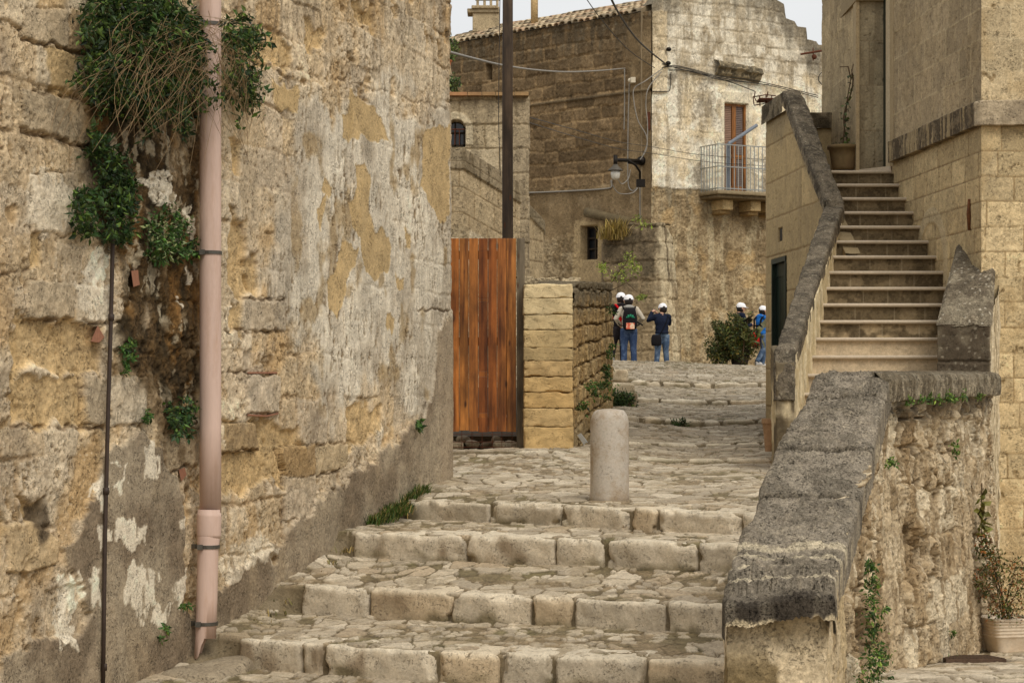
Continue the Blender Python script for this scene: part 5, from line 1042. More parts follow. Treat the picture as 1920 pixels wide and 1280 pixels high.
# ------------------------------------------------------------------ grey buttress-like outbuilding in front of the far house
ob = thing('outbuilding', 'low grey windowless block outbuilding with battered sides against the far house', 'outbuilding', (3, 50.5, .6))
ga = [(PX(1133, 52.8), 52.8), (PX(1131, 50.6), 50.6), (PX(1240, 49.9), 49.9), (PX(1259, 50.2)+.05, 50.5), (PX(1262, 53.0), 53.4)]
_, _, cg = resample(ga, 9)
def ob_fn(U, Z):
    zed = [-1.5+.42*k for k in range(20)]; r1, r2, r3, e, hz = blocks(U, Z, zed, .5, 1.1, 311, .03, 1.2); n2 = fbm(U*3, Z*3, 5, 313, .6); n3 = fbm(U*12, Z*12, 4, 314, .7); vs = fbm(U*6, Z*.9, 4, 315)
    jm = ss(.05, .012, e+n3*.01); c = mixc(C3(132, 114, 86), C3(104, 90, 68), ss(-.3, .4, n2)); c = mixc(c, C3(92, 82, 62), ss(.0, .5, vs)*.5); c = mixc(c, C3(84, 70, 50), jm*.5)
    lo = ss(3.4, 1.8, Z+.6*n2); c = mixc(c, C3(166, 142, 104), lo*.7); cr = ss(cg[2]-.18, cg[2]-.02, U+.06*n3)*ss(cg[3]+.2, cg[3], U); c = mixc(c, C3(208, 190, 152), cr*.75*ss(-.6, .1, vs+.2)); c = c*(1+.10*n3)[..., None]
    D = (r3-.5)*.03-jm*.02+n3*.012+n2*.02+.20*ss(4.2, .6, Z)*ss(cg[1]+.3, cg[1]+1.2, U); return D, np.clip(c, .03, .9)
zt_ = PZ(417, 50.2)
V, Fq, Cc = wall_np(ga, -.6, lambda u: zt_+fbm(u*2, u*0, 3, 316)*.07-.5*ss(cg[2]+.1, cg[3]+.3, u), 300, 260, ob_fn, 5, .8); mesh_np('wall', V, Fq, Cc, far_m, ob)
b = MB(); b.prism([(ga[1][0]+.3, 50.9), (ga[2][0]-.1, 50.4), (ga[3][0]-.2, 50.9), (ga[4][0]-.3, 55), (ga[0][0], 56)], -.6, zt_-.15, C3(120, 104, 78)); b.build('outbuilding_core', mat('weathered stone plain'), ob)
# street level wall joining the far house to the stairs, seen behind the bush: continues the front
# ------------------------------------------------------------------ middle distance house at the left with vaulted window
mh = thing('terrace_house', 'low pale stone house behind the gate with a vaulted window and thin tile eaves', 'house', (-.4, 33, -.3))
def mh_fn(U, Z):
    zed = [-1.0+.37*k for k in range(20)]; r1, r2, r3, e, hz = blocks(U, Z, zed, .5, .95, 321, .02, 2); n2 = fbm(U*5, Z*5, 5, 323, .6); n3 = fbm(U*18, Z*18, 4, 324, .7); vs = fbm(U*14, Z*1.6, 4, 325)
    jm = ss(.022, .006, e+n3*.006); c = mixc(C3(190, 170, 134), C3(170, 150, 116), r1); c = mixc(c, C3(206, 188, 154), (r2 > .7)*.5); c = mixc(c, C3(138, 118, 84), jm*.6); c = mixc(c, C3(120, 106, 82), ss(.1, .6, vs)*.45)
    rt = ss(PX(955, 33)+1.75, PX(965, 33)+1.75, U+.03*n2); c = mixc(c, C3(150, 132, 104), rt*.5)
    D = (r3-.5)*.02-jm*.012+n3*.006+n2*.008
    u_, z_ = PX(854, 33)+1.9, PZ(272, 33); rr = np.hypot((U-u_)/.16, np.maximum(Z-(z_+.22), 0)/.17); hole = ((np.abs(U-u_) < .16) & (Z > z_-.02) & (rr < 1)).astype(float); ring = ((rr >= 1) & (rr < 1.7) & (Z > z_)).astype(float)
    D = D-hole*.35+ring*.02; c = mixc(c, C3(204, 188, 154)*(1+.05*n3)[..., None], ring*.7); c = mixc(c, C3(120, 100, 72), hole*.6); return D, np.clip(c*(1+.07*n3)[..., None], .03, .9)
mp_ = [(-1.9, 33), (PX(986, 33), 33), (PX(990, 33)+.02, 33.05), (PX(990, 36), 36)]
V, Fq, Cc = wall_np(mp_, -1, PZ(180, 33), 300, 420, mh_fn, 3, .3); mesh_np('wall', V, Fq, Cc, far_m, mh)
b = MB(); b.prism([(-1.9, 33.45), (.12, 33.45), (.2, 36), (-1.9, 36)], -1, PZ(190, 33)); b.build('house_core', mat('weathered stone plain'), mh)
b = MB(); k = PX(815, 33)
while k < PX(990, 33):
    w_ = random.uniform(.2, .3); b.box(k, min(k+w_-.012, PX(991, 33)), 32.88+random.uniform(-.01, .01), 33.3, PZ(181, 33), PZ(175, 33)+random.uniform(-.005, .006), C3(170+random.randint(-12, 12), 128, 88)); k += w_
b.build('eaves', mat('eave tile', None, 12, .2, .3), mh)
wn = MB(); u_, z_ = PX(854, 33)-.01, PZ(272, 33)
wn.box(u_-.155, u_+.155, 33.2, 33.23, z_, z_+.03, C3(60, 52, 42)); wn.box(u_-.155, u_+.155, 33.2, 33.23, z_+.2, z_+.225, C3(60, 52, 42))
for q in (-.14, 0, .14): wn.box(u_+q-.012, u_+q+.012, 33.2, 33.23, z_, z_+.36, C3(60, 52, 42))
win = wn.build('window', mat('old dark wood'), mh); g = MB(); g.box(u_-.155, u_+.155, 33.25, 33.27, z_, z_+.38); g.build('pane', glass_mat(), win)
g = MB()
for q in (-.07, 0, .07): g.tube([(u_+q, 33.0, z_), (u_+q, 33.0, z_+.25)], .008, 5)
g.tube([(u_-.15, 33.0, z_+.24), (u_+.15, 33.0, z_+.24)], .01, 5); g.build('window_bars', rust, win)
# terrace parapet in front of it, sloping down to the right
tp = thing('terrace_parapet', 'smooth cream block parapet with a sloping capping, ending at the wooden pole', 'parapet', (-.5, 30.5, -.3))
tpf = [(-1.6, 30.2), (PX(868, 30.2), 30.2), (PX(975, 31.4), 31.4)]; _, _, ct_ = resample(tpf, 9)
tpz = lambda u: np.interp(u, ct_, [PZ(276, 30.2), PZ(279, 30.2), PZ(345, 31.4)])
def tp_fn(U, Z):
    off = tpz(U); zed = [-3.5+.36*k for k in range(16)]; r1, r2, r3, e, hz = blocks(U, Z-off+1.0, zed, .35, .5, 331, .004, 2); n2 = fbm(U*5, Z*5, 5, 333, .6); n3 = fbm(U*18, Z*18, 4, 334, .7); vs = fbm(U*14, Z*1.6, 4, 335)
    jm = ss(.014, .005, e); c = mixc(C3(188, 166, 128), C3(174, 152, 116), r1); c = mixc(c, C3(140, 116, 80), jm*.6); cap = ss(.30, .28, off-Z); c = mixc(c, mixc(C3(150, 134, 106), C3(112, 98, 74), ss(-.1, .5, vs)), cap*.8)
    lo = ss(1.05, 1.15, off-Z+.03*n2); c = mixc(c, mixc(C3(164, 146, 114), C3(200, 184, 154), (r3 > .6)*1.0), lo*.8); D = cap*.03-jm*.008+n3*.004*(1+2*lo)+n2*.01*lo; return D, np.clip(c*(1+.06*n3)[..., None], .03, .9)
V, Fq, Cc = wall_np(tpf, -1, tpz, 240, 360, tp_fn, 3, .25); mesh_np('wall', V, Fq, Cc, far_m, tp)
# second parapet, right of the house corner
tq = thing('side_parapet', 'weathered parapet with a short sloping capping to the right of the low house', 'parapet', (.7, 35.5, 0))
tqf = [(PX(975, 35), 35), (PX(1018, 36.2), 36.2), (PX(1019, 38), 38)]; _, _, cq = resample(tqf, 9); tqz = lambda u: np.interp(u, cq, [PZ(368, 35), PZ(413, 36.2), PZ(413, 37)])
def tq_fn(U, Z):
    off = tqz(U); n2 = fbm(U*5, Z*5, 5, 343, .6); n3 = fbm(U*18, Z*18, 4, 344, .7); r1, r2, r3, e, hz = blocks(U, Z, [-1+.36*k for k in range(14)], .3, .5, 341, .01, 2); jm = ss(.018, .005, e); cap = ss(.2, .18, off-Z); c = mixc(C3(178, 156, 118), C3(160, 138, 102), r1); c = mixc(c, C3(128, 106, 74), jm*.6); c = mixc(c, C3(124, 110, 84), cap*.8); return cap*.03-jm*.01+n3*.006, np.clip(c*(1+.07*n3)[..., None], .03, .9)
V, Fq, Cc = wall_np(tqf, -1, tqz, 110, 260, tq_fn, 3, .3); mesh_np('wall', V, Fq, Cc, far_m, tq)
# rough wall linking behind the gate pillar
rk = thing('rough_wall', 'crumbling rubble wall with a ragged top running behind the cut stone pillar', 'rubble wall', (.4, 24, -.4))
def rk_fn(U, Z):
    r1, r2, r3, e, hz = blocks(U, Z, [-1+.3*k for k in range(20)], .3, .6, 351, .05, 2); n2 = fbm(U*5, Z*5, 5, 353, .6); n3 = fbm(U*16, Z*16, 4, 354, .7); jm = ss(.03, .006, e+n3*.01); c = mixc(C3(176, 154, 118), C3(142, 122, 88), r1); c = mixc(c, C3(206, 188, 152), (r2 > .75)*.6); c = mixc(c, C3(104, 86, 60), jm*.6); D = (r3-.5)*.05-jm*.03+n3*.02+n2*.02; return D, np.clip(c*(1+.12*n3)[..., None], .03, .9)
V, Fq, Cc = wall_np([(PX(975, 24), 24), (PX(1088, 24.2), 24.2)], -1, lambda u: PZ(520, 24)+fbm(u*9, u*0, 4, 352)*.025, 160, 260, rk_fn, 3, .4)
mesh_np('wall', V, Fq, Cc, far_m, rk)

# ------------------------------------------------------------------ gate pillar, the wall running back from it, the wooden gate
gp = thing('gate_pillar', 'pillar of eleven pale yellow freshly cut tufa blocks beside the wooden gate', 'pillar', (PX(1028, 21.2), 21.2, PZ(845, 21.2)))
ys_ = [845, 800, 765, 735, 706, 676, 652, 618, 590, 559, 532]
tuf = mat('cut tufa', None, 60, .12, .9, .004, .92, 0, .1, stretch=(1, 1, 2.2), pits=.3, grain=.14)
for i in range(10):
    z0 = PZ(ys_[i], 21.2); z1 = PZ(ys_[i+1], 21.2); h_ = z1-z0; r = random.Random(i)
    bc = [C3(214, 178, 116), C3(210, 176, 118), C3(206, 168, 106), C3(208, 172, 112), C3(204, 170, 114), C3(196, 168, 116), C3(212, 182, 126), C3(218, 192, 140), C3(220, 196, 146), C3(224, 200, 150)][i]
    V, Fq, Cc = rstone((PX(982, 21.2)+.245+r.uniform(-.004, .004), 21.2+.2, z0+h_/2), ((1, 0, 0), (0, 1, 0), (0, 0, 1)), (.488+r.uniform(-.008, .008), .42, h_-.003), (40, 24, 20), .006, .003, 30+i, 9, bc*(1-.06*r.random()), bc*.8, chip=.008)
    mesh_np('block', V, Fq, Cc, tuf, gp)
sw = thing('side_wall', 'yellow-brown dry stone wall with weeds running uphill from the gate pillar', 'stone wall', (.9, 25, -.4))
swp = [(PX(1073, 21.3)+.0, 21.32), (PX(1100, 24), 24), (PX(1149, 29.5), 29.5), (PX(1149, 29.5)-.02, 29.9), (PX(1130, 31), 31)]
_, _, cs = resample(swp, 9); swd = lambda u: np.interp(u, cs, [21.3, 24, 29.5, 29.9, 31]); swz = lambda u: np.interp(swd(u), [21.3, 22.5, 24, 29.5, 31], [PZ(545, 21.3), PZ(530, 22.5), PZ(529, 24), PZ(533, 29.5), PZ(533, 30)])
def sw_fn(U, Z):
    sl = U*.045; r1, r2, r3, e, hz = blocks(U, Z-sl, [-1.6+.205*k for k in range(20)], .3, .52, 361, .02, 2); n2 = fbm(U*6, Z*6, 5, 363, .6); n3 = fbm(U*22, Z*22, 4, 364, .7); vs = fbm(U*12, Z*2.2, 4, 365)
    jm = ss(.026, .006, e+n3*.006); c = mixc(C3(190, 158, 104), C3(166, 134, 84), r1); c = mixc(c, C3(206, 180, 130), (r2 > .7)*.5); c = mixc(c, C3(96, 74, 44), jm*.8); c = mixc(c, C3(134, 112, 76), ss(-.1, .5, vs)*.6); off = swz(U); tp_ = ss(.42, .1, off-Z+.15*n2); c = mixc(c, C3(104, 94, 74), tp_*.8); lo = ss(-.15, -.45, Z-.02*U+.1*n2); c = mixc(c, C3(140, 122, 88), lo*.6)
    D = (r3-.5)*.035-jm*.04+n3*.008+n2*.015-ss(.45, .7, fbm(U*10, Z*10, 4, 366))*.03; return D, np.clip(c*(1+.10*n3)[..., None], .03, .9)
V, Fq, Cc = wall_np(swp, -1.0, lambda u: swz(u)+fbm(u*5, u*0, 3, 367)*.02, 460, 300, sw_fn, 5, .4); mesh_np('wall', V, Fq, Cc, stone_m, sw)
b = MB(); b.prism([(.52, 21.65), (.60, 21.65), (.80, 24), (1.15, 29.5), (.85, 29.5)], -1, [.9, .9, 1.1, 1.4, 1.4]); b.build('wall_core', mat('weathered stone plain'), sw)
# gate
GD_ = 21.45; gt = thing('wooden_gate', 'tall gate of orange-stained vertical knotty boards with gaps below', 'gate', (PX(905, GD_), GD_, PZ(808, GD_)))
wm = wood_mat('orange stained pine', (206, 136, 66), (104, 58, 26), .8, .5)
edges = [838, 861, 879, 897, 915, 932, 950, 968]; tints = [(1, .95, .9), (1, 1, 1), (.93, .9, .9), (.8, .7, .7), (.82, .74, .7), (.95, .92, .92), (1, 1, 1)]
for i in range(7):
    x0 = PX(edges[i], GD_)+.002; x1 = PX(edges[i+1], GD_)-.002; b = MB(); bt = random.uniform(-2, 3)
    if i == 3:
        q = [447, 470, 560, 566, 696, 706, 774, 784, 810]; tn = [(.84, .76, .72), (.80, .72, .68), (.86, .8, .76), (.76, .68, .66), (.84, .78, .74), (.74, .66, .64), (.86, .8, .76), (.8, .72, .7)]
        for k in range(8): b.box(x0, x1, GD_-.0125+.0005*k, GD_+.012, PZ(q[k+1], GD_)+.0005, PZ(q[k], GD_)-.0005, tn[k])
    else: b.box(x0, x1, GD_-.012-.002*(i % 2), GD_+.012, PZ(808+bt, GD_), PZ(447, GD_), tints[i])
    b.build('board', wm, gt, bevel=.002)
b = MB(); b.box(PX(969, GD_), PX(984, GD_), GD_-.02, GD_+.08, PZ(842, GD_), PZ(447, GD_), (.9, .9, .9)); b.build('post', wood_mat('grey weathered wood', (146, 132, 110), (108, 96, 78), .8, .8), gt, bevel=.004)
for z in (478, 640, 790): b = MB(); b.box(PX(840, GD_), PX(968, GD_), GD_+.014, GD_+.029, PZ(z+8, GD_), PZ(z-8, GD_), (1, 1, 1)); b.build('crossbar', wm, gt)
b = MB()
for x in (848, 866, 885, 904, 923, 941, 960, 976): b.tube([(PX(x, GD_), GD_-.005, PZ(845, GD_)), (PX(x, GD_), GD_-.005, PZ(806, GD_))], .003, 5)
for y in (814, 828, 838): b.tube([(PX(842, GD_), GD_-.008, PZ(y, GD_)), (PX(980, GD_), GD_-.008, PZ(y, GD_))], .003, 5)
b.build('wire_mesh', rust, gt)
for i, (x, y, sx_, sz_) in enumerate([(856, 834, 30, 16), (885, 832, 24, 14), (912, 835, 26, 14), (938, 834, 22, 16), (957, 836, 26, 18), (900, 826, 22, 12), (930, 824, 20, 12), (868, 824, 24, 13)]):
    dd = GD_+.1+.1*(i % 3)+(.1 if y < 830 else 0); V, Fq, Cc = rstone((PX(x, dd), dd, PZ(y, dd)), ((1, 0, .1*(i % 3-1)), (0, 1, 0), (0, 0, 1)), (sx_/F*dd, .13, sz_/F*dd), (10, 8, 6), .035, .02, 700+i, 9, C3(150, 134, 108) if i != 4 else C3(196, 180, 150))
    tag(mesh_np('rubble_stone', V, Fq, Cc, stone_m, loc=(PX(x, dd), dd, PZ(y+8, dd))), ['grey rubble stone at the left end under the wooden gate', 'wide grey rubble stone behind the mesh, second from the left', 'pale rubble stone lying in the middle under the gate', 'small grey rubble stone, left neighbour of the whitest one', 'whitest rubble stone at the right end under the gate', 'small rubble stone stacked in the second row, middle of the gap', 'small rubble stone in the second row near the gate post', 'small rubble stone in the second row near the old wall'][i], 'stone', 'rubble stones under the wooden gate')
b = MB(); b.prism([(-1.5, 21.75), (.15, 21.75), (.3, 23.5), (.3, 29), (-1.5, 29)], -1.2, [-.42, -.42, -.3, .1, .1]); tag(b.build('yard_ground', mat('dark soil', (78, 66, 48), 20, .3, .6, .02), loc=(-.6, 22, -.5)), kind='structure')
# pole
pl = MB(); pl.tube([(PX(952.5, 24.5), 24.5, -.8), (PX(952, 24.5), 24.5, 1.5), (PX(951.5, 24.5), 24.5, 3.2), (PX(952.5, 24.5), 24.5, 5.6)], [.068, .064, .061, .058], 16, (1, 1, 1))
tag(pl.build('utility_pole', wood_mat('dark pole wood', (82, 66, 50), (52, 42, 32), .6, .85), loc=(PX(952, 24.5), 24.5, -.8), smooth=True), 'dark brown round wooden utility pole rising behind the orange gate', 'pole')
def lwq(px, py, out):           # point in front of the left wall that projects exactly to (px, py)
    d = (LC+out*LS)/((px-960)/F-LK); return Vector(((px-960)/F*d, d, (HY-py)/F*d))
# ------------------------------------------------------------------ bollard
b = MB(); r0 = 36.5/F*16.4; h_ = 177/F*16.4; zb0 = PZ(943, 16.4); prof = [(r0*1.0, 0), (r0*1.005, .05), (r0, .2), (r0*.995, h_-.125)]
for a in np.linspace(0, 1, 9)[1:]: prof.append((r0*(.52+.475*math.cos(a*math.pi/2)**.8 if a < 1 else .50), h_-.125+.118*math.sin(a*math.pi/2)))
prof += [(r0*.3, h_-.002), (r0*.02, h_)]
b.lathe(PX(1144.5, 16.4), 16.53, [(r, zb0-.05+z+(.05 if z > 0 else 0)) for r, z in prof], 48, C3(188, 172, 156))
tag(b.build('bollard', mat('bollard stone', (188, 178, 163), 60, .10, .5, .002, .75, 0, .25, dirt=(156, 136, 110), dscale=5, dthr=(.46, .66), pits=.25, pscale=.9, grain=.06), loc=(PX(1144.5, 16.4), 16.53, zb0), smooth=True), 'round-topped pale stone bollard standing on the cobbled landing', 'bollard')
V, Fq, Cc = rstone((PX(1144.5, 16.4), 16.53, zb0+.0), ((1, 0, 0), (0, 1, 0), (0, 0, 1)), (r0*2.3, r0*2.3, .04), (26, 26, 8), .024, .012, 77, 14, C3(150, 132, 104), C3(112, 96, 70)); tag(mesh_np('bollard_bedding', V, Fq, Cc, stone_m, loc=(PX(1144.5, 16.4), 16.53, zb0)), kind='structure')
# ------------------------------------------------------------------ drainpipe
pk = mat('pink pipe paint', (206, 178, 162), 14, .07, .08, .001, .55, 0, .3, stretch=(1, 1, .12), dirt=(172, 140, 118), dscale=9, dthr=(.48, .75), grain=.05)
dp = thing('drainpipe', 'pale pink drainpipe with a cut open foot, clamped down the front of the old wall', 'drainpipe', tuple(lwq(386, 1236, .12)))
cen = [lwq(394.5, y, .12) for y in (-160, 0, 150, 300, 474, 650, 800, 960)]; R_ = 20.3/F*cen[3].y
b = MB(); b.tube(cen, R_, 24, None); b.build('upper_pipe', pk, dp, smooth=True)
low = [lwq(x, y, .12) for x, y in ((392, 955), (391, 1010), (390, 1030), (388, 1120), (385.5, 1196))]; b = MB(); n = 24; rr = [R_*1.03, R_*1.05, R_*.97, R_*.97, R_*.96]; b.tube(low, rr, n, None, caps=False)
last = low[-1]; ring = b.v[-n:]; base = len(b.v)-n
ext = []
for q in range(n):
    v = Vector(ring[q]); dx = (v.x-last.x)/R_; e = .0 if dx > -.1 else .13*min(1, (-dx-.1)/.45)
    ext.append((v.x-e*.05, v.y, v.z-e))
b.add(ext, []); m0 = len(b.v)-n
b.f += [(base+q, base+(q+1) % n, m0+(q+1) % n, m0+q) for q in range(n) if abs(ext[q][2]-ring[q][2])+abs(ext[(q+1) % n][2]-ring[(q+1) % n][2]) > 1e-4]
lo_ = b.build('lower_pipe', pk, dp, smooth=True); sol = lo_.modifiers.new('wall', 'SOLIDIFY'); sol.thickness = .006; sol.offset = -1
b = MB(); b.tube([lwq(392.5, 961, .12), lwq(392.3, 968, .12), lwq(391.7, 1002, .12), lwq(391.5, 1008, .12)], [R_*1.09, R_*1.13, R_*1.13, R_*1.08], 24); b.build('collar', pk, dp, smooth=True)
cl = mat('grey clamp', (96, 92, 84), 40, .2, .2, .001, .5, .6)
for x, y in ((394.5, 46), (394.5, 474), (390.5, 1024), (387, 1168)):
    c0 = lwq(x, y, .12); b = MB(); b.tube([c0-Vector((0, 0, .011)), c0+Vector((0, 0, .011))], R_*1.09, 24); b.beam(c0+Vector((-R_*1.0, .0, 0)), c0+Vector((-R_*1.5, .03, 0)), .03, .028); b.box(c0.x-R_*.85, c0.x-R_*.35, c0.y-R_*1.2, c0.y-R_*.8, c0.z-.016, c0.z+.016); b.tube([c0+Vector((-R_*.8, 0, 0)), c0+Vector((-.19, .06, 0))], .008, 6); b.build('clamp', cl, dp)
# dark conduit
b = MB(); b.tube([lwq(x, y, .045) for x, y in ((213, 400), (211, 470), (208, 600), (203, 760), (200, 880), (197, 1000), (195, 1150), (193, 1300))], .0125, 10)
for x, y in ((208.5, 595), (199, 920), (195, 1250)): c0 = lwq(x, y, .045); b.tube([c0-Vector((0, 0, .02)), c0+Vector((0, 0, .02))], .018, 10)
tag(b.build('conduit', mat('dark conduit', (62, 50, 42), 20, .2, .1, .001, .6), loc=tuple(lwq(193, 1300, .045)), smooth=True), 'thin dark vertical conduit running down the wall left of the drainpipe', 'conduit')
# rubble slab under the spout
V, Fq, Cc = rstone(tuple(lwq(405, 1268, .22)), ((.957, -.29, 0), (.29, .957, .02), (0, 0, 1)), (.46, .95, .20), (26, 40, 14), .09, .03, 812, 4, C3(158, 142, 116), C3(120, 104, 80)); tag(mesh_np('splash_stone', V, Fq, Cc, stone_m, loc=tuple(lwq(405, 1290, .2))), 'low rounded cement-grey stone under the open foot of the drainpipe', 'stone')
# bits of brick in the wall
bm = mat('old brick', (150, 104, 80), 50, .2, .5, .003, .9)
for pts, o in (([(246, 508), (259, 506), (262, 534), (250, 538)], .03), ([(183, 610), (196, 632), (186, 642), (170, 640)], .02), ([(464, 697), (520, 697), (520, 700), (464, 700)], .012), ([(464, 776), (500, 778), (522, 773), (522, 776), (500, 781), (464, 779)], .012), ([(335, 880), (346, 876), (350, 890), (340, 902)], .0)):
    a = [lwq(x, y, o) for x, y in pts]; c_ = [lwq(x, y, o-.08) for x, y in pts]; n = len(a); b = MB(); b.add(list(a)+list(c_), [tuple(range(n-1, -1, -1)), tuple(range(n, 2*n))]+[(i, (i+1) % n, n+(i+1) % n, n+i) for i in range(n)]); b.build('brick_piece', bm, house)

# ------------------------------------------------------------------ plants
LM = leaf_mat(); stem_m = mat('dry stems', (136, 112, 80), 20, .2, 0, 0, .9); wood_s = mat('twigs', (84, 66, 46), 20, .2, 0, 0, .9)
def plant(name, label, cat, cen, size, base, loc, var=.22, alt=None, pa=.25, nrm=None, stems=None, srad=.004, asp=.45, seed=1, group=None, droop=.2, spread=1.0, smat=None):
    cen = np.asarray(cen); V, T, c = leaves_np(cen, np.full(len(cen), size), leafcol(len(cen), base, var, seed, alt, pa), nrm, asp, spread, seed, droop)
    root = thing(name, label, cat, loc, group); mesh_np('foliage', V, None, c, LM, root, smooth=False, tris=T)
    if stems:
        b = MB()
        for s_ in stems: b.tube(s_, [srad]*(len(s_)-1)+[srad*.5], 4, None, caps=False)
        b.build('stems', smat or wood_s, root)
    return root
def wall_cloud(ells, dens, seed, clump=.5):
    r = np.random.default_rng(seed); out = []; nr = []
    for (cx, cy, rx, ry, om) in ells:
        n = int(rx*ry*dens); nc = max(3, n//26)
        cc = []
        while len(cc) < nc:
            a, b_, o = r.uniform(-1, 1, 3)
            if a*a+b_*b_ < 1: cc.append((a, b_, abs(o)*math.sqrt(1-a*a-b_*b_)))
        for _ in range(n):
            k = cc[r.integers(nc)]; a = k[0]+r.normal()*clump*.45; b_ = k[1]+r.normal()*clump*.45; o = max(.03, k[2]*om+r.normal()*.035)
            out.append(lwq(cx+a*rx, cy+b_*ry, min(o, om+.1)) if a*a+b_*b_ < 2.2 else lwq(cx+a*rx*.5, cy+b_*ry*.5, .05))
    return np.array([tuple(v) for v in out])
G1 = (46, 66, 30); G2 = (86, 108, 46)
big = [(255, 20, 85, 50, .30), (210, 90, 45, 60, .30), (285, 90, 80, 75, .34), (345, 100, 50, 60, .34), (350, 165, 45, 55, .34), (240, 165, 65, 50, .28), (195, 140, 45, 40, .24), (445, 115, 38, 62, .34), (440, 60, 22, 26, .3), (452, 170, 30, 38, .3), (300, 195, 45, 40, .26), (215, 20, 40, 40, .28), (320, 40, 45, 45, .3)]
r = np.random.default_rng(5); stems = []
for k in range(150):
    x0, y0 = (r.uniform(230, 460), r.uniform(20, 130)); dx = r.normal(-50 if r.random() < .5 else 60, 75); dy = r.uniform(90, 210); cv = r.normal(0, 34); o0 = r.uniform(.22, .36); o1 = r.uniform(.12, .42)
    if x0+dx > 470: dx = 465-x0
    stems.append([lwq(x0+dx*t+cv*math.sin(t*3.14), y0+dy*t*t*.6+dy*t*.4, o0+(o1-o0)*t) for t in np.linspace(0, 1, 7)])
spr = []; sprs = []
for k in range(120):
    e_ = big[r.integers(len(big))]; a = r.uniform(0, 6.28); x0 = e_[0]+e_[2]*.8*math.cos(a); y0 = e_[1]+e_[3]*.8*math.sin(a); L_ = r.uniform(15, 46); dx = math.cos(a)*L_+r.normal()*8; dy = math.sin(a)*L_*.6+r.uniform(0, 16); o0 = r.uniform(.12, .3)
    pt_ = [lwq(x0+dx*t, y0+dy*t+10*t*t, o0+.06*t) for t in np.linspace(0, 1, 5)]; sprs.append(pt_)
    for q in range(int(L_*.75)): t = r.random()**.8; spr.append(tuple(lwq(x0+dx*t+r.normal()*3, y0+dy*t+10*t*t+r.normal()*3, o0+.06*t)))
plant('hanging_plant', 'large trailing evergreen plant with dry tan stems, spilling down the wall behind the drainpipe', 'plant', np.concatenate([wall_cloud(big, .30, 21), np.array(spr)]), .042, G1, tuple(lwq(290, 60, .05)), alt=G2, stems=stems+sprs, srad=.0014, smat=stem_m, seed=3)
plant('wall_plant', 'leafy green plant trailing over the upper end of the dark conduit', 'plant', wall_cloud([(180, 262, 30, 26, .2), (205, 300, 34, 36, .2), (190, 365, 50, 46, .24), (172, 400, 36, 36, .24), (222, 350, 30, 46, .2), (205, 430, 46, 26, .16), (235, 410, 22, 36, .14)], .30, 22), .040, (48, 70, 32), tuple(lwq(190, 440, .05)), alt=G2, seed=4, group='plants growing out of the old wall')
plant('wall_plant', 'round green tuft with pale tips between the conduit and the drainpipe', 'plant', wall_cloud([(312, 430, 34, 44, .16), (300, 465, 30, 24, .14), (335, 470, 22, 20, .12)], .42, 23), .034, (62, 90, 38), tuple(lwq(312, 480, .03)), alt=(150, 160, 110), pa=.15, seed=5, group='plants growing out of the old wall')
plant('wall_plant', 'tiny green tuft touching the left side of the drainpipe at its second clamp', 'plant', wall_cloud([(363, 468, 13, 17, .1)], .5, 24), .032, G1, tuple(lwq(363, 480, .03)), alt=G2, seed=6, group='plants growing out of the old wall')
plant('wall_plant', 'dark green tuft in the broken joint just left of the drainpipe, midway down', 'plant', wall_cloud([(345, 775, 26, 30, .14), (340, 805, 18, 20, .12)], .42, 25), .04, (56, 82, 44), tuple(lwq(345, 810, .03)), alt=G2, seed=7, group='plants growing out of the old wall')
plant('wall_plant', 'small green sprig just right of the dark conduit above the pale block', 'plant', wall_cloud([(243, 655, 16, 16, .08), (240, 685, 12, 16, .08), (275, 780, 10, 16, .05)], .5, 26), .032, (60, 92, 40), tuple(lwq(243, 690, .03)), alt=G2, seed=8, group='plants growing out of the old wall')
plant('wall_plant', 'little weed low on the cement beside the lower end of the drainpipe', 'plant', wall_cloud([(305, 1182, 9, 16, .06), (346, 1134, 9, 10, .05)], .6, 27), .03, (70, 100, 44), tuple(lwq(305, 1190, .03)), alt=G2, seed=9, group='plants growing out of the old wall')
plant('wall_plant', 'small solitary weed on the smooth plaster near the gate end of the wall', 'plant', wall_cloud([(785, 805, 7, 14, .08)], 1.2, 28), .04, (70, 104, 44), tuple(lwq(785, 812, .03)), alt=G2, seed=10, group='plants growing out of the old wall')
def grass(name, label, pts, n, hgt, seed, base=(84, 110, 44), lean=(0, -.2), wdt=.005, group=None, cat='grass tuft', dry=.15):
    r = np.random.default_rng(seed); V = []; T = []; cc = []; o = 0
    for k in range(n):
        p = pts[r.integers(len(pts))]; c0 = np.array(p[:3])+r.normal(size=3)*np.array([p[3], p[3], .003]); h = hgt*r.uniform(.4, 1.1); a = r.uniform(0, 6.28); ln = r.uniform(.1, 1.1)*h
        tip = c0+np.array([math.cos(a)*ln+lean[0]*h, math.sin(a)*ln+lean[1]*h, h]); mid = c0*.45+tip*.55+np.array([0, 0, h*.18]); s_ = np.array([-math.sin(a), math.cos(a), 0])*wdt
        V += [c0-s_, c0+s_, mid-s_*.8, mid+s_*.8, tip]; T += [(o, o+1, o+3), (o, o+3, o+2), (o+2, o+3, o+4)]; o += 5
        b_ = np.array(base if r.random() > dry else (168, 146, 92), float)/255*(1+.2*r.normal()); cc += [np.clip(b_, .02, 1)]*5
    ob_ = mesh_np(name, V, None, np.array(cc), LM, loc=pts[0][:3], smooth=False, tris=T); return tag(ob_, label, cat, group)
def on_a(px, py, z, s_=.03): d = z/((HY-py)/F); return (PX(px, d), d, z, s_)
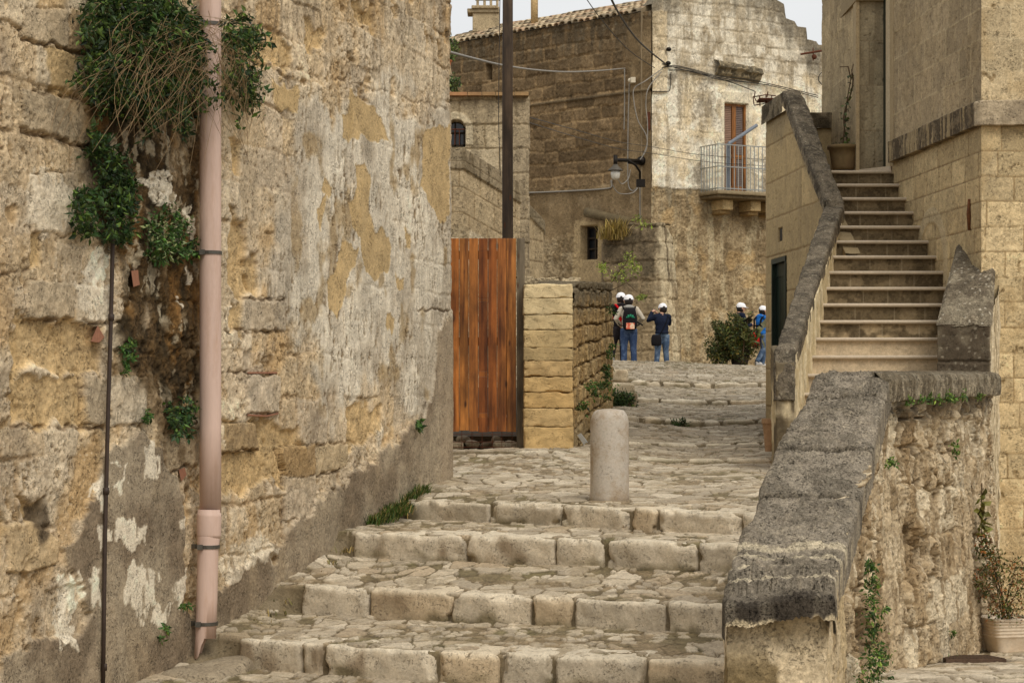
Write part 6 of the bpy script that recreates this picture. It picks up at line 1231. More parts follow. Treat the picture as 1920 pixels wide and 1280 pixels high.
grass('grass_tuft', 'lush green grass tuft growing between the wall foot and the top step', [(*lwq(x, y, .10), r_) for x, y, r_ in ((702, 984, .03), (712, 979, .05), (722, 972, .05), (733, 967, .05), (744, 960, .05), (755, 955, .04), (738, 964, .06), (768, 940, .03), (782, 930, .03), (792, 924, .03))], 1500, .085, 41, (74, 96, 40), lean=(.25, -.35), wdt=.0035, dry=.22)
gg = grass('dry_grass', 'sparse dry grass in the dirt at the wall foot beside the second lowest step', [(*lwq(x, y, .14), .05) for x, y in ((430, 1210), (455, 1190), (480, 1170), (510, 1155), (540, 1130), (575, 1095), (600, 1080), (625, 1060), (650, 1035), (665, 1020))], 260, .05, 42, (120, 116, 64), dry=.6); gg['kind'] = 'stuff'
# climbing weeds on the retaining wall and pier
def cloud(pts, n, rad, seed):
    r = np.random.default_rng(seed); q = np.array([tuple(p[:3]) for p in pts]); rr = np.array([p[3] if len(p) > 3 else rad for p in pts]); k = r.integers(len(q), size=n); return q[k]+r.normal(size=(n, 3))*rr[k][:, None]*.6
FP = Face(P0, P1); FQ = Face(P1, PC)
def fq(f, px, py, o, rad): v = f.pt(px, py, o); return (v.x, v.y, v.z, rad)
plant('creeper', 'bright green creeper climbing the corner where the pier meets the retaining wall', 'creeper', cloud([fq(FP, x, y, .1, w_) for x, y, w_ in ((1596, 1090, .03), (1594, 1120, .035), (1597, 1150, .04), (1598, 1180, .04), (1600, 1215, .05), (1603, 1240, .055), (1600, 1262, .06), (1612, 1225, .04), (1592, 1275, .05), (1592, 1060, .02))], 950, .04, 31), .024, (62, 88, 38), tuple(FP.pt(1598, 1280, .05)), alt=(112, 138, 60), seed=11)
plant('joint_weed', 'small green weeds in the open joint under the coping of the return wall', 'weed', cloud([fq(FQ, x, y, .05, .022) for x, y in ((1728, 745), (1712, 748), (1760, 742), (1766, 745), (1772, 748), (1790, 742), (1822, 741), (1690, 750), (1745, 748))], 420, .02, 32), .026, (84, 110, 48), tuple(FQ.pt(1760, 750, .03)), alt=(120, 140, 66), seed=12)
plant('joint_weed', 'scattered tiny weeds dotted over the face of the retaining wall', 'weed', cloud([fq(FQ, x, y, .06, .018) for x, y in ((1772, 835), (1775, 850), (1648, 870), (1655, 865), (1770, 1185), (1640, 1140), (1768, 1240), (1778, 1237), (1762, 1241))], 320, .018, 33), .026, (84, 108, 48), tuple(FQ.pt(1772, 860, .03)), alt=(120, 140, 66), seed=13)
# ------------------------------------------------------------------ bottom right: pot, shrub, ivy, grate
def ring_pot(name, m, parent, c0, prof, n=40, sq=4.0, rot=.0, col=None):
    V = []; k = len(prof)
    for r_, z in prof:
        for q in range(n):
            a = 2*math.pi*q/n+.0; ca, sa = math.cos(a), math.sin(a); rr = r_/((abs(ca)**sq+abs(sa)**sq)**(1/sq)); x, y = rr*ca, rr*sa; V.append((c0[0]+x*math.cos(rot)-y*math.sin(rot), c0[1]+x*math.sin(rot)+y*math.cos(rot), c0[2]+z))
    b = MB(); b.add(V, [(i*n+q, i*n+(q+1) % n, (i+1)*n+(q+1) % n, (i+1)*n+q) for i in range(k-1) for q in range(n)]+[tuple(range(n-1, -1, -1)), tuple(range((k-1)*n, k*n))], col); return b.build(name, m, parent, smooth=True)
pm = mat('cream planter', (226, 208, 182), 30, .12, .3, .002, .8, dirt=(196, 172, 142), dscale=7)
soil = mat('potting soil', (56, 44, 34), 40, .3, .8, .01)
D_ = 14.75; cx_ = PX(1893, D_); zb = PZ(1226, D_); hp = (1226-1163)/F*D_
pp = thing('flower_pot', 'square cream ribbed planter holding a shrub, standing at the bottom right', 'flower pot', (cx_, D_+.12, zb))
prof = [(.105, 0), (.112, .02)]; z = .11
prof += [(.133, z)]
for k in range(6): prof += [(.138+.003*k, z+.006), (.146+.003*k, z+.012), (.138+.003*k, z+.021)]; z += .0235
prof += [(.158, hp-.004), (.160, hp), (.150, hp), (.148, hp-.03), (.01, hp-.03)]
ring_pot('pot', pm, pp, (cx_, D_+.12, zb), prof, 48, 7, .25); b = MB(); b.lathe(cx_, D_+.12, [(.13, zb+hp-.04), (.12, zb+hp-.025), (.01, zb+hp-.02)], 20); b.build('soil', soil, pp)
rr_ = random.Random(9); cp = []; stm = []
for x, y, w_ in ((1872, 1140, .07), (1890, 1120, .09), (1912, 1110, .08), (1925, 1090, .08), (1862, 1090, .07), (1850, 1060, .05), (1868, 1050, .06), (1895, 1085, .08), (1905, 1060, .06), (1840, 1030, .04), (1845, 1010, .03), (1855, 1035, .04), (1835, 1090, .05), (1842, 1110, .05), (1880, 1150, .06), (1905, 1145, .07), (1865, 1075, .06)):
    v = P(x, y, D_+rr_.uniform(-.1, .12)); cp.append((v.x, v.y, v.z, w_*1.1)); stm.append([Vector((cx_+rr_.uniform(-.05, .05), D_+.12, zb+hp-.03)), (v+Vector((cx_, D_+.12, zb+hp)))/2+Vector((0, 0, .05)), v])
plant('potted_shrub', 'thin reddish-green shrub spilling out of the cream planter', 'shrub', cloud(cp, 2600, .06, 34), .024, (84, 88, 40), (cx_, D_+.12, zb+hp-.03), alt=(142, 92, 50), pa=.3, stems=stm, srad=.003, seed=14)
plant('ivy', 'short strand of dangling ivy leaves on the light wall above the planter', 'ivy', [tuple(P(1840+4*math.sin(k*1.7), 925+k*4.4, 14.85)) for k in range(19)]+[tuple(P(1843+4*math.cos(k*1.3), 927+k*4.4, 14.85)) for k in range(19)], .06, (104, 100, 44), tuple(P(1841, 1005, 14.85)), asp=.8, seed=15, stems=[[P(1841, 905, 14.88), P(1840, 960, 14.88), P(1841, 1030, 14.88)]], droop=.9)
gt_ = MB(); gd0, gd1 = 13.55, 14.05; gx0, gx1 = PX(1762, 13.8), PX(1866, 13.8)
def gz_(d): return float(np.interp(d, [8.5, 13, 20, 23], [-1.30, -1.66, -2.2, -2.4]))+.012
for k in range(17):
    x = gx0+(gx1-gx0)*k/16; gt_.hexa([(x-.006, gd0, gz_(gd0)-.03), (x+.006, gd0, gz_(gd0)-.03), (x+.006, gd1, gz_(gd1)-.03), (x-.006, gd1, gz_(gd1)-.03), (x-.006, gd0, gz_(gd0)+.02), (x+.006, gd0, gz_(gd0)+.02), (x+.006, gd1, gz_(gd1)+.02), (x-.006, gd1, gz_(gd1)+.02)])
for dd in (gd0, (gd0+gd1)/2, gd1): gt_.box(gx0-.012, gx1+.012, dd-.012, dd+.012, gz_(dd)-.03, gz_(dd)+.016)
g0 = gt_.build('drain_grate', mat('grate iron', (96, 76, 60), 40, .3, .3, .002, .7, .3), loc=(gx0, gd0, gz_(gd0))); tag(g0, 'rusty slotted drain grate set in the lower paving at the bottom right', 'drain grate')
# ------------------------------------------------------------------ other pots
def round_pot(label, px, yb, d, rt, hgt, m, ribs=0, flare=.72, foot=None, name='flower_pot', rim=.012):
    cx, zb = PX(px, d), PZ(yb, d); t = thing(name, label, 'flower pot', (cx, d, zb)); n = 48; V = []; prof = [(rt*flare, 0), (rt*(flare+.06), hgt*.1), (rt*(flare+.16), hgt*.5), (rt*.95, hgt*.84), (rt+rim, hgt*.85), (rt+rim, hgt*.99), (rt+rim*.5, hgt), (rt*.86, hgt), (rt*.84, hgt*.9), (.01, hgt*.9)]
    if foot: prof = [(rt*foot, 0), (rt*foot, hgt*.10), (rt*(foot+.08), hgt*.22)]+[(a, max(z, hgt*.30)) for a, z in prof[2:]]
    for r_, z in prof:
        for q in range(n):
            a = 2*math.pi*q/n; k = 1+(.03*(1 if q % 2 else -1) if ribs and hgt*.25 < z < hgt*.84 else 0); V.append((cx+r_*k*math.cos(a), d+r_*k*math.sin(a), zb+z))
    b = MB(); k = len(prof); b.add(V, [(i*n+q, i*n+(q+1) % n, (i+1)*n+(q+1) % n, (i+1)*n+q) for i in range(k-1) for q in range(n)]+[tuple(range(n-1, -1, -1))]); b.build('pot', m, t, smooth=not ribs); b = MB(); b.lathe(cx, d, [(rt*.85, zb+hgt*.86), (.01, zb+hgt*.93)], 16); b.build('soil', soil, t); return t
round_pot('big earth-brown clay pot with a thick rim at the top of the stairway', 1582, 319, 24.75, 31/F*24.75*.93, 46/F*24.75, mat('brown clay', (118, 98, 66), 20, .2, .3, .003, .85, dirt=(110, 88, 62), dscale=5), flare=.70)
v0 = P(1582, 276, 24.75); ys = np.linspace(270, 130, 15); sp_ = [v0]+[P(1584+6*math.sin(y*.05)+(270-y)*.08, y, 24.75) for y in ys]; lc = []; rr_ = random.Random(4)
for y in np.linspace(268, 140, 60): c0 = P(1584+6*math.sin(y*.05)+(270-y)*.08, y, 24.75); lc.append((c0.x+rr_.uniform(-.04, .04), c0.y-.02, c0.z+rr_.uniform(-.02, .02)))
lc += [tuple(P(1582+rr_.uniform(-22, 22), 274+rr_.uniform(-6, 2), 24.7)) for _ in range(26)]
plant('climbing_plant', 'tall spindly climber tied to a cane in the pot at the stair head', 'plant', lc, .05, (74, 84, 44), tuple(v0), stems=[sp_, [P(1580, 276, 24.74), P(1588, 190, 24.74), P(1600, 120, 24.74)], [P(1596, 150, 24.75), P(1590, 125, 24.75), P(1574, 126, 24.75)]], srad=.008, asp=.7, seed=16)
round_pot('slender ribbed terracotta pot on the lane beside the green door', 1443, 846, 20.9, 14/F*20.9, 62/F*20.9, mat('pale terracotta', (172, 138, 104), 26, .15, .3, .002, .85, dirt=(130, 104, 76), dscale=8), ribs=1, foot=.62, flare=.6, rim=.006)
round_pot('small orange terracotta pot on the ledge of the low house', 836, 130, 34, 12/F*34*.9, 17/F*34, terra)
def blob(px, py, d, rx, ry, n, seed, ry_d=None):
    r = np.random.default_rng(seed); q = r.normal(size=(n, 3)); q /= np.linalg.norm(q, axis=1)[:, None]; q *= (r.random(n)**.45)[:, None]; ph = 1+.28*np.sin(q[:, 0]*7+q[:, 2]*5+seed); q *= ph[:, None]; s_ = d/F; return np.stack([PX(px, d)+q[:, 0]*rx*s_, d+q[:, 1]*rx*s_, PZ(py, d)+q[:, 2]*ry*s_], -1)
plant('potted_shrub', 'bushy green shrub in the orange pot at the corner of the old wall', 'shrub', blob(838, 93, 34, 20, 22, 900, 51), .06, (80, 98, 50), tuple(P(836, 116, 34)), alt=(120, 130, 70), seed=17)
plant('potted_shrub', 'darker green shrub just below the orange pot, on the house roof edge', 'shrub', blob(845, 158, 33.3, 18, 16, 600, 52), .06, (66, 84, 46), tuple(P(845, 175, 33.3)), alt=(104, 116, 64), seed=18)
b = MB(); b.box(PX(815, 34), PX(846, 34), 33.7, 35, PZ(178, 34), PZ(130, 34), C3(170, 150, 116)); b.build('ledge', mat('weathered stone plain'), mh)
bs = thing('flower_pot', 'wide dark tub under the big dark bush at the end of the lane', 'flower pot', tuple(P(1384, 683, 45.6))); b = MB(); c0 = P(1387, 684, 45.6); b.lathe(c0.x, c0.y, [(.17, c0.z), (.23, c0.z+.30), (.25, c0.z+.30), (.25, c0.z+.34), (.21, c0.z+.34)], 20); b.build('pot', mat('dark tub', (52, 42, 34), 20, .2, .2), bs, smooth=False)
plant('bush', 'dense dark olive-green potted bush at the end of the lane', 'bush', np.concatenate([blob(1372, 638, 45.6, 43, 45, 9000, 53), blob(1352, 660, 45.5, 24, 26, 1400, 54), blob(1395, 655, 45.5, 20, 26, 900, 55)]), .062, (66, 74, 32), tuple(P(1372, 684, 45.6)), alt=(108, 98, 44), pa=.25, seed=19, stems=[[P(1385, 675, 45.6), P(1375, 640, 45.6), P(1360, 610, 45.6)], [P(1386, 675, 45.6), P(1390, 640, 45.6), P(1400, 610, 45.6)]], srad=.02)
plant('broad_leaf_plant', 'loose plant with broad grey-green leaves rising right of the dark bush', 'plant', [tuple(P(x, y, 45.3)) for x, y in ((1398, 600), (1404, 590), (1410, 584), (1404, 604), (1396, 612), (1412, 598), (1390, 606), (1386, 612), (1416, 616), (1424, 620), (1432, 616), (1420, 626), (1412, 628), (1408, 618), (1400, 622), (1392, 620), (1404, 636), (1400, 648), (1428, 634), (1420, 642))]*2, .19, (104, 106, 62), tuple(P(1395, 680, 45.3)), asp=.75, seed=20, stems=[[P(1392, 680, 45.3), P(1396, 630, 45.3), P(1404, 590, 45.3)], [P(1394, 640, 45.3), P(1412, 622, 45.3), P(1428, 616, 45.3)]], srad=.012)
grass('dry_grass', 'shock of dry yellow grass on top of the grey outbuilding', [(*P(x, y, 50.3), .1) for x, y in ((1145, 440), (1155, 436), (1162, 444), (1150, 450), (1138, 448))], 420, .34, 43, (150, 132, 70), lean=(0, -.7), wdt=.012, dry=.5)
r = np.random.default_rng(8); vp = []
for (x, y, s_) in ((1180, 480, 8), (1184, 492, 8), (1172, 500, 10), (1160, 512, 12), (1145, 520, 12), (1195, 500, 6), (1132, 505, 6), (1128, 498, 6), (1190, 508, 8), (1170, 522, 9), (1204, 558, 6), (1200, 556, 5), (1208, 420, 8), (1196, 410, 6)):
    for _ in range(46): q = P(x+r.normal()*s_*.7, y+r.normal()*s_*.5, 30.4+r.random()*.5); vp.append(tuple(q))
plant('vine', 'light green leafy branches reaching over the end of the dry stone wall', 'vine', vp, .045, (132, 146, 62), tuple(P(1150, 530, 30.6)), alt=(160, 170, 84), stems=[[P(1140, 540, 30.6), P(1160, 510, 30.6), P(1184, 480, 30.6)], [P(1145, 545, 30.6), P(1175, 530, 30.6), P(1204, 556, 30.6)]], srad=.006, seed=21)
# weeds on the dry stone wall and the lane
FS = Face((PX(1075, 21.3), 21.32), (PX(1149, 29.5), 29.5))
plant('joint_weed', 'green weeds rooted in the joints of the dry stone wall above the lane', 'weed', cloud([fq(FS, x, y, .05, .05) for x, y in ((1130, 690), (1132, 705), (1131, 720), (1100, 725), (1108, 738), (1128, 745), (1135, 665), (1085, 760), (1138, 580), (1118, 722), (1140, 650))], 700, .03, 35), .045, (66, 92, 42), tuple(FS.pt(1130, 740, .03)), alt=G2, seed=22)
blk = thing('stone_block', 'low stone platform of worn slabs at the left edge of the lane', 'stone platform', tuple(P(1165, 765, 33)))
for (xa, xb, yt, yb, d, dep, c_) in ((1140, 1196, 735, 775, 31.5, 1.6, (150, 132, 100)), (1135, 1190, 718, 738, 33.5, 1.2, (186, 168, 136)), (1135, 1178, 692, 716, 36.5, 1.8, (192, 174, 142))):
    V, Fq, Cc = rstone(((PX(xa, d)+PX(xb, d))/2, d+dep/2, (PZ(yt, d)+PZ(yb, d))/2), ((1, 0, 0), (0, 1, 0), (0, 0, 1)), (PX(xb, d)-PX(xa, d), dep, PZ(yt, d)-PZ(yb, d)), (22, 22, 12), .05, .02, 900+xa+yt, 4, C3(*c_)); mesh_np('slab', V, Fq, Cc, kst, blk)
plant('joint_weed', 'dark weeds hanging on the side of the low stone platform by the lane', 'weed', cloud([(*P(x, y, 31.4), .10) for x, y in ((1150, 740), (1162, 745), (1155, 755), (1172, 748), (1180, 745), (1158, 762), (1148, 760))], 900, .08, 36), .05, (54, 74, 38), tuple(P(1160, 770, 31.4)), alt=(84, 104, 52), seed=23)
plant('joint_weed', 'small weed in the kerb of the lane, right of the bollard top', 'weed', cloud([(*P(x, 792, 27.9), .05) for x in (1264, 1270, 1276, 1284)], 200, .04, 37), .04, (60, 80, 40), tuple(P(1270, 797, 27.9)), seed=24)
b = MB(); q = [P(1082, 815, 21.35), P(1088, 812, 21.35), P(1101, 829, 21.2), P(1094, 833, 21.2)]; b.add(list(q)+[p+Vector((.01, .06, 0)) for p in q], [(0, 1, 2, 3), (7, 6, 5, 4), (0, 4, 5, 1), (1, 5, 6, 2), (2, 6, 7, 3), (3, 7, 4, 0)]); tag(b.build('metal_scrap', mat('zinc scrap', (150, 148, 140), 30, .2, .2, .002, .5, .4), loc=tuple(q[3])), 'small grey ridged metal scrap leaning on the dry stone wall', 'metal scrap')

# ------------------------------------------------------------------ ironwork, lamp, cables
b = MB()
def rodp(pts, d, r_=.012, n=5): b.tube([P(x, y, d) for x, y in pts], r_, n)
for pts in ([(1412, 182), (1436, 178), (1455, 180)], [(1414, 198), (1436, 194), (1452, 192)], [(1412, 182), (1414, 198)], [(1424, 180), (1425, 200)], [(1436, 178), (1437, 196)], [(1447, 179), (1447, 194)], [(1416, 172), (1414, 182), (1418, 190)], [(1440, 172), (1438, 182)]): rodp(pts, 26.7, .007)
b.box(PX(1420, 26.8), PX(1450, 26.8), 26.6, 26.9, PZ(190, 26.75), PZ(187, 26.75)); tag(b.build('iron_rack', rust, loc=tuple(P(1440, 195, 26.7))), 'small rusty iron rack with a red shelf fixed to the top of the stair parapet', 'rack')
SF = Face((6.243-.08*24.55, 24.55), (4.576, 20.8)); b = MB(); u0, z0 = SF.uz(1818, 432); u1, z1 = SF.uz(1824, 372); b.tube([SF.at(u0+.03, z0, .012), SF.at(u0+.03, (z0+z1)/2, .018), SF.at(u0+.03, z1, .012)], [.016, .022, .015], 10, (1, 1, 1)); b.build('wall_anchor', mat('brown rust', (104, 66, 38), 60, .4, .5, .003, .9, dirt=(60, 40, 26), dscale=30), rh, smooth=True)
# street lamp on the corner of the brown wall
fo = lambda o: Face((SB.A[0]+SB.n[0]*o, SB.A[1]+SB.n[1]*o), (SB.B[0]+SB.n[0]*o, SB.B[1]+SB.n[1]*o))
lp = thing('street_lamp', 'old black bracket street lamp on the dark corner of the far house', 'street lamp', tuple(SB.pt(1205, 302, 0)))
wall_pt = SB.pt(1205, 302, .05); hd = P(1154, 300, 52.6); b = MB(); b.tube([wall_pt, hd], .045, 8); b.tube([SB.pt(1205, 308, .05), (wall_pt+hd)/2+Vector((0, 0, -.06))], .03, 6); b.sphere(tuple(wall_pt), .12, 10, 8); b.tube([P(1154, 291, 52.6), P(1154, 312, 52.6)], [.05, .05], 8)
b.tube([P(1180, 302, 53.2), P(1192, 310, 53.4), P(1200, 322, 53.6), P(1200, 340, 53.8)], .03, 6); b.build('arm', iron, lp, smooth=True)
b = MB(); c0 = P(1154, 318, 52.6); b.lathe(c0.x, c0.y, [(.04, c0.z+.14), (.08, c0.z+.08), (.18, c0.z-.01), (.19, c0.z-.03), (.10, c0.z-.04)], 20); b.build('shade', mat('dull enamel', (78, 72, 62), 10, .2, .1, .001, .5), lp, smooth=True)
b = MB(); b.lathe(c0.x, c0.y, [(.11, c0.z-.04), (.12, c0.z-.10), (.10, c0.z-.2), (.05, c0.z-.25), (.01, c0.z-.255)], 18); b.build('globe', mat('frosted glass', (206, 202, 190), 5, .05, 0, 0, .25, 0, .5), lp, smooth=True)
b = MB(); b.box(*sorted((PX(1193, 53.6), PX(1209, 53.6))), 53.45, 53.65, PZ(351, 53.6), PZ(337, 53.6)); tag(b.build('junction_box', iron, loc=tuple(P(1200, 350, 53.6))), 'small black junction box under the street lamp', 'junction box')
b = MB(); b.box(*sorted((PX(1181, 54.6), PX(1190, 54.6))), 54.2, 54.5, PZ(157, 54.4), PZ(147, 54.4)); b.sphere((PX(1181, 54.4), 54.3, PZ(152, 54.4)), .06, 8, 6); tag(b.build('alarm_box', mat('ivory plastic', (202, 190, 166), 8, .1, 0), loc=tuple(P(1185, 157, 54.4))), 'small ivory box high on the brown wall near its corner', 'junction box')
def cable(label, runs, r_, m, name='cable', cat='cable', group=None):
    b = MB()
    for pts in runs:
        P3 = [Vector(p) for p in pts]; q = []
        for i in range(len(P3)-1):
            p0 = P3[max(i-1, 0)]; p1 = P3[i]; p2 = P3[i+1]; p3 = P3[min(i+2, len(P3)-1)]
            for t in np.linspace(0, 1, 8, endpoint=False): t = float(t); q.append(.5*((2*p1)+(p2-p0)*t+(2*p0-5*p1+4*p2-p3)*t*t+(3*p1-p0-3*p2+p3)*t**3))
        q.append(P3[-1]); b.tube(q, r_, 5)
    return tag(b.build(name, m, loc=tuple(runs[0][0]), smooth=True), label, cat, group)
cable('grey cable sagging from the old wall corner past the pole to the brown wall', [[P(820, 92, 18.9), P(880, 108, 26), P(940, 122, 34), P(1000, 131, 40), P(1060, 135, 45), P(1120, 133, 50), SB.pt(1176, 129, .08)]], .016, cable_m)
cable('dark overhead wire coming down steeply to the corner of the white gable', [[P(1120, -60, 30), P(1160, 25, 38), P(1200, 80, 46), FW.pt(1245, 122, .1)]], .02, black_cable)
cable('thin dark wire crossing the roof down to the far house corner', [[P(1080, -30, 40), P(1130, 40, 45), P(1180, 95, 50), P(1228, 128, 53.4)]], .010, black_cable)
f1 = lambda pts, o=.07: [FW.pt(x, y, o) for x, y in pts]; s1 = lambda pts, o=.06: [SB.pt(x, y, o) for x, y in pts]
cable('bundle of black cables fixed across the whitewashed gable above the balcony door', [f1([(1238, 128), (1262, 124), (1300, 132), (1340, 143), (1400, 150), (1460, 163), (1530, 180)]), f1([(1245, 126), (1275, 128), (1320, 140), (1370, 156), (1412, 172)]), f1([(1250, 133), (1290, 134), (1345, 150), (1420, 158), (1480, 171), (1530, 184)], .09), f1([(1240, 120), (1262, 127), (1310, 139), (1380, 152), (1440, 160)], .05), f1([(1256, 136), (1254, 168), (1246, 172), (1222, 172)], .05)], .012, black_cable)
cable('grey conduit running down the brown wall beside the corner to the lamp', [s1([(1174, 130), (1174, 200), (1173, 245)]), s1([(1183, 157), (1181, 220), (1180, 300), (1181, 345), (1188, 358), (1198, 352)]), s1([(1203, 352), (1203, 400), (1204, 412)])], .016, cable_m)
cable('loose looping grey wires hanging between the lamp and the gable corner', [[FW.pt(1238, 130, .1), P(1210, 152, 53.4), P(1190, 165, 53.4), P(1188, 185, 53.4), P(1196, 225, 53.4), P(1212, 255, 53.4), P(1212, 280, 53.4), P(1200, 300, 53.4)], [FW.pt(1236, 136, .1), P(1216, 165, 53.4), P(1211, 195, 53.4), P(1214, 230, 53.4), P(1213, 270, 53.4), P(1205, 292, 53.4)], [P(1150, 333, 52.8), P(1148, 345, 53), P(1160, 362, 53.2), P(1185, 362, 53.4), P(1198, 350, 53.5)], [P(1158, 335, 52.8), P(1166, 345, 53), P(1178, 335, 53.2), P(1182, 318, 53.2)]], .013, cable_m)
cable('horizontal grey pipe low on the brown wall leading to the street lamp', [s1([(985, 362), (1040, 360), (1100, 357), (1140, 354), (1149, 350), (1148, 338)], .05)], .022, cable_m, 'pipe_run', 'pipe')
cable('two fine parallel wires slanting across the far house to the balcony', [[P(985, 218, 33), P(1080, 244, 42), P(1160, 266, 49), P(1225, 276, 53.0), P(1310, 290, 53.6), P(1440, 300, 55)], [P(985, 228, 33), P(1080, 257, 42), P(1160, 279, 49), P(1225, 288, 53.0), P(1320, 303, 53.6), P(1440, 312, 55)]], .007, black_cable)
cable('thin vertical wire hanging just left of the wooden pole', [[P(938, -40, 24.2), P(936, 100, 24.2), P(935, 220, 24.2), P(938, 330, 24.2)]], .005, black_cable)
b = MB(); b.tube([FW.pt(1497, 103, .1), FW.pt(1545, 96, .4)], .03, 6); b.sphere(tuple(FW.pt(1518, 109, .2)), .07, 8, 6); b.tube([FW.pt(1516, 92, .2), FW.pt(1516, 116, .2)], .015, 5)
b.tube([FW.pt(1533, 92, .3), FW.pt(1533, 116, .3), FW.pt(1537, 112, .3)], .012, 5); tag(b.build('insulator_bracket', rust, loc=tuple(FW.pt(1497, 103, .1))), 'rusty rod with insulators sticking out near the right edge of the gable', 'bracket')
b = MB(); b.tube([FW.pt(1534, 110+75*t, .2-.0*t)+Vector((.12*math.sin(t*9), 0, 0)) for t in np.linspace(0, 1, 24)], .012, 5); tag(b.build('wire_loop', black_cable, loc=tuple(FW.pt(1534, 185, .2))), 'curled black wire hanging off the right edge of the far gable', 'wire')
for x, y, lb in ((1249, 94, 'upper small black insulator on the left quoin of the white gable'), (1248, 120, 'lower small black insulator where the cables meet the white gable')):
    b = MB(); v = FW.pt(x, y, .12); b.sphere(tuple(v), .07, 10, 6, sc=(1, 1, .8)); b.tube([v, FW.pt(x, y, -.05)], .03, 6); tag(b.build('insulator', iron, loc=tuple(v)), lb, 'insulator')
b = MB(); v = SB.pt(1218, 222, .05); b.box(v.x-.03, v.x+.04, v.y-.06, v.y, v.z-.3, v.z+.15); tag(b.build('meter_strip', rust, loc=tuple(v)), 'narrow rusty metal strip on the dark corner edge above the street lamp', 'metal strip')
# ------------------------------------------------------------------ people (school children in white caps, seen from behind)
def fused(name, mb, m, parent, voxel=.009, smooth=6, place=None):
    """closed primitives fused into one continuous smooth surface"""
    me = bpy.data.meshes.new(name+'_tmp'); me.from_pydata([tuple(v) for v in mb.v], [], mb.f); me.update(); o = bpy.data.objects.new(name+'_tmp', me); COL.objects.link(o)
    r_ = o.modifiers.new('r', 'REMESH'); r_.mode = 'VOXEL'; r_.voxel_size = voxel; r_.use_smooth_shade = True
    s_ = o.modifiers.new('s', 'SMOOTH'); s_.iterations = smooth; s_.factor = .5
    dg = bpy.context.evaluated_depsgraph_get(); dg.update(); nm = bpy.data.meshes.new_from_object(o.evaluated_get(dg)); nm.name = name; bpy.data.objects.remove(o)
    n = len(nm.vertices); co = np.zeros(n*3, np.float32); nm.vertices.foreach_get('co', co); V = co.reshape(-1, 3); nm.vertices.foreach_set('co', place(V).astype(np.float32).ravel()); nm.materials.clear(); nm.materials.append(m)
    nm.polygons.foreach_set('use_smooth', [True]*len(nm.polygons)); nm.update(); q = bpy.data.objects.new(name, nm); COL.objects.link(q); q.parent = parent; return q
cloth = {}
def cm(name, c, **k):
    if name not in cloth: cloth[name] = mat(name, c, 26, .16, .35, .004, .9, 0, .1, **k)
    return cloth[name]
skin = mat('skin', (206, 158, 128), 30, .05, .05, .001, .5); hair_m = mat('dark hair', (34, 26, 22), 120, .3, .4, .002, .6); capm = mat('white cap cotton', (236, 234, 234), 40, .04, .2, .001, .8); shoe = mat('pale trainers', (190, 186, 180), 30, .1, .1)
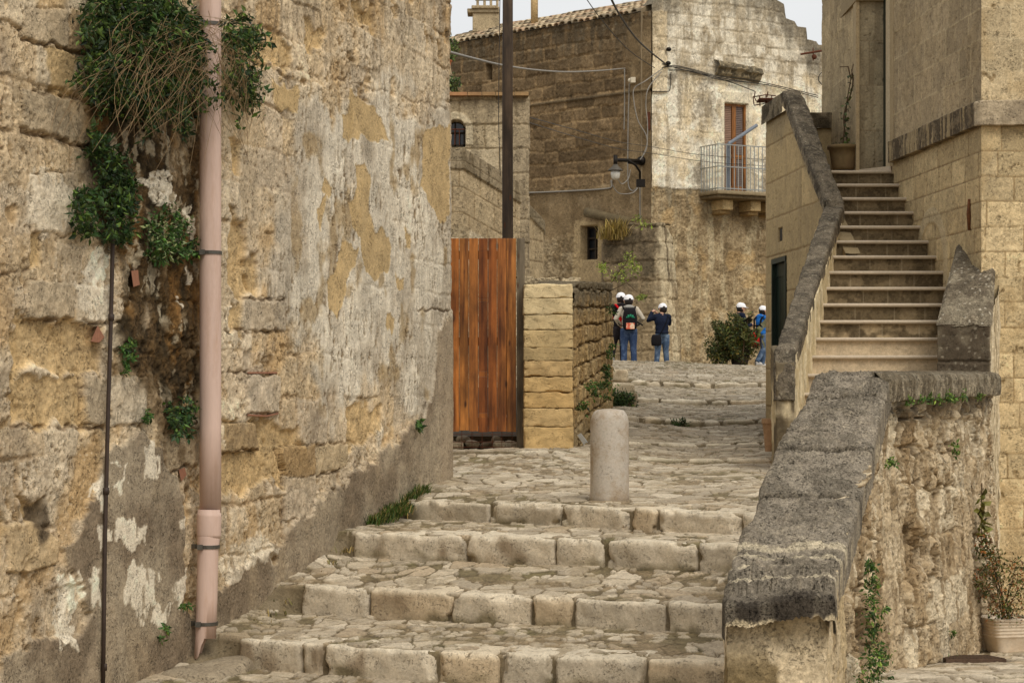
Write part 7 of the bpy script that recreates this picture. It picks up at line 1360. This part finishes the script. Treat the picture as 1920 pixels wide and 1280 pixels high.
def person(label, px, py, d, H, yaw, J, jacket, trousers, collar=None, head=(0, 0), shoes=shoe, bulk=1.0, capyaw=0, gape=True, group='school children in white caps'):
    """J: joints in body space (x right, y forward, z up, for a 1.5 m figure); yaw turns the body about z"""
    base = P(px, py, d); root = thing('person', label, 'person', tuple(base), group); s_ = H/1.5; cy, sy = math.cos(yaw), math.sin(yaw)
    def place(V): V = np.asarray(V, float)*s_; return np.stack([V[:, 0]*cy-V[:, 1]*sy, V[:, 0]*sy+V[:, 1]*cy, V[:, 2]], -1)
    v = lambda k: Vector(J[k])
    hc = v('head'); hy = head[0]; hr = Matrix.Rotation(hy, 3, 'Z') @ Matrix.Rotation(head[1], 3, 'X')
    hp = lambda x, y, z: hc+hr @ Vector((x, y, z))
    # body
    b = MB(); b.sphere(tuple(hc), .092, 20, 14, sc=(.92, 1.05, 1.18)); b.sphere(tuple(hp(0, .025, -.045)), .062, 16, 10, sc=(.9, 1, 1)); b.tube([hp(0, .09, .0), hp(0, .118, -.022)], [.012, .016], 8); b.sphere(tuple(hp(0, .082, -.052)), .018, 8, 6, sc=(1.5, .6, .6))
    for q in (-1, 1): b.sphere(tuple(hp(q*.088, 0, -.01)), .022, 8, 6, sc=(.5, .9, 1.4)); b.sphere(tuple(hp(q*.034, .078, .008)), .014, 8, 6)
    b.tube([hc+Vector((0, -.01, -.06)), v('neck')], [.046, .052], 12); b.tube([v('neck'), v('chest'), v('waist'), v('pelvis')], [.07, .105, .09, .105], 14)
    for q in 'LR':
        b.tube([v('sh'+q), v('el'+q), v('wr'+q)], [.04, .033, .024], 10); b.tube([v('neck')+Vector((0, 0, -.02)), v('sh'+q)], [.055, .042], 10)
        b.tube([v('hip'+q), v('kn'+q), v('an'+q)], [.072, .048, .034], 12); b.tube([v('an'+q)+Vector((0, -.02, -.03)), v('an'+q)+Vector((0, .12, -.045))], [.034, .026], 8)
        # palm, four fingers, thumb
        w = v('wr'+q); f = (w-v('el'+q)).normalized(); f = (f+Vector(J.get('hand'+q, (0, 0, 0)))).normalized(); side = f.cross(Vector((0, 0, 1)));
        if side.length < .2: side = Vector((1, 0, 0))
        side.normalize(); up = side.cross(f); pe = w+f*.07; b.tube([w, w+f*.03, pe], [.024, .030, .028], 10)
        for k in range(4): a0 = pe+side*(-.024+.016*k)-f*.008; L_ = (.05, .058, .054, .042)[k]; b.tube([a0, a0+f*L_*.5-up*.004, a0+f*L_*.85-up*.022], [.0095, .0085, .0075], 6)
        t0 = w+f*.022+side*.026; b.tube([t0, t0+side*.022+f*.022, t0+side*.026+f*.045-up*.008], [.011, .010, .008], 6)
    fused('body', b, skin, root, .0075, 3, place)
    # jacket
    b = MB(); k_ = bulk; b.tube([v('neck')+Vector((0, -.005, -.012)), v('neck')*.55+v('chest')*.45, v('chest'), v('waist'), v('pelvis')+Vector((0, 0, .03))], [.078*k_, .125*k_, .142*k_, .132*k_, .138*k_], 18)
    b.sphere(tuple(v('chest')), .150*k_, 16, 12, sc=(1.12, .82, 1.05)); b.sphere(tuple(v('waist')), .140*k_, 16, 12, sc=(1.08, .86, 1.0))
    for q in 'LR':
        b.tube([v('neck')+Vector((0, 0, -.035)), v('sh'+q)], [.07*k_, .062*k_], 12); b.sphere(tuple(v('sh'+q)), .066*k_, 12, 8); b.tube([v('sh'+q), (v('sh'+q)+v('el'+q))/2, v('el'+q), (v('el'+q)+v('wr'+q))/2, v('wr'+q)-(v('wr'+q)-v('el'+q)).normalized()*.015], [.062*k_, .058*k_, .053*k_, .046*k_, .040*k_], 12)
        b.tube([v('wr'+q)-(v('wr'+q)-v('el'+q)).normalized()*.045, v('wr'+q)-(v('wr'+q)-v('el'+q)).normalized()*.008], .046*k_, 12)
    b.tube([v('pelvis')+Vector((0, 0, .05)), v('pelvis')+Vector((0, 0, .0))], .150*k_, 18)
    jk = fused('jacket', b, jacket, root, .010, 3, place)
    if collar is not None:
        b = MB(); b.sphere(tuple(v('neck')+Vector((0, -.055, -.005))), .085, 14, 10, sc=(1.25, .75, .62)); b.sphere(tuple(v('neck')+Vector((0, -.075, -.05))), .07, 14, 10, sc=(1.0, .7, .8)); fused('hood', b, collar, root, .010, 3, place)
    # trousers
    b = MB(); b.sphere(tuple(v('pelvis')), .135, 16, 12, sc=(1.08, .92, .9)); b.tube([v('pelvis')+Vector((0, 0, .06)), v('pelvis')], [.118, .128], 16)
    for q in 'LR':
        an = v('an'+q); kn = v('kn'+q); b.tube([v('hip'+q)+Vector((0, 0, .02)), (v('hip'+q)+kn)/2, kn, (kn+an)/2, an+(kn-an).normalized()*-.01], [.098, .090, .070, .064, .060], 16)
    fused('trousers', b, trousers, root, .010, 3, place)
    for q in 'LR':
        an = v('an'+q); kn = v('kn'+q); fd = Vector(J.get('foot'+q, (0, 1, 0))).normalized(); b = MB(); b.tube([an-fd*.05+Vector((0, 0, -.035)), an+fd*.03+Vector((0, 0, -.035)), an+fd*.13+Vector((0, 0, -.05))], [.040, .044, .032], 12); b.tube([an-fd*.05+Vector((0, 0, -.06)), an+fd*.14+Vector((0, 0, -.06))], [.036, .034], 10); fused('shoe', b, shoes, root, .009, 2, place)
    # hair and cap
    b = MB(); b.sphere(tuple(hp(0, -.022, -.012)), .094, 18, 12, sc=(.96, .92, 1.12)); fused('hair', b, hair_m, root, .009, 2, place)
    cr_ = Matrix.Rotation(capyaw, 3, 'Z'); cp_ = lambda x, y, z: hc+hr @ (cr_ @ Vector((x, y, z))); b = MB(); n = 24
    rings = []
    for i in range(9):
        a = i/8*math.pi/2; z = .012+.108*math.sin(a); rr = max(.002, math.cos(a)**.72); rings.append([cp_(.102*rr*math.cos(2*math.pi*j/n), .002+.112*rr*math.sin(2*math.pi*j/n), z-.006*math.sin(2*math.pi*j/n)) for j in range(n)])
    V = [p for rg in rings for p in rg]; b.add(V, [(i*n+j, i*n+(j+1) % n, (i+1)*n+(j+1) % n, (i+1)*n+j) for i in range(8) for j in range(n)]+[tuple(range(8*n, 9*n))])
    m_ = 13; top = [cp_((.10+.0*0)*math.cos(t), .10*math.sin(t)*.62+.035+.085*math.sin(t)**1.0, .012-.018*math.sin(t)) for t in np.linspace(.05, math.pi-.05, m_)]; inn = [cp_(.098*math.cos(t), .108*math.sin(t), .014) for t in np.linspace(.05, math.pi-.05, m_)]
    b.add(inn+top+[p-Vector((0, 0, .006)) for p in inn+top], [(i, i+1, m_+i+1, m_+i) for i in range(m_-1)]+[(3*m_+i, 3*m_+i+1, 2*m_+i+1, 2*m_+i) for i in range(m_-1)]+[(m_+i, m_+i+1, 3*m_+i+1, 3*m_+i) for i in range(m_-1)])
    V = place(np.array([tuple(p) for p in b.v])); b.v = [tuple(Vector(p)+base) for p in V]; c_ = b.build('cap', capm, root, smooth=True); b.v = []
    if gape:
        b = MB(); b.sphere(tuple(cp_(0, -.098, .028)), .032, 12, 8, sc=(1, .5, .62)); V = place(np.array([tuple(p) for p in b.v])); b.v = [tuple(Vector(p)+base) for p in V]; b.build('cap_strap_gap', hair_m, c_)
    return root, place, base, v
def standing(dx=0, lean=0, hips=.8):
    return dict(head=(dx, .03, 1.37), neck=(dx*.8, 0, 1.235), chest=(dx*.6, 0, 1.08), waist=(dx*.3, 0, .93), pelvis=(0, 0, .80), shL=(-.155+dx*.8, 0, 1.185), shR=(.155+dx*.8, 0, 1.185), hipL=(-.075, 0, .76), hipR=(.075, 0, .76), knL=(-.095, .01, .43), knR=(.095, .01, .43), anL=(-.11, 0, .085), anR=(.11, 0, .085))
def pack(name, label, cat, pl, parts, m, group=None):
    """parts: list of (name, MB in body space, material); first one is the bag itself"""
    place, base = pl; o = []
    root = thing(name, label, cat, tuple(base+Vector(tuple(place(np.array([parts[0][3]]))[0]))), group)
    for nm, mb, mt, _ in parts:
        V = place(np.array([tuple(p) for p in mb.v])); mb.v = [tuple(Vector(p)+base) for p in V]; mb.build(nm, mt, root, smooth=(nm != 'printed_panel'))
    return root
def STR(mb, mt):      # every closed tube of a strap set becomes a strap of its own
    out = []; par = list(range(len(mb.v)))
    def fd(i):
        while par[i] != i: par[i] = par[par[i]]; i = par[i]
        return i
    for f in mb.f:
        for k in f[1:]: par[fd(k)] = fd(f[0])
    for rt_ in sorted({fd(i) for i in range(len(mb.v))}):
        ids = [i for i in range(len(mb.v)) if fd(i) == rt_]; mp = {k: n for n, k in enumerate(ids)}; q = MB(); q.add([mb.v[i] for i in ids], [tuple(mp[k] for k in f) for f in mb.f if fd(f[0]) == rt_]); out.append(('strap', q, mt, None))
    return out
def rucksack(v, w, h, t, zc, flare=1.0):
    b = MB(); V = []; n = 20; c0 = v('chest'); rows = 14
    for i in range(rows):
        q = i/(rows-1); z = zc-h/2+h*q; k = (1-abs(2*q-1)**4.5); sx = w/2*(.80+.20*k)*(1-.22*max(0, q-.55)/.45)*(1 if 0 < i < rows-1 else .8); sy = t*(.70+.30*k)*(1 if 0 < i < rows-1 else .7)
        V += [(c0.x+sx*math.copysign(abs(math.cos(a))**.65, math.cos(a)), -.125-sy/2+sy/2*math.copysign(abs(math.sin(a))**.65, math.sin(a)), z) for a in [2*math.pi*j/n for j in range(n)]]
    b.add(V, [(i*n+j, i*n+(j+1) % n, (i+1)*n+(j+1) % n, (i+1)*n+j) for i in range(rows-1) for j in range(n)]+[tuple(range(n-1, -1, -1)), tuple(range((rows-1)*n, rows*n))]); return b
jean = cm('blue denim', (54, 70, 100), dirt=(104, 124, 156), dscale=7, dthr=(.5, .75)); jean2 = cm('washed denim', (68, 86, 110), dirt=(132, 150, 170), dscale=8, dthr=(.48, .72)); blackc = cm('black cloth', (30, 28, 30)); navy = cm('navy cloth', (28, 34, 50)); beige = cm('beige jacket', (186, 176, 158)); greyc = cm('grey hood', (150, 146, 138)); redc = cm('red cloth', (190, 30, 32)); bluec = cm('bright blue cloth', (38, 104, 176)); dgrey = cm('dark grey cloth', (52, 48, 50)); webb = cm('black webbing', (24, 23, 25))
DP = 46.4
# 2: beige jacket, black rucksack
J = standing(); J.update(elL=(-.27, -.01, .99), elR=(.29, -.02, 1.0), wrL=(-.17, .13, .88), wrR=(.19, .14, .90), hipL=(-.08, 0, .76), hipR=(.08, 0, .76), anL=(-.10, 0, .085), anR=(.11, 0, .085))
rt, pl, bs_, v = person('child in beige jacket and jeans with a big printed black rucksack, seen from behind', 1179, 688, DP, 1.585, .05, J, beige, jean, greyc, head=(0, 0), capyaw=.12)
bp = rucksack(v, .30, .46, .17, .985); c0 = v('chest'); pan = MB(); pan.hexa([(-.085, -.306, .775), (.085, -.306, .775), (.085, -.29, .775), (-.085, -.29, .775), (-.085, -.309, .90), (.085, -.309, .90), (.085, -.29, .90), (-.085, -.29, .90)])
pr_ = MB(); r = random.Random(2)
grn = MB(); 
for a0, a1, b0, b1 in ((-.09, -.06, 1.0, 1.03), (-.065, -.02, 1.0, 1.065), (-.025, .025, 1.02, 1.075), (.02, .07, 1.0, 1.06), (.06, .095, 1.0, 1.02)): grn.hexa([(a0, -.302, b0), (a1, -.302, b0), (a1, -.28, b0), (a0, -.28, b0), (a0+.01, -.300, b1), (a1-.005, -.300, b1), (a1-.005, -.28, b1), (a0+.01, -.28, b1)])
stp = MB()
for q in (-1, 1): stp.tube([(q*.10, -.16, 1.16), (q*.125, -.07, 1.235), (q*.13, .05, 1.235), (q*.13, .13, 1.12)], .018, 8); stp.tube([(q*.14, -.2, .84), (q*.20, -.13, .86), (q*.22, -.05, .9)], .012, 6)
stp.tube([(.13, -.2, .93), (.24, -.22, .87), (.26, -.24, .85)], .016, 6)
pack('rucksack', 'large black rucksack with green mark and orange-red printed pocket, worn over the beige jacket', 'rucksack', (pl, bs_), [('bag', bp, blackc, (0, -.2, .76)), ('printed_panel', pan, mat('orange red print', (206, 96, 70), 11, .45, .1, .001, .6, dirt=(226, 200, 170), dscale=10, dthr=(.5, .56)), None), ('mark', grn, mat('green print', (36, 120, 88), 10, .2, 0), None), *STR(stp, webb)], None)
# 1: black hood, red rucksack, dark trousers, striding left
J = standing(); J.update(head=(.03, .04, 1.375), knL=(-.11, .10, .45), anL=(-.22, -.10, .16), knR=(.06, .02, .43), anR=(.05, -.02, .085), elL=(-.22, .06, .98), elR=(.22, .06, .98), wrL=(-.10, .22, .95), wrR=(.12, .22, .95), footL=(-.5, .6, .5))
rt, pl, bs_, v = person('child in black hooded top and dark trousers at the left, half behind the beige-jacketed one', 1163, 684, DP+.55, 1.60, .30, J, blackc, dgrey, blackc, head=(-.25, 0))
bp = rucksack(v, .25, .40, .13, 1.0); stp = MB()
for q in (-1, 1): stp.tube([(q*.09, -.15, 1.16), (q*.12, -.06, 1.235), (q*.125, .05, 1.235), (q*.13, .12, 1.10), (q*.14, .02, .95)], .022, 8)
ylw = MB(); ylw.tube([(-.13, -.20, 1.06), (-.05, -.262, 1.09), (.05, -.262, 1.08), (.12, -.20, 1.04)], .010, 6)
pack('rucksack', 'red rucksack with a thin yellow line on the back of the child in black', 'rucksack', (pl, bs_), [('bag', bp, redc, (0, -.2, .8)), *STR(stp, redc), ('yellow_trim', ylw, cm('yellow trim', (220, 160, 60)), None)], None)
# 3: navy jacket, raising a camera
J = standing(); J.update(head=(.03, .03, 1.375), elL=(-.29, .10, 1.10), wrL=(-.17, .20, 1.30), elR=(.23, .12, 1.03), wrR=(-.02, .25, 1.27), handL=(.8, .1, .1), handR=(-.6, .1, .3), anL=(-.13, 0, .085), anR=(.12, 0, .085), hipL=(-.085, 0, .76), hipR=(.085, 0, .76))
rt, pl, bs_, v = person('child in navy jacket and jeans raising a small camera to the left', 1241, 691, DP-.2, 1.42, .22, J, navy, jean2, None, head=(.35, -.1), bulk=1.06, capyaw=-.35)
wb = MB(); wb.tube([(0, 0, .832), (0, 0, .852)], .150, 20); V = pl(np.array([tuple(p) for p in wb.v])); wb.v = [tuple(Vector(p)+bs_) for p in V]; wb.build('white_hem', capm, rt)
cb = MB(); cb.box(-.155, -.06, .26, .29, 1.30, 1.365); cb.tube([(-.105, .28, 1.333), (-.105, .315, 1.333)], .022, 10); pack('camera', 'small grey camera held up in both hands by the child in navy', 'camera', (pl, bs_), [('camera_body', cb, mat('camera grey', (92, 94, 96), 20, .1, 0, 0, .4), (-.1, .27, 1.30))], None)
bg_ = MB(); n = 20; V = []
for i, (z, sx, sy) in enumerate(((.52, .085, .035), (.54, .115, .05), (.62, .125, .058), (.70, .118, .055), (.76, .10, .045), (.775, .08, .03))): V += [(-.175+sx*math.copysign(abs(math.cos(a))**.7, math.cos(a)), -.145+sy*math.sin(a), z) for a in [2*math.pi*j/n for j in range(n)]]
bg_.add(V, [(i*n+j, i*n+(j+1) % n, (i+1)*n+(j+1) % n, (i+1)*n+j) for i in range(5) for j in range(n)]+[tuple(range(n-1, -1, -1)), tuple(range(5*n, 6*n))]); stp = MB(); stp.tube([(-.10, -.15, .76), (-.02, -.16, .90), (.06, -.15, 1.05), (.12, -.10, 1.19), (.14, .0, 1.255), (.10, .10, 1.20)], .010, 6)
pack('shoulder_bag', 'black shoulder bag hanging at the left hip of the child in navy', 'bag', (pl, bs_), [('bag', bg_, blackc, (-.17, -.15, .52)), ('strap', stp, webb, None)], None)
# 4: behind the bush, in profile, facing right
J = standing(); J.update(head=(0, .05, 1.36), elL=(-.2, .08, .95), wrL=(-.12, .25, .98), elR=(.2, .08, .95), wrR=(.12, .25, .98))
person('child in a navy jacket standing behind the dark bush, facing right in a peaked cap', 1386, 690, 46.9, 1.46, -1.15, J, navy, jean, None, head=(-.15, .05))
# 5: blue jacket, red pack, half hidden by the wall
J = standing(); J.update(head=(0, .05, 1.36), knL=(-.09, .16, .46), anL=(-.10, .10, .10), knR=(.09, -.02, .44), anR=(.10, -.22, .14), elL=(-.2, .10, .98), wrL=(-.12, .25, 1.05), elR=(.2, .08, .98), wrR=(.10, .24, 1.0))
rt, pl, bs_, v = person('child in a bright blue jacket stepping out of sight behind the corner wall', 1428, 689, 45.9, 1.35, -1.0, J, bluec, jean2, bluec, head=(-.1, 0))
bp = rucksack(v, .26, .36, .24, .66); stp = MB()
for q in (-1, 1): stp.tube([(q*.09, -.16, .80), (q*.13, -.12, 1.16), (q*.13, .0, 1.25), (q*.13, .10, 1.10), (q*.13, .05, .98)], .022, 8)
stp.tube([(-.16, -.06, 1.0), (0, -.165, 1.0), (.16, -.06, 1.0)], .02, 6)
pack('rucksack', 'red rucksack slung low on the child in the bright blue jacket', 'rucksack', (pl, bs_), [('bag', bp, redc, (0, -.2, .5)), *STR(stp, webb)], None)
